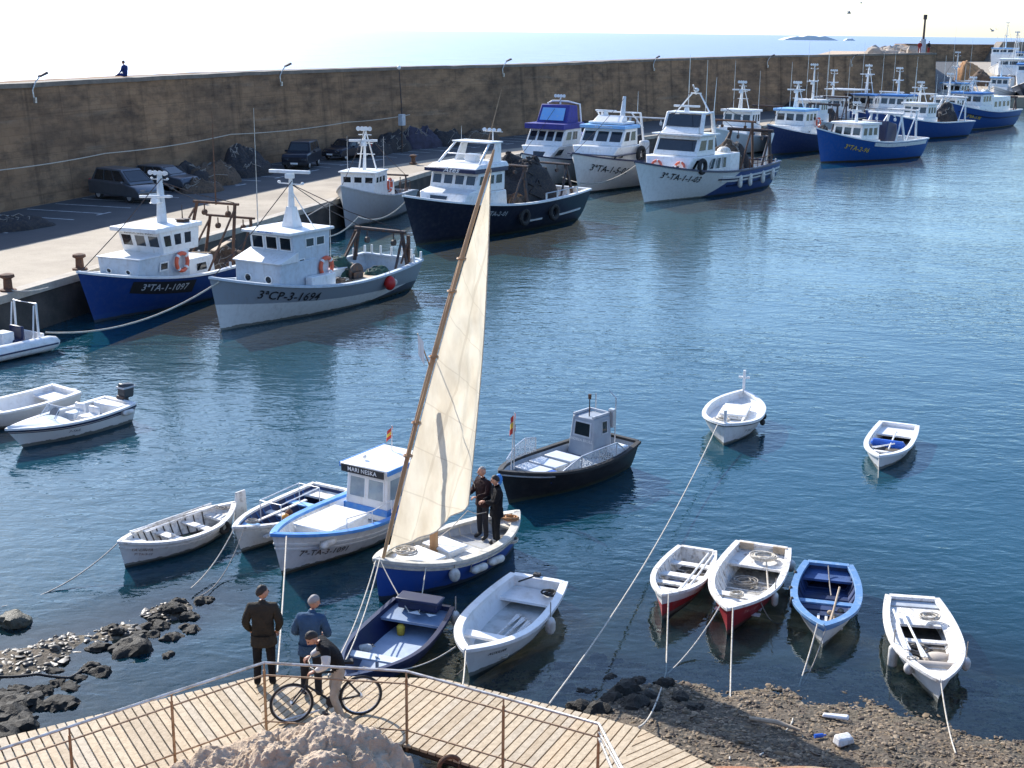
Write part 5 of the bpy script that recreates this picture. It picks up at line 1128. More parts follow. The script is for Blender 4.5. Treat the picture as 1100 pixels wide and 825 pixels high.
p, a = along(131, 3.0, ZQ); car('silver blue people carrier parked nose out by the sea wall', p + Vector((0, 0, .01)), a - 1.9, CARP, 4.5, 1.85, VAN, ((-2.1, 1.5, 1.0), (-1.75, .45, 1.78)))
p, a = along(172, 2.2, ZQ); car('small grey hatchback mostly hidden behind the silver people carrier', p + Vector((0, 0, .01)), a - 1.7, CARG, 4.0, 1.7, SED, ((-1.9, 1.2, .9), (-1.5, .3, 1.45)))
p, a = along(322, 3.4, ZQ); car('dark off-road car with spare wheel standing along the sea wall', p + Vector((0, 0, .01)), a + math.pi + .25, CARD, 4.5, 1.85, SUV, ((-2.1, 1.0, 1.1), (-2.0, .45, 1.85)), wheel=.38, spare=True)
p, a = along(372, 2.6, ZQ); car('dark estate car seen behind the off-road car by the sea wall', p + Vector((0, 0, .01)), a + math.pi, CARD, 4.5, 1.8, SED, ((-2.0, 1.1, .9), (-1.7, .3, 1.5)))
for k, (px, off, rx, ry, h, m, lab) in enumerate(((200, 2.6, 2.2, 1.5, 1.5, NETD, 'black net heap beside the silver people carrier'), (225, 3.2, 2.3, 1.6, 1.7, NETB, 'brown net heap between the people carrier and the off-road car'), (262, 2.4, 2.4, 1.6, 1.9, NETD, 'tall dark net heap left of the off-road car'), (212, 4.6, 1.6, 1.2, .8, NETB, 'low brown net heap in front of the taller dark ones'),
        (400, 2.2, 2.0, 1.3, 1.2, NETD, 'dark net heap right of the dark estate car'), (420, 1.8, 2.2, 1.4, 1.8, NETD, 'dark net heap at the foot of the quay lamp post'), (450, 1.8, 2.5, 1.4, 1.9, mat('violet_net', (.06, .055, .085), (.04, .035, .05), rough=.95, bump=1., bscale=20), 'violet grey net heap behind the black trawler cabin'), (480, 1.8, 2.4, 1.4, 1.5, NETD, 'dark net heap behind the boom pole of the black trawler'), (515, 1.8, 2.8, 1.4, 1.2, NETB, 'brown net heap by the wall behind the black trawler'), (640, 1.8, 3, 1.4, 1.1, NETD, 'dark net heap by the wall behind the white boats'), (860, 1.8, 3, 1.4, 1.3, NETD, 'dark net heap by the wall behind the navy boat'))):
    p, a = along(px, off, ZQ); heap('net_pile', lab, 'nets', p, rx, ry, h * .72, m, 70 + k, a, 'net heaps along the sea wall', ropes=9, rough=.5, flat=2.2)
heap('net_pile', 'blue black net heap spread on the quay at the left edge', 'nets', at(12, 246, ZQ), 2.2, 1.0, .55, NETD, 90, .9, None, ropes=10, rm=ROPED)
heap('net_pile', 'orange net mound on the far quay beside the far sea wall', 'nets', at(1040, 86, ZQ), 3.2, 2.8, 3.6, NETO, 91, .3, None, flat=2)
heap('net_pile', 'smaller tan net mound in front of the orange one on the far quay', 'nets', at(1052, 92, ZQ), 3.0, 2.4, 2.6, NETB, 92, .3, None)
for k, (px, py, lab) in enumerate(((9, 313, 'rusty mooring bollard on the quay edge above the white inflatable boat'), (86, 290, 'rusty mooring bollard on the quay edge by the blue hulled boat'), (389, 193, 'rusty mooring bollard on the quay edge by the small grey boat'), (444, 176, 'dark mooring bollard on the quay between the small grey boat and black trawler'))):
    p = at(px, py, ZQ + .05); t = thing('bollard', lab, 'bollard', p, 0, 'bollards on the quay'); b = MB(); b.tube([(0, 0, 0), (0, 0, .08), (0, 0, .1), (0, 0, .5)], [.3, .3, .17, .15], 14); b.build('post', RUST, t)
    b = MB(); b.tube([(0, 0, .48), (0, 0, .54), (0, 0, .64), (0, 0, .68)], [.16, .27, .25, .1], 14); b.build('cap', RUST, t)
coil('brown rope heap around the bollard by the small grey boat', at(387, 194, ZQ + .05), .5, 8, .05, NETB, 4, group='rope on the quay')
rope('pale mooring rope lying on the quay edge from the left bollard', at(12, 312, ZQ + .12), at(52, 309, ZQ + .1), .03, .03, via=[at(30, 313, ZQ + .1)])
rope('rusty wire from the quay bollard to the small grey boat', at(389, 193, ZQ + .4), at(330, 232, ZQ + .1), .1, .03, ROPED)
# navigation mark and walkers on the wall end
p = at(988, 57, 9.0); t = thing('navigation_mark', 'dark harbour light post on grey plinth on the sea wall end', 'beacon', (60.5, 204.5, 8.8), 0)
b = MB(); b.tube([(0, 0, 0), (0, 0, 2.0)], [.45, .4], 10); b.build('plinth', LGREY, t); b = MB(); b.tube([(0, 0, 2.0), (0, 0, 4.8)], [.18, .15], 8); b.build('post', STEEL, t); b = MB(); b.tube([(0, 0, 4.8), (0, 0, 5.5)], [.28, .28], 10); b.build('lantern', STEEL, t)
for k, (px, py) in enumerate(((912, 14), (925, 3), (1066, 33))):
    q = at(px, py, 0) if py > 45 else None
    d = (_f + _r * ((px - CX) / F) - _u * ((py - CY) / F)); p = Vector((0, 0, CAM_H)) + d * 110
    b = MB(); b.ball((0, 0, 0), (.2, .07, .07), 8, 6); b.add([(.08, 0, .03), (-.08, 0, .03), (-.05, .35, .18), (.07, .35, .18), (-.06, .62, .08), (-.08, -.35, .18), (.05, -.35, .18), (-.06, -.62, .08), (.08, 0, .05), (-.08, 0, .05)], [(0, 1, 2, 3), (3, 2, 4), (0, 6, 5, 1), (6, 7, 5)])
    tag(b.build('gull', mat('gull_feathers', (.5, .5, .5), rough=.8), loc=p, rz=k * 1.1, smooth=60), ('pale gull flying above the sea, lower of two near the top edge', 'pale gull flying at the very top edge of the sky', 'pale gull flying above the far trawlers at the right')[k], 'gull')
# ------------------------------------------------------------ small craft
def cap_fender(bt, lab, u, drop, ln=.42, r=.085, sd=1, m=None): return fender(lab, bt.w(bt.side(u, drop + ln * .4, sd, r + .03)), ln, r, m=m)
def oar(label, p, q, grp='oars in the boats', m=PALEWOOD):
    p, q = Vector(p), Vector(q); d = (q - p).normalized(); s = d.cross(Vector((0, 0, 1))).normalized() * .06; b = MB(); e = p + d * .55
    b.tube([Vector((0, 0, 0)), q - p], .022, 7); b.hexa([-s - Vector((0, 0, .008)), s - Vector((0, 0, .008)), e - p + s * .4 - Vector((0, 0, .008)), e - p - s * .4 - Vector((0, 0, .008))], [-s + Vector((0, 0, .008)), s + Vector((0, 0, .008)), e - p + s * .4 + Vector((0, 0, .008)), e - p - s * .4 + Vector((0, 0, .008))])
    return tag(b.build('oar', m, loc=p), label, 'oar', grp)
def flagstaff(bt, p, h, legs=1, cols=(CLOTH_R, CLOTH_Y), fl=.45):
    p = Vector(p); b = MB(); top = p + Vector((0, 0, h))
    for k in range(legs): b.tube([p + Vector((.25 * k, .12 * (k % 2), 0)), top], .014, 6)
    st = b.build('flagstaff', ALU, bt.root); b = MB()
    for i, c in enumerate((0, 1, 0)):
        vs = []
        for j in range(6):
            x = .03 + .035 * math.sin(j * 1.2) + .012 * j; yy = -.02 - .07 * j
            for e in (0, 1): vs.append(top + Vector((-x * 1.4 + .02 * math.sin(j + i), yy * .25 - .03 * j, -(.02 + fl * .33 * (i + e)) - .045 * j)))
        b.add(vs, [(2 * j, 2 * j + 2, 2 * j + 3, 2 * j + 1) for j in range(5)], c)
    b.build('flag', list(cols), st); return st
hw = lambda n, c, bands=(), **k: banded(n, c, bands, **{**dict(streak=.45, worn=.3, rough=.5), **k})

# white double ended rowing boat
bt = Boat('rowing_boat', 'white pointed stern rowing boat with rudder and long oar, left of the near boats', 'rowing boat', None, 1.34, .42, .62, .56, bow=(127, 583), stern=(253, 540), tw=.0, q=2.3, p=2.2, rake=.18, srake=.22, draft=.2, full=.4, fullb=.75, sm=.48, a=.48)
bt.hull(hw('rowboat_hull', (.05, .07, .12), [((.72, .71, .68), .05, 0, 0)], streak=.4)); bt.gunwale(WORN, .09, .03, .035); bt.inner(.08, WORN, DARKIN); bt.strake(WORN, .10, .14, .02); bt.ribs(.08, DARKIN, [.2 + .06 * i for i in range(11)])
bt.thwart(.56, .12, .22, WORN); bt.thwart(.33, .10, .2, WORN); bt.patch(.78, .985, .06, WORN); bt.patch(.02, .2, .08, WORN, name='stern_seat'); b = MB(); b.box((bt.L * .06, .0, .2), (.05, .08, .34)); b.build('thwart_post', WORN, bt.root)
b = MB(); b.hexa([(-bt.L / 2 - .34, -.02, .1), (-bt.L / 2 + .1, -.02, -.1), (-bt.L / 2 + .1, .02, -.1), (-bt.L / 2 - .34, .02, .1)], [(-bt.L / 2 - .3, -.025, .80), (-bt.L / 2 - .02, -.025, .80), (-bt.L / 2 - .02, .025, .80), (-bt.L / 2 - .3, .025, .80)]); b.build('rudder', WORN, bt.root, bevel=.008)
oar('long pale oar laid along the far side of the white rowing boat', bt.w((1.0, -.42, .56)), bt.w((-1.25, -.36, .58)), m=WORN); oar('second pale oar beside the long one in the white rowing boat', bt.w((.75, -.28, .52)), bt.w((-1.3, -.2, .56)), m=WORN)
th = bt.th; tyre('small black tyre hung on the quarter of the white rowing boat', bt.w(bt.side(.25, .12, 1, .06)), (math.cos(th + 1.57), math.sin(th + 1.57), 0), .11, .05); coil('dark rope coil on the stern seat of the white rowing boat', bt.w((-1.25, .02, .52)), .1, 3, .012, ROPED, 2)
bt.text('LA CINTA', .085, 1.25, .16, mat('faded_lettering', (.32, .2, .14), rough=.8)); bt.text('7ª TA-3-12', .075, 1.22, .27, MATS['faded_lettering'], name='number_lettering')
ROW = bt
# white and blue open boat
bt = Boat('open_boat', 'open boat white outside and dark blue inside, between the rowing boat and the cabin boat', 'boat', None, 1.42, .48, .66, .56, bow=(251, 567), stern=(356, 523), tw=.75, rake=.3, draft=.2, full=.35, p=2.1)
bt.hull(hw('whiteblue_hull', (.05, .06, .08), [((.74, .74, .72), .04, 0, 0)])); bt.gunwale(WORN, .08, .035, .035); bt.inner(.10, DEEPBLUE, DEEPBLUE); bt.strake(WORN, .06, .10, .03); bt.ribs(.1, BLUE, [.12 + .08 * i for i in range(9)], .03)
bt.thwart(.48, .12, .22, WORN); bt.thwart(.26, .10, .22, LBLUE); bt.patch(.76, .985, .07, LBLUE); bt.patch(.02, .13, .09, WORN, name='stern_seat')
b = MB()
for k in (-.9, .5): b.tube([(k, -.3, .35), (k, -.3, .85), (k, .3, .85), (k, .3, .35)], .014, 6)
b.tube([(-.9, .3, .85), (.5, .3, .85)], .014, 6); b.tube([(-.9, -.3, .85), (.5, -.3, .85)], .014, 6); b.build('awning_frame', ALU, bt.root)
b = MB(); b.box((.1, .38, .36), (2.3, .10, .04), rz=.05); b.box((-.1, -.3, .38), (2.0, .08, .03), rz=-.04); b.build('loose_board', WORN, bt.root)
ball_fender('small orange float lying in the dark blue open boat', bt.w((.35, .3, .48)), .1, mat('orange_float', (.8, .33, .05), rough=.5)); ball_fender('small brown float lying in the dark blue open boat', bt.w((.1, .2, .5)), .09, RUST)
coil('dark rope tangle on the foredeck of the dark blue open boat', bt.w((1.25, .1, .63)), .12, 4, .014, ROPED, 7)
BL = bt
# cabin boat
bt = Boat('cabin_boat', 'white cabin boat with blue gunwale and the name MARI NESKA over its window', 'boat', 5.0, 1.95, .66, 1.0, .8, bow=(292, 575), hd=-122, tw=.55, rake=.35, draft=.3, full=.38, fullb=.95, p=2.3)
bt.hull(hw('cabin_boat_hull', (.16, .10, .07), [((.76, .75, .72), .06, 0, 0)], streak=.3)); bt.gunwale(mat('mid_blue_paint', (.06, .25, .66), (.14, .32, .62), rough=.45, scale=6), .10, .05, .05); bt.inner(.38, WHITE, LGREY); bt.strake(WHITE, .2, .25, .03); bt.strake(WHITE, .32, .36, .025)
bt.ribs(.38, WHITE, [.42 + .045 * i for i in range(12)], .05)
hatch(bt, .55, .38, 1.35, .95, .34, WHITE2, 'hatch')
MB_ = MATS['mid_blue_paint']
c = Cab(bt, -2.1, -.62, .60, .40, -2.1, -.72, .56, 1.58, WHITE2, 'cabin', .02, clamp=False)
c.window('front', .06, .48, .38, .82, fr=.035, glass=CLEAR if False else mat('pale_window_glass', (.34, .40, .42), (.25, .3, .33), rough=.08)); c.window('front', .52, .94, .38, .82, fr=.035, glass=MATS['pale_window_glass']); c.window('port', .05, .42, .38, .84, fr=.035, glass=MATS['pale_window_glass']); c.window('port', .6, .9, .45, .8, fr=.035)
rf = c.roof(WHITE2, .12, .07, front=.16); b = MB()
for sg in (1, -1): b.box((-1.41, sg * .685, 1.60), (1.68, .03, .11))
b.build('roof_edge', MB_, c.o); b = MB(); b.box((-.53, 0, 1.555), (.03, 1.2, .17)); b.build('name_board', TEXTB, c.o); flat_text('MARI NESKA', .14, (-.51, 0, 1.555), (0, 1, 0), (0, 0, 1), c.o, TEXTW, 'name_lettering')
b = MB()
for sg in (1, -1): b.box((-1.36, sg * .615, .62), (1.5, .02, .16))
b.box((-.63, 0, .62), (.02, 1.2, .16)); b.build('blue_band', MB_, c.o)
rails(bt, [(-.55, .8, .72), (.2, .84, .70), (.95, .74, .74)], .3, WHITE, .012, mid=False); flagstaff(bt, (-1.9, -.2, 1.65), .62, fl=.24); b = MB(); b.ball((-1.0, -.3, 1.72), .05); b.build('roof_light', WHITE2, c.o)
fender('long white fender lying along the bow side of the cabin boat', bt.w(bt.side(.80, .20, 1, .1)), .5, .085, axis=(math.cos(bt.th), math.sin(bt.th), -.05), cord=.14)
coil('dark chain and rope on the bow of the cabin boat', bt.w((1.85, -.05, .48)), .17, 5, .02, ROPED, 3)
bt.text('7ª-TA-3-1091', .20, 1.35, .46, mat('brown_lettering', (.1, .07, .05), rough=.7))
MARI = bt
# dark blue skiff
bt = Boat('skiff', 'dark blue skiff with pale floor and foredeck triangles, tied below the sailing boat', 'boat', None, 1.45, .42, .58, .5, bow=(370, 728), stern=(455, 648), tw=.85, rake=.25, draft=.18, full=.3, p=2.0)
bt.hull(hw('skiff_hull', (.012, .02, .07), [((.015, .03, .11), .05, 0, 0)], streak=.1)); bt.gunwale(NAVY, .06, .03, .03); bt.inner(.09, NAVY, mat('pale_blue_floor', (.44, .52, .64), (.33, .40, .52), rough=.6, scale=3)); 
bt.patch(.01, .19, .05, mat('steel_blue_paint', (.22, .30, .42), (.16, .22, .32), rough=.5), name='stern_deck'); bt.thwart(.62, .10, .24, PALEBLUE); b = MB(); b.box((.42, 0, .24), (.04, .05, .28)); b.build('thwart_post', LGREY, bt.root); hatch(bt, -1.55, .48, .3, .8, .16, NAVY, 'stern_box')
b = MB(); b.add([(-1.2, -.12, .505), (-1.2, .16, .505), (-1.36, .02, .505)], [(0, 1, 2)]); b.add([(-1.18, .34, .505), (-1.3, .22, .505), (-1.3, .46, .505)], [(0, 1, 2)]); b.build('white_triangle_mark', TEXTW, bt.root, smooth=0)
fender('white fender inside the dark blue skiff near its side', bt.w((-.1, -.52, .2)), .34, .075, axis=(1, .2, .1), cord=.05); cap_fender(bt, 'white fender at the stern corner of the dark blue skiff', .03, .02, .3, .09)
b = MB(); b.tube([(0, 0, 0), (0, 0, .16), (0, 0, .2)], [.07, .085, .05], 12); tag(b.build('bailer', YELLOW, loc=bt.w((-1.08, -.2, .1))), 'yellow bailer pot under the stern deck of the dark blue skiff', 'bailer')
SKIFF = bt
# white dinghy
bt = Boat('dinghy', 'large white plastic dinghy with rounded bow between skiff and the boulders', 'dinghy', None, 1.5, .46, .60, .50, bow=(499, 700), stern=(579, 622), tw=.78, p=2.6, rake=.3, draft=.2, full=.3, fullb=.6, wall=.09)
bt.hull(hw('dinghy_hull', (.72, .72, .70), (), streak=.2, worn=.12)); bt.gunwale(WHITE2, .12, .04, .05); bt.inner(.10, WHITE2, mat('pale_floor', (.58, .59, .57), (.36, .36, .33), rough=.6, scale=3)); bt.thwart(.70, .10, .26, WHITE2, .05); bt.patch(.90, .985, .05, WHITE2, name='bow_deck'); bt.patch(.03, .2, .16, WHITE2, name='stern_seat')
for k in range(3): oar('one of three worn white boards lying on the floor of the white dinghy', bt.w((-.85 + .1 * k, -.02 + .15 * k, .15)), bt.w((.50 + .08 * k, -.08 + .14 * k, .16)), 'boards in the white dinghy', WORN)
coil('black hose coil in the stern corner of the white dinghy', bt.w((-1.5, .38, .38)), .13, 3, .02, BLACK, 5); cap_fender(bt, 'white fender strapped on the side of the white dinghy', .42, .02, .36, .1)
b = MB(); b.box((-bt.L / 2 - .02, -.05, .5), (.12, .14, .22)); b.tube([(-1.7, -.05, .62), (-1.25, -.2, .66)], .02, 6); b.build('engine_bracket', BLACK, bt.root, bevel=.02)
bt.text('AUXILIAR', .085, 1.25, .16, TEXTB); WD = bt
# black launch with guard nets
bt = Boat('motor_launch', 'black hulled launch with grey deck boxes, net rails and small grey wheelhouse', 'launch', 4.75, 1.9, .62, .9, .72, bow=(537, 507), stern=(669, 468), tw=.72, rake=.45, draft=.3, full=.33, p=2.5, sm=.4)
bt.hull(hw('launch_hull', (.012, .012, .014), (), streak=.1, worn=.1)); bt.gunwale(BLACK, .07, .06, .05); bt.inner(.42, mat('launch_inside', (.36, .40, .44), (.28, .3, .33), rough=.6), mat('launch_deck', (.42, .46, .50), (.34, .37, .40), rough=.55)); bt.strake(LGREY, .05, .09, .07, .75, 1.)
for x, y in ((1.05, -.05), (.45, -.08), (-.2, -.12)):
    hatch(bt, x, .42, .42, .80, .20, mat('box_grey', (.58, .62, .66), (.5, .54, .57), rough=.5), 'deck_box', y)
c = Cab(bt, -1.95, -1.1, .42, .42, -1.9, -1.22, .36, 1.46, mat('wheelhouse_grey', (.33, .37, .41), (.26, .29, .33), rough=.5), 'wheelhouse', .03, yc=-.3); c.window('front', .14, .88, .50, .90, frame=LGREY, fr=.04); b = MB()
for sg in (-.62, .02): b.box((-1.55, sg, 1.50), (.7, .05, .06))
b.box((-1.9, -.3, 1.50), (.05, .66, .06)); b.build('roof_rail', LGREY, c.o); c.window('port', .45, .8, .55, .9, frame=LGREY, fr=.03); c.text('ANDREA BRULL', .105, 'front', .5, .42, TEXTW, off=.03)
b = MB(); b.tube([(-1.4, -.25, 1.46), (-1.4, -.25, 1.95)], .016, 6); b.tube([(-1.4, -.25, 1.93), (-1.4, -.25, 2.06)], .045, 8); b.build('signal_mast', STEEL, c.o)
b = MB(); b.tube([(-2.05, .12, .5), (-2.05, .12, 1.9), (-2.05, -.1, 2.05)], .018, 6); b.tube([(-2.05, -.55, .5), (-2.05, -.55, 1.9)], .018, 6); b.box((-2.0, .05, 1.35), (.12, .16, .5)); b.build('stern_ladder', ALU, bt.root)
for sd in (1, -1):
    us = [.84, .72, .60, .50]; ps = [bt.pt(u, 1, sd, -.05) for u in us]; hh = [.16, .38, .5, .05 if sd > 0 else .42]; b = MB()
    if sd > 0: us = [.70, .56, .42, .26, .14]; ps = [bt.pt(u, 1, sd, -.05) for u in us]; hh = [.0, .36, .42, .40, .0]
    T = [p + Vector((0, 0, q)) for p, q in zip(ps, hh)]; b.tube(T, .016, 6)
    for p, q in zip(ps, T): b.tube([p, q + Vector((0, 0, .001))], .014, 6)
    o = b.build('net_rail', ALU, bt.root); b = MB(); b.add(ps + T, [(i, i + 1, len(ps) + i + 1, len(ps) + i) for i in range(len(ps) - 1)]); b.build('netting', NETWHITE, o, smooth=0)
flagstaff(bt, (1.75, -.1, .8), 1.45, 2, fl=.45)
b = MB(); b.box((0, 0, .12), (.32, .3, .24)); tag(b.build('crate', BLUEPL, loc=bt.w((.98, .44, .43)), rz=bt.th, bevel=.02), 'blue plastic crate on the deck of the black launch', 'crate'); coil('yellow rope coil on the deck of the black launch', bt.w((.62, .56, .46)), .14, 6, .025, YELLOW, 9)
b = MB(); b.tube([(0, 0, 0), (0, 0, .25), (0, 0, .27)], [.15, .18, .17], 14); tag(b.build('bucket', BLACK, loc=bt.w((-1.0, .68, .43))), 'black bucket beside the wheelhouse of the black launch', 'bucket'); b = MB(); b.box((0, 0, .15), (.45, .4, .3)); tag(b.build('storage_box', WHITE2, loc=bt.w((-1.75, .45, .43)), rz=bt.th, bevel=.03), 'white storage box aft on the deck of the black launch', 'box')
LAUNCH = bt
# white llaut at anchor
bt = Boat('decked_boat', 'white decked llaut boat anchored alone off the black launch', 'boat', None, 1.72, .50, .62, .66, bow=(778, 457), stern=(799, 420), tw=.0, q=2.6, p=2.6, rake=.12, srake=.15, draft=.22, full=.32, fullb=.62, sm=.5, a=.5)
bt.hull(hw('llaut_hull', (.3, .3, .28), [((.74, .73, .70), .05, 0, 0)], streak=.35)); bt.gunwale(WHITE, .09, .03, .06); bt.strake(TEXTB, .02, .05, .034); bt.inner(0, WHITE, WHITE, drop=.16); hatch(bt, -.25, .36, 1.1, .7, .1, WORN, 'hatch'); 
b = MB(); b.box((-bt.L / 2 + .04, 0, .95), (.1, .08, .75)); b.box((-bt.L / 2 + .04, 0, 1.1), (.07, .34, .06)); b.build('stern_post', WHITE, bt.root, bevel=.01); b = MB(); b.box((bt.L / 2 - .12, 0, .78), (.09, .08, .5)); b.build('stem_post', WHITE, bt.root, bevel=.01)
b = MB(); b.box((0, .34, .47), (1.6, .05, .04)); b.box((.05, -.4, .47), (1.5, .05, .04)); b.build('deck_rail', WORN, bt.root); coil('white anchor rope heap on the deck of the anchored llaut', bt.w((.75, -.25, .42)), .18, 5, .02, ROPE, 11)
for k, u in enumerate((.52, .36)): ball_fender(('forward', 'after')[k] + ' black ball fender on the side of the anchored llaut', bt.w(bt.side(u, .2, 1, .08)), .08, BLACK)
bt.text('7ª TA-2', .10, 1.05, .24, TEXTB); LLAUT = bt
# small white dinghy with blue float
bt = Boat('dinghy', 'small white dinghy with blue bundle across its thwart, farthest right of the moored boats', 'dinghy', None, 1.25, .32, .40, .36, bow=(944, 491), stern=(966, 456), tw=.86, p=2.8, rake=.16, draft=.16, full=.28, fullb=.5, wall=.08)
bt.hull(hw('small_dinghy_hull', (.74, .74, .72), (), streak=.15, worn=.1)); bt.gunwale(WHITE2, .10, .03, .05); bt.inner(.07, WHITE2, DARKIN); bt.thwart(.52, .07, .2, WHITE2); bt.thwart(.72, .07, .14, WHITE2); bt.patch(.03, .24, .06, WHITE2, name='stern_seat'); bt.patch(.88, .985, .05, WHITE2, name='bow_deck')
b = MB(); b.tube([(0, -.45, 0), (0, -.4, .02), (.02, .4, .02), (0, .45, 0)], [.05, .11, .11, .05], 10); tag(b.build('canvas_bundle', BLUEPL, loc=bt.w((.25, .0, .33)), rz=bt.th), 'blue canvas bundle laid across the small white dinghy', 'bundle')
oar('short white oar across the thwarts of the small white dinghy', bt.w((-.8, .05, .4)), bt.w((.9, .12, .4)), m=WORN); oar('second short white oar crossing the first in the small white dinghy', bt.w((.95, -.28, .4)), bt.w((.1, .38, .4)), m=WORN)
bt.text('TA-4', .07, .8, .12, MATS['faded_lettering']); DI = bt
# four boats nosed to the beach
bt = Boat('rowing_boat', 'narrow white rowing boat with red side, first of four by the beach', 'rowing boat', None, 1.12, .42, .55, .46, bow=(711, 640), stern=(749, 590), tw=.72, rake=.12, draft=.2, full=.33, p=2.2)
bt.hull(hw('red_white_hull', (.62, .60, .56), [((.36, .03, .035), .14, -.05, 0), ((.72, .71, .68), .20, .11, 0)], streak=.25)); bt.gunwale(WORN, .08, .03, .04); bt.inner(.09, WORN, DARKIN); bt.thwart(.60, .08, .16, WORN); bt.thwart(.42, .09, .22, WORN); bt.thwart(.2, .09, .2, WORN); bt.patch(.74, .985, .05, WORN); bt.ribs(.09, WORN, [.14 + .09 * i for i in range(7)])
oar('worn white oar lying lengthwise in the narrow rowing boat by the beach', bt.w((.9, .22, .48)), bt.w((-1.2, .3, .5)), m=WORN); oar('second worn oar beside the first in the narrow rowing boat by the beach', bt.w((.8, .34, .47)), bt.w((-1.2, .4, .49)), m=WORN); b = MB(); b.box((0, 0, .1), (.3, .3, .2)); tag(b.build('crate', NAVY, loc=bt.w((.15, -.1, .1)), rz=bt.th + .3, bevel=.02), 'dark blue crate on the floor of the narrow rowing boat', 'crate')
R1 = bt
bt = Boat('open_boat', 'open boat white inside with dark red hull, second of four by the beach', 'boat', None, 1.42, .50, .58, .54, bow=(781, 655), stern=(820, 586), tw=.80, rake=.18, draft=.2, full=.33, p=2.3)
bt.hull(hw('dark_red_hull', (.30, .018, .025), (), streak=.12, worn=.1)); bt.gunwale(WORN, .10, .035, .04); bt.inner(.10, WORN, mat('scuffed_floor', (.42, .40, .36), (.13, .11, .09), rough=.8, scale=5, bump=.3)); bt.thwart(.70, .09, .22, WORN); bt.patch(.80, .985, .06, WORN); bt.patch(.02, .24, .12, WORN, name='stern_seat'); bt.ribs(.10, WORN, [.28 + .07 * i for i in range(8)], .03)
b = MB()
for k in range(4): b.box((.85 - .28 * k, .02, .13), (.14, .9 - .05 * k, .02))
b.build('floor_slat', WORN, bt.root)
for y in (-.34, .38): b = MB(); b.box((-bt.L / 2 + .09, y, .52), (.05, .3, .14)); b.build('stern_block', PALEWOOD, bt.root)
coil('pale rope coil on the stern seat of the dark red boat', bt.w((-1.35, .1, .45)), .24, 5, .02, ROPE, 12); rope('loose pale rope hanging from the stern seat inside the dark red boat', bt.w((-1.15, .2, .47)), bt.w((-.2, .45, .14)), .06, .018); cap_fender(bt, 'white fender on the side of the dark red boat', .62, .06, .3, .07)
ball_fender('white ball fender at the stern of the dark red boat', bt.w(bt.side(.1, .2, 1, .1)), .11); bt.text('TA-1187', .11, 1.2, .17, mat('pale_red_lettering', (.6, .25, .22), rough=.7)); R2 = bt
bt = Boat('rowing_boat', 'light blue rimmed rowing boat, dark blue inside, third of four by the beach', 'rowing boat', None, 1.34, .40, .48, .44, bow=(885, 674), stern=(890, 606), tw=.70, rake=.16, draft=.18, full=.3, p=2.5)
bt.hull(hw('blue_rim_hull', (.70, .70, .68), [((.12, .30, .62), .30, .02, .02)], streak=.25)); RIM = mat('rim_blue_paint', (.11, .24, .44), (.25, .36, .48), rough=.55, scale=7, lo=.5, hi=.72); bt.gunwale(RIM, .11, .035, .045); bt.inner(.08, DEEPBLUE, DEEPBLUE); bt.thwart(.52, .09, .17, RIM); bt.patch(.02, .17, .10, mat('dull_blue_paint', (.05, .11, .28), (.03, .07, .18), rough=.6), name='stern_seat'); bt.patch(.86, .985, .04, RIM, name='bow_deck'); bt.ribs(.08, DEEPBLUE, [.14 + .09 * i for i in range(8)])
b = MB()
for k in range(4): b.box((.55, -.12 + .15 * k, .12), (.62, .05, .02))
b.build('floor_slat', WORN, bt.root); oar('bare wooden oar blade end up on the floor of the light blue rimmed boat', bt.w((.9, .1, .16)), bt.w((-.5, .25, .42)))
rope('grey cord tied across the stern of the light blue rimmed boat', bt.w((-1.45, .0, .48)), bt.w((-.6, .1, .18)), .05, .014, ROPED)
for k, (x, y) in enumerate(((.25, .1), (.4, .22), (.1, .3))): b = MB(); b.ball((0, 0, .05), (.07, .06, .05), 8, 6); tag(b.build('cork_float', PALEWOOD, loc=bt.w((x, y, .13))), 'cork float lying by the thwart of the light blue rimmed boat', 'float', 'cork floats in the blue boat')
for k, u in enumerate((.2, .45, .62)): tyre(('aftmost', 'middle', 'forward')[k] + ' small dark tyre on the far side of the light blue rimmed boat', bt.w(bt.side(u, .04, -1, .05)), (math.cos(bt.th - 1.57), math.sin(bt.th - 1.57), 0), .08, .035, 'rim_fender')
R3 = bt
bt = Boat('rowing_boat', 'weathered white boat with beige roll across its bow, last of four by the beach', 'rowing boat', None, 1.32, .40, .46, .44, bow=(1011, 733), stern=(980, 642), tw=.74, rake=.18, draft=.18, full=.32, p=2.4)
bt.hull(hw('weathered_hull', (.66, .66, .64), [((.75, .75, .72), .14, 0, 0), ((.16, .28, .42), .405, .0, .012)], streak=.35)); bt.gunwale(WORN, .10, .035, .04); bt.inner(.08, WORN, DARKIN); bt.thwart(.47, .08, .14, WORN); bt.patch(.02, .09, .03, LGREY, name='stern_locker'); bt.patch(.10, .30, .05, WORN, name='stern_deck'); bt.patch(.84, .985, .04, WORN, name='bow_deck'); bt.thwart(.80, .05, .16, WORN); bt.ribs(.08, WORN, [.34 + .08 * i for i in range(6)])
for sd in (1, -1):
    b = MB(); n = 10; vs = []
    for i in range(n + 1):
        u = .30 + .5 * i / n; z = bt.sheer(u) - .04; x, y = bt.yin(u, z); vs += [(x, sd * y, z), (x, sd * (y - .17), z), (x, sd * (y - .17), z - .03), (x, sd * y, z - .03)]
    b.add(vs, [(i * 4 + j, i * 4 + (j + 1) % 4, (i + 1) * 4 + (j + 1) % 4, (i + 1) * 4 + j) for i in range(n) for j in range(4)]); b.build('side_deck', WORN, bt.root)
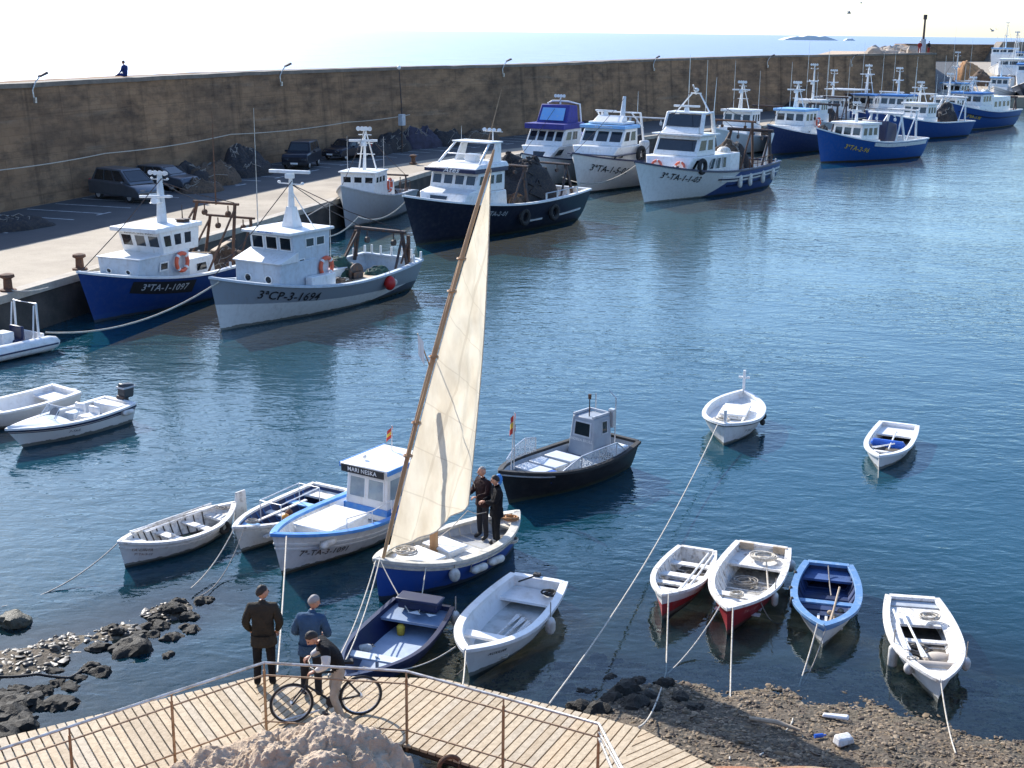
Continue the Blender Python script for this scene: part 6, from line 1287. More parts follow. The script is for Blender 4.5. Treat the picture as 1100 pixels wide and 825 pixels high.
b = MB(); b.tube([(0, -.36, 0), (0, -.32, 0), (0, .34, 0), (0, .38, 0)], [.08, .115, .115, .08], 14); tag(b.build('canvas_roll', mat('beige_canvas', (.52, .45, .37), (.42, .36, .3), rough=.8), loc=bt.w((1.02, .02, .34)), rz=bt.th), 'beige canvas roll across the bow of the weathered white boat', 'roll')
b = MB(); b.ball((0, 0, .1), (.2, .3, .13), 12, 8); tag(b.build('sack', MATS['beige_canvas'], loc=bt.w((.35, .2, .08)), rz=bt.th), 'pale sack lying on the floor of the weathered white boat', 'sack'); oar('white oar lying lengthwise in the weathered white boat', bt.w((.75, -.12, .40)), bt.w((-1.2, -.3, .46)), m=WORN)
oar('second oar along the far side of the weathered white boat', bt.w((.6, -.4, .45)), bt.w((-1.1, -.45, .47)), m=WORN); coil('pale rope coil on the bow rim of the weathered white boat', bt.w((.95, -.36, .42)), .07, 3, .014, ROPE, 14)
cap_fender(bt, 'long dirty white fender on the far side of the weathered white boat', .60, .05, .5, .09, -1); ball_fender('small white ball fender near the bow of the weathered white boat', bt.w(bt.side(.80, .12, -1, .06)), .09); cap_fender(bt, 'short beige fender on the near side of the weathered white boat', .70, .0, .26, .085)
R4 = bt
for bt_, x, y, z, r_, m_, lab in ((ROW, .9, .0, .12, .17, ROPE, 'pale rope coil in the bow of the white rowing boat'), (ROW, -.2, .1, .12, .14, NETG, 'green rope coil on the bottom boards of the white rowing boat'), (R1, -.75, .05, .12, .15, ROPED, 'grey rope coil aft in the narrow rowing boat by the beach'), (R2, -.6, -.15, .13, .22, ROPED, 'grey rope heap on the floor of the dark red boat'), (R2, .95, .0, .50, .12, ROPE, 'small pale rope coil on the bow thwart of the dark red boat'), (R4, -.1, -.1, .1, .18, ROPED, 'grey rope heap on the floor of the weathered white boat'), (R4, -.9, .2, .42, .15, ROPE, 'pale rope coil on the stern deck of the weathered white boat'), (WD, .95, .2, .13, .16, ROPE, 'pale rope coil in the bow of the white dinghy'), (DI, -.5, -.1, .09, .15, ROPED, 'grey rope coil aft in the small white dinghy'), (BL, -.5, .1, .13, .2, NETG, 'green rope heap on the floor of the dark blue open boat')):
    coil(lab, bt_.w((x, y, z)), r_, 6, .015, m_, int(abs(x * 31 + y * 17)) + 3)
# motor boats at the left
bt = Boat('motor_boat', 'white speedboat with low windscreen, blue stripe and black outboard at the left', 'speedboat', 3.95, 1.5, .50, .62, .56, bow=(6, 462), hd=-123, tw=.88, rake=.7, draft=.25, full=.25, p=2.3, sm=.35)
bt.hull(hw('speedboat_hull', (.74, .74, .71), (), streak=.12, worn=.08)); bt.gunwale(WHITE2, .12, .03, .04); bt.strake(NAVY, .03, .08, .035); bt.strake(NAVY, .11, .13, .02); bt.inner(.2, WHITE2, LGREY); bt.patch(.56, .985, .0, WHITE2, camber=.10)
b = MB(); P = [(.15, -.62, .60), (.62, -.30, .66), (.62, .30, .66), (.15, .62, .60)]; T = [(-.05, -.56, .86), (.35, -.26, .94), (.35, .26, .94), (-.05, .56, .86)]; b.add(P + T, [(0, 1, 5, 4), (1, 2, 6, 5), (2, 3, 7, 6)]); sc_ = b.build('windscreen', CLEAR, bt.root, smooth=0); b = MB(); b.tube(T, .012, 6)
for a_, e_ in zip(P, T): b.tube([a_, e_], .012, 6)
b.build('screen_frame', ALU, sc_); 
for y in (-.3, .3): b = MB(); b.box((-.55, y, .36), (.42, .42, .3)); b.box((-.76, y, .56), (.08, .42, .3)); b.build('seat', WHITE2, bt.root, bevel=.05)
b = MB(); b.box((-1.62, 0, .40), (.4, 1.1, .34)); b.build('rear_seat', WHITE2, bt.root, bevel=.04); b = MB(); b.tube([(.12, -.3, .62), (.16, -.3, .66)], .15, 14); b.build('steering_wheel', BLACK, bt.root)
b = MB(); b.hexa([(-2.35, -.16, .62), (-1.98, -.16, .62), (-1.98, .16, .62), (-2.35, .16, .62)], [(-2.42, -.15, 1.0), (-2.0, -.13, 1.06), (-2.0, .13, 1.06), (-2.42, .15, 1.0)]); om = b.build('outboard_motor', mat('outboard_cowl', (.03, .035, .04), (.05, .05, .055), rough=.35), bt.root, bevel=.05); b = MB(); b.box((-2.15, 0, .3), (.18, .12, .7)); b.box((-1.98, 0, .55), (.08, .3, .3)); b.build('motor_leg', STEEL, om, bevel=.02); b = MB(); b.box((-2.2, 0, .93), (.46, .335, .05)); b.build('cowl_stripe', LGREY, om)
fender('white fender along the stern side of the speedboat', bt.w(bt.side(.1, .12, 1, .09)), .42, .08, axis=(math.cos(bt.th), math.sin(bt.th), 0), cord=.1); bt.text('7ª-TA-5', .10, .2, .25, TEXTB); MOTOR = bt
S = at(72, 418, .6); hd = R(-128); bowp = S + Vector((math.cos(hd), math.sin(hd), 0)) * 4.6
bt = Boat.__new__(Boat); _at = at
def place_at(p): 
    global at
    at = lambda px, py, z=0.: Vector((p.x, p.y, z))
place_at(bowp); bt = Boat('open_boat', 'white open plastic boat lying behind the speedboat at the left edge', 'boat', 4.6, 1.6, .52, .7, .60, bow=(0, 0), hd=-128, tw=.9, rake=.5, draft=.22, full=.25, p=2.5, wall=.09); at = _at
bt.hull(hw('plastic_boat_hull', (.24, .07, .06), [((.74, .73, .70), .05, 0, 0)], streak=.12, worn=.1)); bt.gunwale(WHITE2, .12, .03, .05); bt.inner(.16, WHITE2, mat('cream_floor', (.62, .60, .54), (.5, .48, .43), rough=.6)); bt.patch(.02, .16, .10, WHITE2, name='stern_seat'); bt.thwart(.52, .12, .3, WHITE2); bt.patch(.78, .985, .06, WHITE2); b = MB(); b.box((-bt.L / 2 - .06, .3, .5), (.14, .25, .3)); b.build('engine_bracket', mat('grey_blue_plastic', (.2, .25, .33), rough=.5), bt.root, bevel=.02)
# inflatable
hd = R(-123); fw = Vector((math.cos(hd), math.sin(hd), 0)); lf = Vector((-fw.y, fw.x, 0)); o = at(55, 368, .3) - lf * .75 + fw * 2.4; o.z = 0
t = thing('inflatable_boat', 'white inflatable boat with roll frame, cut by the left edge below the quay', 'inflatable boat', o, hd)
b = MB(); pts = []; rs = []
for sg in (1, -1):
    seq = [(-2.75, .75, .30, .05), (-2.6, .75, .30, .2), (-2.3, .75, .30, .27), (0, .75, .31, .27), (1.2, .72, .34, .27), (1.9, .5, .42, .26), (2.3, .2, .48, .25)]
    seq = seq if sg > 0 else seq[::-1]
    for x, y, z, r in seq: pts.append((x, sg * y, z)); rs.append(r)
b.tube(pts, rs, 16); b.build('tube', WHITE2, t, smooth=60)
for sg in (1, -1): b = MB(); b.tube([(-2.5, sg * 1.012, .30), (0, sg * 1.025, .31), (1.2, sg * .99, .34)], .03, 6); b.build('rubbing_band', NAVY, t)
b = MB(); b.hexa([(-2.2, -.6, .05), (1.5, -.5, .05), (1.5, .5, .05), (-2.2, .6, .05)], [(-2.2, -.55, .22), (1.5, -.5, .25), (1.5, .5, .25), (-2.2, .55, .22)]); b.box((-2.2, 0, .4), (.08, 1.2, .5)); b.build('floor', WHITE2, t)
b = MB(); b.tube([(-2.0, .62, .5), (-2.0, .60, 1.75), (-2.0, -.60, 1.75), (-2.0, -.62, .5)], .045, 8); b.tube([(-1.75, .62, .5), (-1.9, .60, 1.7)], .03, 6); b.tube([(-1.75, -.62, .5), (-1.9, -.60, 1.7)], .03, 6); b.build('roll_frame', WHITE2, t)
b = MB(); b.box((-1.0, 0, .55), (.5, .6, .6)); b.build('console', WHITE2, t, bevel=.04); b = MB(); b.box((-1.5, .1, .75), (.12, .7, .5)); b.box((-1.35, .1, .5), (.4, .7, .12)); b.build('seat', NAVY, t, bevel=.04)

# ------------------------------------------------------------ the sailing boat
bt = Boat('sailing_boat', 'small blue and cream sailing boat with tall lateen sail and two men aboard', 'sailing boat', None, 1.72, .62, .92, .82, bow=(402, 602), stern=(557, 550), tw=.0, q=2.5, p=2.5, rake=.15, srake=.2, draft=.3, full=.34, fullb=.7, sm=.48, a=.48)
CREAM = mat('cream_paint', (.70, .66, .56), (.5, .46, .38), rough=.55, scale=7)
bt.hull(hw('sailboat_hull', (.02, .05, .22), [((.025, .085, .34), .08, 0, 0), ((.52, .55, .60), .50, .02, .055)], streak=.12, worn=.1)); bt.gunwale(CREAM, .15, .04, .05); bt.inner(.44, LGREY, mat('boat_sole', (.42, .43, .44), (.3, .3, .3), rough=.7, scale=4)); bt.strake(CREAM, .08, .13, .035); bt.patch(.74, .985, .06, CREAM); bt.patch(.01, .13, .06, CREAM, name='stern_deck'); bt.ribs(.44, CREAM, [.16 + .06 * i for i in range(10)], .03)
hatch(bt, .95, .44, .75, .8, .18, WHITE, 'hatch'); hatch(bt, .05, .44, .5, .75, .16, WHITE, 'thwart_box', -.1); b = MB(); b.box((-.15, .48, .50), (.7, .4, .04), rz=.2); b.build('loose_board', WORN, bt.root)
b = MB(); b.tube([(.32, -.16, .3), (.34, -.16, 1.7), (.48, -.12, 3.9)], [.10, .085, .06], 12); b.build('mast', WOOD, bt.root)
TK, PK, CL = Vector((1.93, .06, 1.0)), Vector((-1.05, 0.1, 8.65)), Vector((-.48, .04, 1.30))
b = MB(); Yp = []
for i in range(13):
    t_ = i / 12; p = TK.lerp(PK, t_); p += Vector((.18, 0, .08)) * math.sin(math.pi * t_) * .6; Yp.append(p)
b.tube([TK - (PK - TK).normalized() * .18] + Yp + [PK + (PK - TK).normalized() * .25], [.026] + [.036 + .018 * math.sin(math.pi * i / 12) for i in range(13)] + [.02], 10)
b.tube([Yp[3] + Vector((.06, .05, 0)), Yp[9] + Vector((.05, .05, 0))], .035, 8)
for i in (3, 4, 6, 8, 9): b.ring(Yp[i] + Vector((.02, .02, 0)), .085, .02, 'Z', 12, 5)
yard = b.build('yard', WOOD, bt.root)
def sail_mat():
    m, n, l = _nodes('sailcloth'); b = n['Principled BSDF']; out = n['Material Output']; tx = _noise(n, l, 2.2, 5, stretch=(1, 1, .35)); cc = _mix(n, l, _ramp(n, l, tx.outputs['Fac'], .4, .68), (.76, .69, .55), (.60, .52, .39))
    uv = n.new('ShaderNodeUVMap'); uv.uv_map = 'cloth'; sp = n.new('ShaderNodeSeparateXYZ'); l.new(uv.outputs[0], sp.inputs[0])
    k = n.new('ShaderNodeMath'); k.operation = 'PINGPONG'; k.inputs[1].default_value = .5; l.new(sp.outputs[0], k.inputs[0]); g = n.new('ShaderNodeMath'); g.operation = 'GREATER_THAN'; g.inputs[1].default_value = .475; l.new(k.outputs[0], g.inputs[0])
    k2 = n.new('ShaderNodeMath'); k2.operation = 'PINGPONG'; k2.inputs[1].default_value = .5; l.new(sp.outputs[1], k2.inputs[0]); g2 = n.new('ShaderNodeMath'); g2.operation = 'GREATER_THAN'; g2.inputs[1].default_value = .485; l.new(k2.outputs[0], g2.inputs[0])
    mx_ = n.new('ShaderNodeMath'); mx_.operation = 'MAXIMUM'; l.new(g.outputs[0], mx_.inputs[0]); l.new(g2.outputs[0], mx_.inputs[1]); ml = n.new('ShaderNodeMath'); ml.operation = 'MULTIPLY'; ml.inputs[1].default_value = .32; l.new(mx_.outputs[0], ml.inputs[0])
    cc = _mix(n, l, ml.outputs[0], cc, (.40, .33, .24)); l.new(cc, b.inputs['Base Color']); b.inputs['Roughness'].default_value = .9; b.inputs['Specular IOR Level'].default_value = .1
    tl = n.new('ShaderNodeBsdfTranslucent'); l.new(cc, tl.inputs[0]); mx = n.new('ShaderNodeMixShader'); mx.inputs[0].default_value = .46; l.new(b.outputs[0], mx.inputs[1]); l.new(tl.outputs[0], mx.inputs[2]); l.new(mx.outputs[0], out.inputs[0]); return m
NU, NV = 48, 26; vs = []; uvs = []
def yp(t_): 
    p = TK.lerp(PK, t_); return p + Vector((.18, 0, .08)) * math.sin(math.pi * t_) * .6
for i in range(NU + 1):
    t_ = .015 + .965 * i / NU; lf_ = yp(t_) + Vector((-.03, .06, -.03)); e = CL.lerp(PK, t_ ** .96); e += Vector((-.04, .22, 0)) * math.sin(math.pi * min(1, t_)) * .5
    for j in range(NV + 1):
        s_ = j / NV; p = lf_.lerp(e, s_); w_ = (1 - t_)
        bil = -.42 * math.sin(math.pi * s_) * math.sin(math.pi * min(1, t_ * 1.25 + .12)) * w_ ** .35
        fold = .085 * math.sin(s_ * 15 + t_ * 3) * w_ * s_ + .05 * math.sin(s_ * 27 + 2 + t_ * 7) * w_ ** 1.5 + .09 * fbm(p, 1.1, 4) + .03 * fbm(p, 4.5, 2)
        fold *= math.sin(math.pi * min(1, max(0, s_))) ** .6; vs.append(p + Vector((.10 * bil, -.55 * bil + fold * .9, -.05 * math.sin(math.pi * s_) * (t_ < .1)))); uvs.append((s_ * (1 - t_) * 2.2, t_ * 9 + s_ * 1.5))
b = MB(); b.add(vs, [(i * (NV + 1) + j, (i + 1) * (NV + 1) + j, (i + 1) * (NV + 1) + j + 1, i * (NV + 1) + j + 1) for i in range(NU) for j in range(NV)]); so2 = b.build('sail', sail_mat(), bt.root, smooth=80)
ul = so2.data.uv_layers.new(name='cloth')
for lp in so2.data.loops: ul.data[lp.index].uv = uvs[lp.vertex_index]
b = MB(); b.tube([vs[i * (NV + 1) + NV] for i in range(NU + 1)], .014, 5); b.tube([vs[j] for j in range(NV + 1)], .014, 5); b.build('bolt_rope', ROPE, so2)
b = MB(); p = yp(.47); b.tube([p, p + Vector((.3, -.05, .75))], .012, 6); q = p + Vector((.3, -.05, .75)); b.add([q, q + Vector((-.02, .0, -.45)), q + Vector((.02, .22, -.62)), q + Vector((.05, .22, -.12))], [(0, 1, 2, 3)], 1); b.add([q + Vector((.0, .10, -.25)), q + Vector((.0, .10, -.38)), q + Vector((.02, .19, -.43)), q + Vector((.03, .19, -.28))], [(0, 1, 2, 3)], 2); b.build('pennant', [WOOD, WHITE, TEXTB], yard)
b = MB()
for a_, e_ in ((yp(.5), Vector((-1.5, -.4, .7))), (Vector((.48, -.12, 3.8)), Vector((.2, -.7, .7))), (CL, Vector((-.9, .2, 1.2))), (CL, Vector((.2, -.3, .7)))): b.tube([a_, (a_ + e_) / 2 - Vector((0, 0, .06)), e_], .010, 5)
b.build('rigging', ROPE, bt.root); b = MB(); b.tube([(-1.75, -.25, .8), (-1.78, -.28, 1.55)], .03, 8); b.build('stern_pole', GALV, bt.root); b = MB(); b.ball((-1.78, -.28, 1.60), (.09, .085, .14), 10, 7); tag(b.build('cloth_bundle', mat('sky_blue_cloth', (.06, .28, .68), (.04, .2, .55), rough=.8), loc=bt.w((0, 0, 0)), rz=bt.th), 'bright blue cloth bundle on the stern pole of the sailing boat', 'bundle')
for k, (u, kind) in enumerate(((.66, 0), (.50, 1), (.37, 1))):
    p = bt.w(bt.side(u, .25, 1, .11)); lab = ('round white fender hanging near the bow of the sailing boat', 'first long white fender from the bow of the sailing boat', 'second long white fender from the bow of the sailing boat')[k]
    ball_fender(lab, p, .12) if kind == 0 else fender(lab, p, .46, .085, axis=(math.cos(bt.th), math.sin(bt.th), 0), cord=.16)
coil('white rope coil by the feet of the men on the sailing boat', bt.w((-1.25, .42, .47)), .2, 6, .018, ROPE, 15); coil('white rope coil at the foot of the sailing boat mast', bt.w((.3, -.35, .47)), .2, 7, .02, ROPE, 16); coil('pale rope heap on the bow deck of the sailing boat', bt.w((1.35, .05, .86)), .18, 6, .018, ROPE, 17); coil('tan rope coil on the stern deck of the sailing boat', bt.w((-1.7, .15, .80)), .15, 5, .018, NETO, 18)
SAILB = bt
# ------------------------------------------------------------ boardwalk
ZD = .95
def clip(poly, n, c, keep_ge=True):
    out = []; s = 1 if keep_ge else -1
    for i in range(len(poly)):
        p, q = poly[i], poly[(i + 1) % len(poly)]; a = s * (p.dot(n) - c); b_ = s * (q.dot(n) - c)
        if a >= 0: out.append(p)
        if (a > 0 > b_) or (a < 0 < b_): out.append(p.lerp(q, a / (a - b_)))
    return out
def P2(px, py): return at(px, py, ZD).to_2d()
far = [P2(-170, 834), P2(0, 793), P2(272, 727)], [P2(354, 726), P2(476, 729), P2(640, 769), P2(690, 783)], [P2(775, 828), P2(850, 875)]
near = [P2(-220, 975), P2(80, 868), P2(189, 827), P2(286, 790)], [P2(437, 800), P2(540, 832), P2(641, 864)], [P2(700, 905)]
secs = [(far[0] + near[0][::-1], P2(272, 727) - P2(0, 793)), ([far[0][-1]] + far[1] + near[1][::-1] + [near[0][-1]], P2(690, 783) - P2(476, 729)), ([far[1][-1]] + far[2] + near[2] + [near[1][-1]], P2(850, 875) - P2(690, 783))]
PL = [mat('deck_plank_%s' % k, a, c, rough=.8, scale=3.5, stretch=(3, 3, 1), bump=.25, bscale=30) for k, a, c in (('pale', (.58, .455, .30), (.45, .345, .22)), ('tan', (.50, .385, .25), (.40, .30, .185)), ('grey', (.54, .44, .31), (.42, .335, .23)), ('warm', (.58, .44, .28), (.45, .335, .205)))]
b = MB(); rn = random.Random(11); pitch_ = .142
for poly, d in secs:
    d = d.normalized(); lo = min(p.dot(d) for p in poly); hi = max(p.dot(d) for p in poly); k = int((hi - lo) / pitch_) + 1
    for i in range(k):
        c0 = lo + i * pitch_; g = clip(clip(poly, d, c0 + .004), d, c0 + pitch_ - .020, False)
        if len(g) < 3: continue
        n_ = len(g); dz = rn.uniform(-.003, .003); vs = [(p.x, p.y, ZD + dz) for p in g] + [(p.x, p.y, ZD - .045) for p in g]
        b.add(vs, [tuple(range(n_)), tuple(range(2 * n_ - 1, n_ - 1, -1))] + [(j, j + n_, (j + 1) % n_ + n_, (j + 1) % n_) for j in range(n_)], rn.randrange(4))
dk = b.build('boardwalk_planks', PL, smooth=0)
root = thing('boardwalk', 'pale plank boardwalk curving along the shore below the viewpoint', 'boardwalk', (0, 0, 0)); dk.parent = root; dk.name = 'planks'
# bearers under the planks
def inset(P, k): return P
b = MB(); allfar = far[0] + far[1] + far[2]; allnear = near[0] + near[1] + near[2]
for line, off in ((allfar, .12), (allnear, -.12)):
    b.tube([(p.x, p.y - off, ZD - .13) for p in line], .07, 4)
b.build('bearer', mat('dark_timber', (.06, .04, .028), (.04, .03, .02), rough=.9), root); b = MB()
for i in range(0, len(allfar)):
    p = allfar[i]; b.tube([(p.x, p.y - .15, ZD - .1), (p.x, p.y - .15, -.8)], .09, 8)
b.build('pile', MATS['dark_timber'], root)
# railing on the landward edge
posts = [P2(-40, 910), P2(80, 866), P2(188, 826), P2(286, 790), P2(437, 800), P2(540, 831), P2(641, 862)]
t = thing('railing', 'bronze tube railing with grey handrail along the landward edge of the boardwalk', 'railing', (0, 0, 0))
for p in posts:
    b = MB(); b.tube([(p.x, p.y + .03, ZD - .12), (p.x, p.y + .03, ZD + 1.06)], .022, 8); b.tube([(p.x, p.y + .03, ZD + 1.06), (p.x, p.y + .05, ZD + 1.16)], .014, 6); b.build('post', BRONZE, t)
def rail_line(z, off=0.): return [(p.x, p.y + .03 + off, z) for p in posts]
b = MB(); e = at(668, 825, ZD + 1.17); e2 = at(700, 880, ZD + 1.17); b.tube(rail_line(ZD + 1.17, .02) + [tuple(e), tuple(e2)], .022, 8); b.build('handrail', GALV, t)
b = MB(); b.tube(rail_line(ZD + .98, .0), .014, 7); b.build('upper_rail', BRONZE, t)
b = MB(); b.tube(rail_line(ZD + .22, .0), .014, 7); b.build('lower_rail', BRONZE, t)
b = MB(); e3 = at(664, 842, ZD + .98); b.tube([rail_line(ZD + .98)[-1], tuple(e3)], .02, 7); b.tube([rail_line(ZD + 1.06)[-1], tuple(at(672, 838, ZD + 1.06))], .016, 7); b.build('end_rail', GALV, t)
b = MB(); p = at(483, 824, .85); b.ring((0, 0, 0), .16, .035, 'Y', 20, 8); tag(b.build('mooring_ring', RUST, loc=(p.x, p.y, .86), rz=.3), 'rusty iron ring standing in the red soil beside the boardwalk', 'mooring ring')
b = MB(); p, q = at(298, 776, ZD + .03), at(343, 763, ZD + .06); b.tube([Vector((0, 0, 0)), q - p], .017, 7); tag(b.build('cane', WHITE, loc=p), 'thin white cane lying on the boards behind the rock outcrop', 'cane')

# ------------------------------------------------------------ bicycle
BK = mat('bicycle_black', (.014, .014, .016), (.03, .03, .03), rough=.4); pr, pf = at(388, 768, ZD), at(314, 777, ZD); d = (pf - pr); rz = math.atan2(d.y, d.x); mid = (pr + pf) / 2; wb = d.length / 2; RW = .335
t = thing('bicycle', 'black bicycle held by the man in the dark vest on the boardwalk', 'bicycle', (mid.x, mid.y, ZD), rz)
for x in (-wb, wb):
    b = MB(); b.ring((x, 0, RW), RW - .02, .021, 'Y', 40, 8); o = b.build('wheel', BLACK, t); b = MB(); b.ring((x, 0, RW), RW - .045, .010, 'Y', 36, 5); b.tube([(x, -.05, RW), (x, .05, RW)], .025, 10)
    for k in range(28):
        a = k * 2 * math.pi / 28; b.tube([(x, .03 * (-1) ** k, RW), (x + math.cos(a) * (RW - .045), 0, RW + math.sin(a) * (RW - .045))], .0016, 3)
    b.build('rim', ALU, o)
bb = Vector((-.08, 0, .29)); sc0 = Vector((-.24, 0, .78)); hd0 = Vector((wb - .28, 0, .80)); hl = Vector((wb - .22, 0, .62)); b = MB()
for a_, e_ in ((bb, sc0), (bb, hl), (sc0, hd0), (hd0, hl), (bb, (-wb, 0, RW)), (sc0 - Vector((0, 0, .06)), (-wb, 0, RW))): b.tube([a_, e_], .018, 8)
for y in (.05, -.05): b.tube([hl, hl + Vector((.03, y, -.06)), (wb, y, RW)], .013, 7)
b.build('frame', BK, t); b = MB(); b.tube([hd0, hd0 + Vector((-.03, 0, .14))], .014, 7); c = hd0 + Vector((-.01, 0, .15)); b.tube([c + Vector((-.08, -.30, .02)), c + Vector((0, -.12, 0)), c + Vector((0, .12, 0)), c + Vector((-.08, .30, .02))], .012, 7); b.build('handlebar', BK, t)
b = MB(); b.tube([sc0, sc0 + Vector((-.03, 0, .12))], .013, 7); b.hexa([(-.42, -.07, .90), (-.14, -.02, .91), (-.14, .02, .91), (-.42, .07, .90)], [(-.42, -.06, .95), (-.14, -.018, .94), (-.14, .018, .94), (-.42, .06, .95)]); b.build('saddle', BLACK, t, bevel=.015)
b = MB(); b.tube([bb + Vector((0, -.03, 0)), bb + Vector((0, .03, 0))], .09, 20); b.tube([bb + Vector((0, .06, 0)), bb + Vector((.12, .07, -.12))], .012, 6); b.tube([bb + Vector((0, -.06, 0)), bb + Vector((-.12, -.07, .12))], .012, 6); b.box(bb + Vector((.12, .12, -.12)), (.09, .1, .02)); b.box(bb + Vector((-.12, -.12, .12)), (.09, .1, .02)); b.build('crankset', STEEL, t)
BIKE = (mid, rz, wb)

# ------------------------------------------------------------ people
SKIN = mat('skin', (.50, .27, .18), (.42, .21, .14), rough=.55, scale=6); HAIRD = mat('dark_hair', (.02, .016, .013), (.035, .027, .02), rough=.7); HAIRG = mat('grey_hair', (.33, .31, .29), (.22, .2, .19), rough=.8); EYE = mat('eye', (.03, .02, .02), rough=.2); SHOE = mat('dark_shoe', (.02, .018, .016), rough=.5); SHOEW = mat('white_shoe', (.7, .68, .65), rough=.6)
def fab(n, c, c2=None): return mat(n, c, c2, rough=.9, scale=5, bump=.9, bscale=7, spec=.2)
def person(label, loc, rz, jacket, trousers, shoes, hair=HAIRD, J=None, head=(0., 0.), bald=False, h=1.74, sleeve=None, hands=True, scale=1., hem=.84):
    """one skinned body facing +Y; J overrides joint places"""
    k = h / 1.74
    j = {'pel': (0, 0, .93), 'spi': (0, .0, 1.13), 'che': (0, -.01, 1.32), 'nek': (0, 0, 1.46), 'hdb': (0, .02, 1.53),
         'hL': (-.10, 0, .88), 'kL': (-.11, .02, .49), 'aL': (-.12, -.01, .085), 'tL': (-.14, .15, .035), 'hR': (.10, 0, .88), 'kR': (.11, .02, .49), 'aR': (.12, -.01, .085), 'tR': (.14, .15, .035),
         'sL': (-.19, -.01, 1.40), 'eL': (-.27, -.04, 1.13), 'wL': (-.22, .14, .95), 'sR': (.19, -.01, 1.40), 'eR': (.27, -.04, 1.13), 'wR': (.22, .14, .95)}
    j.update(J or {}); j = {a: Vector(v) * k for a, v in j.items()}
    rad = {'pel': (.180, .135), 'spi': (.185, .14), 'che': (.205, .145), 'nek': (.070, .070), 'hdb': (.060, .060), 'hL': (.098, .10), 'hR': (.098, .10), 'kL': (.072, .075), 'kR': (.072, .075), 'aL': (.058, .06), 'aR': (.058, .06), 'tL': (.046, .036), 'tR': (.046, .036),
           'sL': (.092, .092), 'sR': (.092, .092), 'eL': (.072, .072), 'eR': (.072, .072), 'wL': (.044, .044), 'wR': (.044, .044)}
    E_ = [('pel', 'spi'), ('spi', 'che'), ('che', 'nek'), ('nek', 'hdb'), ('che', 'sL'), ('sL', 'eL'), ('eL', 'wL'), ('che', 'sR'), ('sR', 'eR'), ('eR', 'wR'), ('pel', 'hL'), ('hL', 'kL'), ('kL', 'aL'), ('aL', 'tL'), ('pel', 'hR'), ('hR', 'kR'), ('kR', 'aR'), ('aR', 'tR')]
    names = list(j); me = bpy.data.meshes.new('b'); me.from_pydata([tuple(j[a]) for a in names], [(names.index(a), names.index(c)) for a, c in E_], [])
    ob = bpy.data.objects.new('b', me); col.objects.link(ob); sk = ob.modifiers.new('s', 'SKIN'); sk.use_smooth_shade = True; sv = me.skin_vertices[0].data
    for i, a in enumerate(names): sv[i].radius = tuple(x * k for x in rad[a]); sv[i].use_root = a == 'pel'
    su = ob.modifiers.new('u', 'SUBSURF'); su.levels = 2; su.render_levels = 2
    ev = ob.evaluated_get(bpy.context.evaluated_depsgraph_get()); bm_ = bpy.data.meshes.new_from_object(ev)
    V = [v.co.copy() for v in bm_.vertices]; Fc = [tuple(p.vertices) for p in bm_.polygons]; bpy.data.objects.remove(ob); bpy.data.meshes.remove(bm_); bpy.data.meshes.remove(me)
    slot = {('pel', 'spi'): 0, ('spi', 'che'): 0, ('che', 'nek'): 0, ('nek', 'hdb'): 3, ('che', 'sL'): 0, ('che', 'sR'): 0, ('sL', 'eL'): 4, ('eL', 'wL'): 4, ('sR', 'eR'): 4, ('eR', 'wR'): 4, ('pel', 'hL'): 1, ('pel', 'hR'): 1, ('hL', 'kL'): 1, ('kL', 'aL'): 1, ('hR', 'kR'): 1, ('kR', 'aR'): 1, ('aL', 'tL'): 2, ('aR', 'tR'): 2}
    b = MB(); b.v = V
    def near(p):
        best = (9, 0)
        for e in E_:
            a, c = j[e[0]], j[e[1]]; ab = c - a; t_ = max(0, min(1, (p - a).dot(ab) / ab.length_squared)); dd = (p - a - ab * t_).length / (.13 if slot[e] == 0 else .08)
            if dd < best[0]: best = (dd, slot[e])
        return best[1]
    up = (j['che'] - j['pel']).normalized()
    for f in Fc:
        c = sum((V[i] for i in f), Vector()) / len(f); s_ = near(c)
        if s_ == 1 and (c - j['pel']).dot(up) > (hem - .93) * k: s_ = 0
        b.f.append(list(f)); b.m.append(s_)
    # head with nose, ears, brow and chin, turned on the neck
    yw, pt_ = head; M = Matrix.Rotation(R(yw), 3, 'Z') @ Matrix.Rotation(R(pt_), 3, 'X'); hc = j['hdb'] + M @ Vector((0, .015, .105)) * k
    def H(p): return hc + M @ (Vector(p) * k)
    vs = []; nu, nv = 18, 13; fs = []
    for q in range(nv + 1):
        th_ = math.pi * q / nv
        for i in range(nu):
            a = 2 * math.pi * i / nu; x, y, z = .080 * math.sin(th_) * math.cos(a), .096 * math.sin(th_) * math.sin(a), .113 * math.cos(th_)
            if z < 0: x *= 1 + z * 2.0; y = y * (1 + z * 1.2) + .012 * (-z / .118)
            if y > 0 and -.02 < z < .03: y *= .97
            vs.append(H((x, y, z)))
    for q in range(nv):
        for i in range(nu): fs.append((q * nu + i, (q + 1) * nu + i, (q + 1) * nu + (i + 1) % nu, q * nu + (i + 1) % nu))
    b.add(vs, fs, 3); b.hexa([H((-.018, .085, -.035)), H((.018, .085, -.035)), H((.013, .118, -.030)), H((-.013, .118, -.030))], [H((-.007, .085, .022)), H((.007, .085, .022)), H((.005, .098, .018)), H((-.005, .098, .018))], 3)
    for sg in (1, -1): b.ball(H((sg * .078, -.005, -.005)), (.014 * k, .024 * k, .034 * k), 8, 6, 3, M); b.ball(H((sg * .030, .087, .012)), (.011 * k,) * 3, 8, 6, 5, M)
    b.ball(H((0, .088, -.062)), (.024 * k, .008 * k, .006 * k), 8, 5, 6, M)
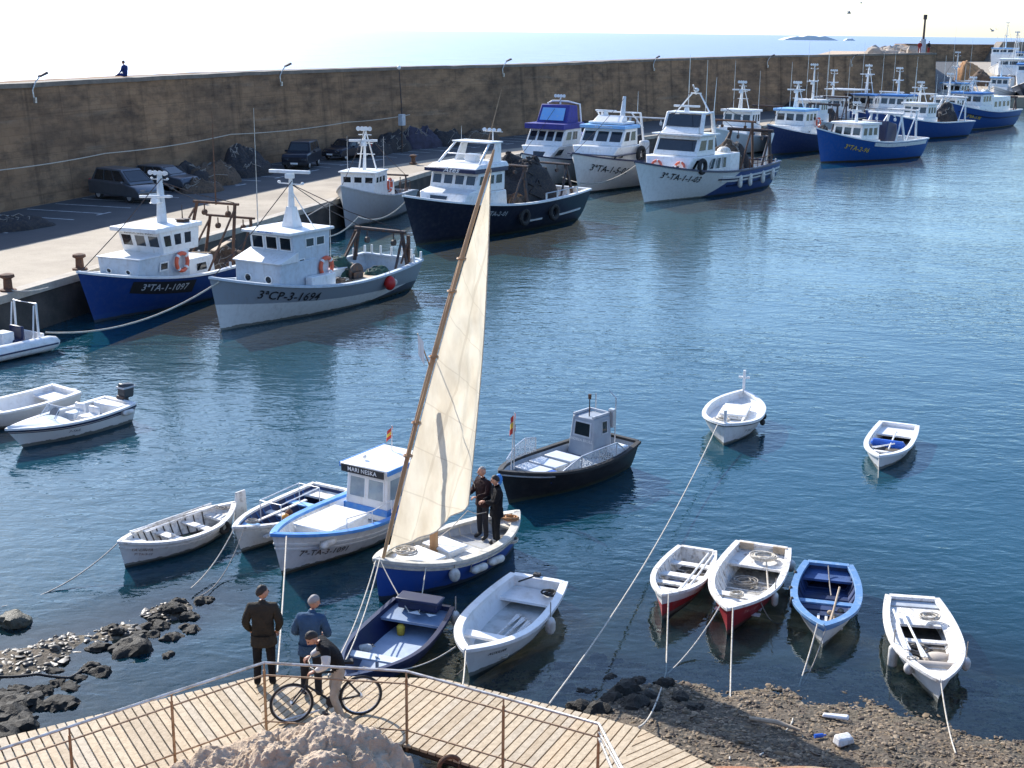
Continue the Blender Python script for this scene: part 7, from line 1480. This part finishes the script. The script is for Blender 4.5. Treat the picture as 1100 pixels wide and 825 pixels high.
    if hands:
        for s_ in 'LR':
            wv, el = j['w' + s_], j['e' + s_]; d_ = (wv - el).normalized(); sd_ = d_.cross(Vector((0, 0, 1))); sd_ = sd_.normalized() if sd_.length > .1 else Vector((1, 0, 0)); sd_ *= (1 if s_ == 'R' else -1); nn = sd_.cross(d_).normalized(); nn = nn if nn.z < 0 else -nn
            c = wv + d_ * .055 * k; Mh = Matrix((sd_, d_, nn)).transposed(); b.ball(c, (.042 * k, .058 * k, .020 * k), 10, 7, 3, Mh)
            for q, (o_, ln) in enumerate(((-.030, .062), (-.010, .072), (.011, .068), (.030, .052))):
                r0 = c + d_ * .040 * k + sd_ * o_ * k; m1 = r0 + (d_ * .8 + nn * .45).normalized() * ln * .55 * k; m2 = m1 + (d_ * .15 + nn).normalized() * ln * .5 * k; b.tube([r0 - d_ * .02, r0, m1, m2], [.010 * k, .010 * k, .0092 * k, .0075 * k], 6, 3)
            r0 = c - sd_ * .036 * k - d_ * .015 * k; m1 = r0 - sd_ * .028 * k + d_ * .030 * k + nn * .012 * k; b.tube([r0, m1, m1 + d_ * .030 * k + nn * .016 * k], [.013 * k, .011 * k, .009 * k], 6, 3)
    o = b.build('person', [jacket, trousers, shoes, SKIN, sleeve or jacket, EYE, mat('lips', (.35, .13, .11), rough=.6)], loc=loc, rz=rz, smooth=70); tag(o, label, 'person')
    # jacket hem hanging free of the trousers
    if hem < .9 and 'kL' in j and (j['hL'] - j['kL']).normalized().z > .9:
        b = MB(); base = j['pel'] + Vector((0, 0, (hem - .93) * k)); vs = []; n_ = 28
        for q, (dz, gx) in enumerate(((.17, 1.0), (.08, 1.05), (.0, 1.10), (-.015, 1.06))):
            for i in range(n_):
                a = 2 * math.pi * i / n_; f_ = 1 + (.035 * math.sin(a * 5 + 1) + .02 * math.sin(a * 9)) * (q > 0); vs.append(base + Vector((math.cos(a) * .195 * gx * f_, math.sin(a) * .15 * gx * f_, dz)) * k)
        b.add(vs, [(q * n_ + i, q * n_ + (i + 1) % n_, (q + 1) * n_ + (i + 1) % n_, (q + 1) * n_ + i) for q in range(3) for i in range(n_)]); b.build('jacket_hem', jacket, o, smooth=70)
    # hair
    b = MB(); vs = []; fs = []; rows = 8
    for q in range(rows + 1):
        for i in range(20):
            a = 2 * math.pi * i / 20; front = math.sin(a); lim = 1.18 + .72 * max(0, -front) + .10 * (1 - abs(front)) - .16 * max(0, front)
            if bald: lim *= .55
            th_ = lim * q / rows; lim *= 1 + .10 * noise.noise(Vector((math.cos(a) * 3, math.sin(a) * 3, 5))); th_ = lim * q / rows; g = (1.11 if q < rows else 1.02) + .07 * noise.noise(Vector((math.cos(a) * 3, math.sin(a) * 3, q * 1.3)))
            x, y, z = .080 * g * math.sin(th_) * math.cos(a), .096 * g * math.sin(th_) * math.sin(a) - .004, .113 * g * math.cos(th_); vs.append(H((x, y, z)))
    for q in range(rows):
        for i in range(20): fs.append((q * 20 + i, (q + 1) * 20 + i, (q + 1) * 20 + (i + 1) % 20, q * 20 + (i + 1) % 20))
    b.add(vs, fs); hb = b.build('hair', hair, o, smooth=70); sm_ = hb.modifiers.new('t', 'SOLIDIFY'); sm_.thickness = .012; sm_.offset = -1
    # collar
    b = MB(); c = j['nek'] - Vector((0, 0, .035)) * k; ax = (j['hdb'] - j['che']).normalized(); q_ = Vector((0, 0, 1)).rotation_difference(ax).to_matrix(); b.ring(c, .074 * k, .024 * k, 'Z', 20, 7, 0, q_); b.build('collar', jacket, o)
    return o
BROWNJ = fab('olive_brown_jacket', (.045, .038, .028), (.03, .026, .02)); BLK = fab('black_cloth', (.010, .010, .012), (.018, .018, .02)); BLUEJ = fab('steel_blue_jacket', (.05, .10, .17), (.035, .07, .12)); BEIGE = fab('beige_trousers', (.42, .36, .29), (.33, .28, .22)); DKGREY = fab('charcoal_cloth', (.03, .03, .035), (.02, .02, .024)); WHITEC = fab('white_cloth', (.68, .66, .62), (.55, .53, .5)); MAROON = fab('dark_maroon_jersey', (.035, .018, .018), (.025, .014, .014))
p = at(285, 738, ZD); person('person standing in olive brown jacket, back turned, at the bend of the boardwalk', (p.x, p.y, ZD), .08, BROWNJ, BLK, SHOE, HAIRD, head=(-58, 3), hem=.77, J={'wL': (-.21, .14, .93), 'eL': (-.275, -.04, 1.14), 'eR': (.275, -.04, 1.14), 'wR': (.21, .14, .93)})
p = at(335, 749, ZD); person('person with grey hair and steel blue jacket, back turned, behind the cyclist', (p.x, p.y, ZD), -.12, BLUEJ, DKGREY, SHOE, HAIRG, head=(-50, -12), h=1.68, J={'spi': (0, .03, 1.12), 'che': (0, .07, 1.31), 'nek': (0, .13, 1.44), 'hdb': (0, .17, 1.51), 'sL': (-.19, .08, 1.37), 'sR': (.19, .08, 1.37), 'eL': (-.29, .06, 1.11), 'eR': (.29, .06, 1.11), 'wL': (-.17, .28, 1.03), 'wR': (.17, .28, 1.03)}, hem=.80)
mid, rz, wb = BIKE; fx = Vector((math.cos(rz), math.sin(rz), 0)); p = mid - fx * .06
person('person bending over the bicycle in dark vest, white sleeves and beige trousers', (p.x, p.y, ZD), rz - math.pi / 2, BLK, BEIGE, SHOEW, HAIRD, head=(18, -38), h=1.70, sleeve=WHITEC, hem=.97,
       J={'pel': (0, -.14, .90), 'spi': (0, -.07, 1.07), 'che': (0, .04, 1.21), 'nek': (0, .13, 1.30), 'hdb': (0, .19, 1.35), 'hL': (-.10, -.15, .85), 'kL': (-.17, -.02, .47), 'aL': (-.20, -.16, .085), 'tL': (-.22, 0, .035), 'hR': (.10, -.15, .85), 'kR': (.17, -.06, .47), 'aR': (.20, -.22, .085), 'tR': (.22, -.06, .035),
          'sL': (-.19, .08, 1.27), 'eL': (-.31, .09, 1.06), 'wL': (-.27, .26, .985), 'sR': (.19, .08, 1.27), 'eR': (.31, .09, 1.06), 'wR': (.27, .26, .985)})
# two men in the sailing boat
def aboard(lx, ly): return SAILB.w((lx, ly, .445))
p = aboard(-1.12, -.12); person('person with bald head and dark jersey handling the sail sheet on the sailing boat', p, SAILB.th - math.pi / 2 - .15, MAROON, DKGREY, SHOE, HAIRG, head=(-35, 0), bald=True, h=1.64, J={'eL': (-.26, .08, 1.16), 'wL': (-.18, .32, 1.14), 'eR': (.24, .10, 1.15), 'wR': (.12, .34, 1.12)})
p = aboard(-1.0, .40); person('person with dark hair in black coat standing on the near side of the sailing boat', p, SAILB.th - math.pi / 2 - .55, BLK, BLK, SHOE, HAIRD, head=(-20, -4), h=1.60, J={'eL': (-.25, .10, 1.15), 'wL': (-.10, .30, 1.16), 'eR': (.25, .08, 1.15), 'wR': (.10, .30, 1.12)}, hem=.78)
# figures on the sea wall
p, a = along(136, -1.3, 8.2); person('person in blue jacket sitting on the sea wall crest, back to the harbour', p + Vector((0, 0, -.42)), a, fab('blue_jacket', (.02, .04, .16), (.015, .03, .11)), DKGREY, SHOE, HAIRD, J={'pel': (0, 0, .52), 'spi': (0, .02, .74), 'che': (0, .03, .95), 'nek': (0, .05, 1.1), 'hdb': (0, .08, 1.17), 'hL': (-.1, .03, .50), 'kL': (-.12, .42, .56), 'aL': (-.12, .50, .49), 'tL': (-.13, .66, .46), 'hR': (.1, .03, .50), 'kR': (.12, .42, .56), 'aR': (.12, .50, .49), 'tR': (.13, .66, .46), 'sL': (-.2, .02, 1.02), 'eL': (-.28, .06, .78), 'wL': (-.16, .3, .66), 'sR': (.2, .02, 1.02), 'eR': (.28, .06, .78), 'wR': (.16, .3, .66)}, hem=.4)
REDC = fab('red_cloth', (.30, .03, .03), (.22, .03, .03))
for k, (x, y) in enumerate(((59.2, 201.6), (60.7, 202.2))): person(('person in red trousers walking on the wall end, left of a pair', 'person in dark top and red trousers on the wall end, right of a pair')[k], (x, y, 8.76), 2.6 + k, REDC if k == 0 else DKGREY, REDC, SHOE, HAIRD, hands=True)

# ------------------------------------------------------------ mooring ropes of the small craft, beach litter
def bow(bt, dy=0., dz=0.): return bt.w((bt.L / 2 - .06, dy, bt.zb + .03 + dz))
D = lambda px, py: at(px, py, ZD + .02); G = lambda px, py: (lambda q: Vector((q.x, q.y, tz(q.x, q.y) + .03)))(at(px, py, .1))
rope('mooring rope running left from the white rowing boat into the water', bow(ROW), at(2, 652, .0), .25, .014)
rope('mooring rope from the dark blue open boat down to the rocky spit', bow(BL), at(205, 632, .12), .15, .014); rope('second thinner rope from the dark blue open boat to the rocky spit', bow(BL, .25), at(215, 640, .12), .3, .011, ROPED)
rope('mooring rope from the cabin boat bow to the boardwalk between the two standing men', bow(MARI, .35), D(298, 722), .12, .016)
for k, (dy, q, lab) in enumerate(((.0, (352, 726), 'first pale rope from the sailing boat bow to the boardwalk by the bicycle'), (.1, (362, 726), 'second pale rope from the sailing boat bow to the boardwalk by the bicycle'))): rope(lab, bow(SAILB, dy), D(*q), .25, .013)
rope('pale rope from the sailing boat bow to the skiff foredeck', bow(SAILB, .1), SKIFF.w((-1.25, -.1, .5)), .05, .012); rope('pale rope from the sailing boat side to the skiff foredeck', SAILB.w(SAILB.side(.8, .02, 1)), SKIFF.w((-1.25, .1, .5)), .05, .012)
rope('mooring rope hanging from the white dinghy bow to the boardwalk', bow(WD), D(497, 736), .1, .014); rope('long slack rope from the white dinghy bow to the skiff bow', bow(WD, -.2), SKIFF.w((1.2, .1, .55)), .22, .012); rope('short rope from the dinghy stem into the water', WD.w((WD.L / 2 - .15, 0, .3)), at(484, 728, -.1), .05, .012, ROPED)
rope('long mooring rope from the anchored llaut to the boardwalk edge', bow(LLAUT, -.2, -.05), D(590, 756), .45, .016); rope('anchor rope of the small white dinghy dropping into the water', bow(DI), at(943, 522, -.15), .02, .012)
rope('mooring rope from the narrow rowing boat to the boardwalk end', bow(R1, .12), D(686, 781), .35, .015, via=[G(716, 714)]); rope('mooring rope from the dark red boat joining the one of the narrow rowing boat', bow(R2, -.15), G(718, 716), .12, .015)
rope('mooring rope from the dark red boat straight down the pebble beach', bow(R2, .1), G(783, 830), .2, .015, via=[G(785, 735)]); rope('slack dark rope under the bow of the dark red boat', R2.w(R2.side(.75, .1, 1)), R2.w((.4, .95, -.05)), .25, .012, ROPED)
rope('mooring rope from the light blue rimmed boat down the pebble beach', bow(R3, -.12), G(815, 826), .2, .015, via=[G(860, 725), G(850, 782)]); rope('dark second rope from the light blue rimmed boat into the water', bow(R3, .05), at(862, 735, -.05), .15, .011, ROPED)
rope('mooring rope from the weathered white boat down the pebble beach', bow(R4), G(1026, 815), .12, .014)
rope('black hose lying over the rocky spit at the left', at(-5, 727, .16), at(98, 712, .02), .05, .025, BLACK, name='hose', cat='hose', group=None, via=[at(40, 724, .14), at(75, 728, .05)])
b = MB(); b.hexa([(-.22, -.05, 0), (.22, -.06, 0), (.24, .06, 0), (-.2, .05, 0)], [(-.2, -.04, .06), (.2, -.05, .05), (.22, .05, .07), (-.2, .04, .05)]); q = G(897, 772); tag(b.build('foam_board', WHITE2, loc=q, rz=-.25, bevel=.02), 'flat white foam board washed up at the water edge of the beach', 'foam board')
b = MB(); b.hexa([(-.17, -.1, 0), (.17, -.1, 0), (.19, .1, 0), (-.15, .1, 0)], [(-.15, -.08, .14), (.14, -.09, .1), (.17, .08, .13), (-.13, .08, .16)]); q = G(905, 806); tag(b.build('foam_block', WORN, loc=q, rz=.5, bevel=.03), 'dirty white foam block on the pebbles near the bottom', 'foam block')
b = MB(); b.tube([(-.09, 0, .035), (.05, 0, .035), (.08, 0, .035), (.11, 0, .035)], [.035, .035, .014, .014], 10); q = G(880, 797); tag(b.build('bottle', BLUEPL, loc=q, rz=.2), 'blue plastic bottle lying on the pebble beach', 'bottle')
b = MB(); b.tube([(-.45, 0, .04), (0, .04, .06), (.4, -.02, .05)], [.035, .045, .025], 8); q = G(833, 787); tag(b.build('driftwood', PALEWOOD, loc=q, rz=-.45), 'pale driftwood branch lying along the beach near the shadow edge', 'driftwood')
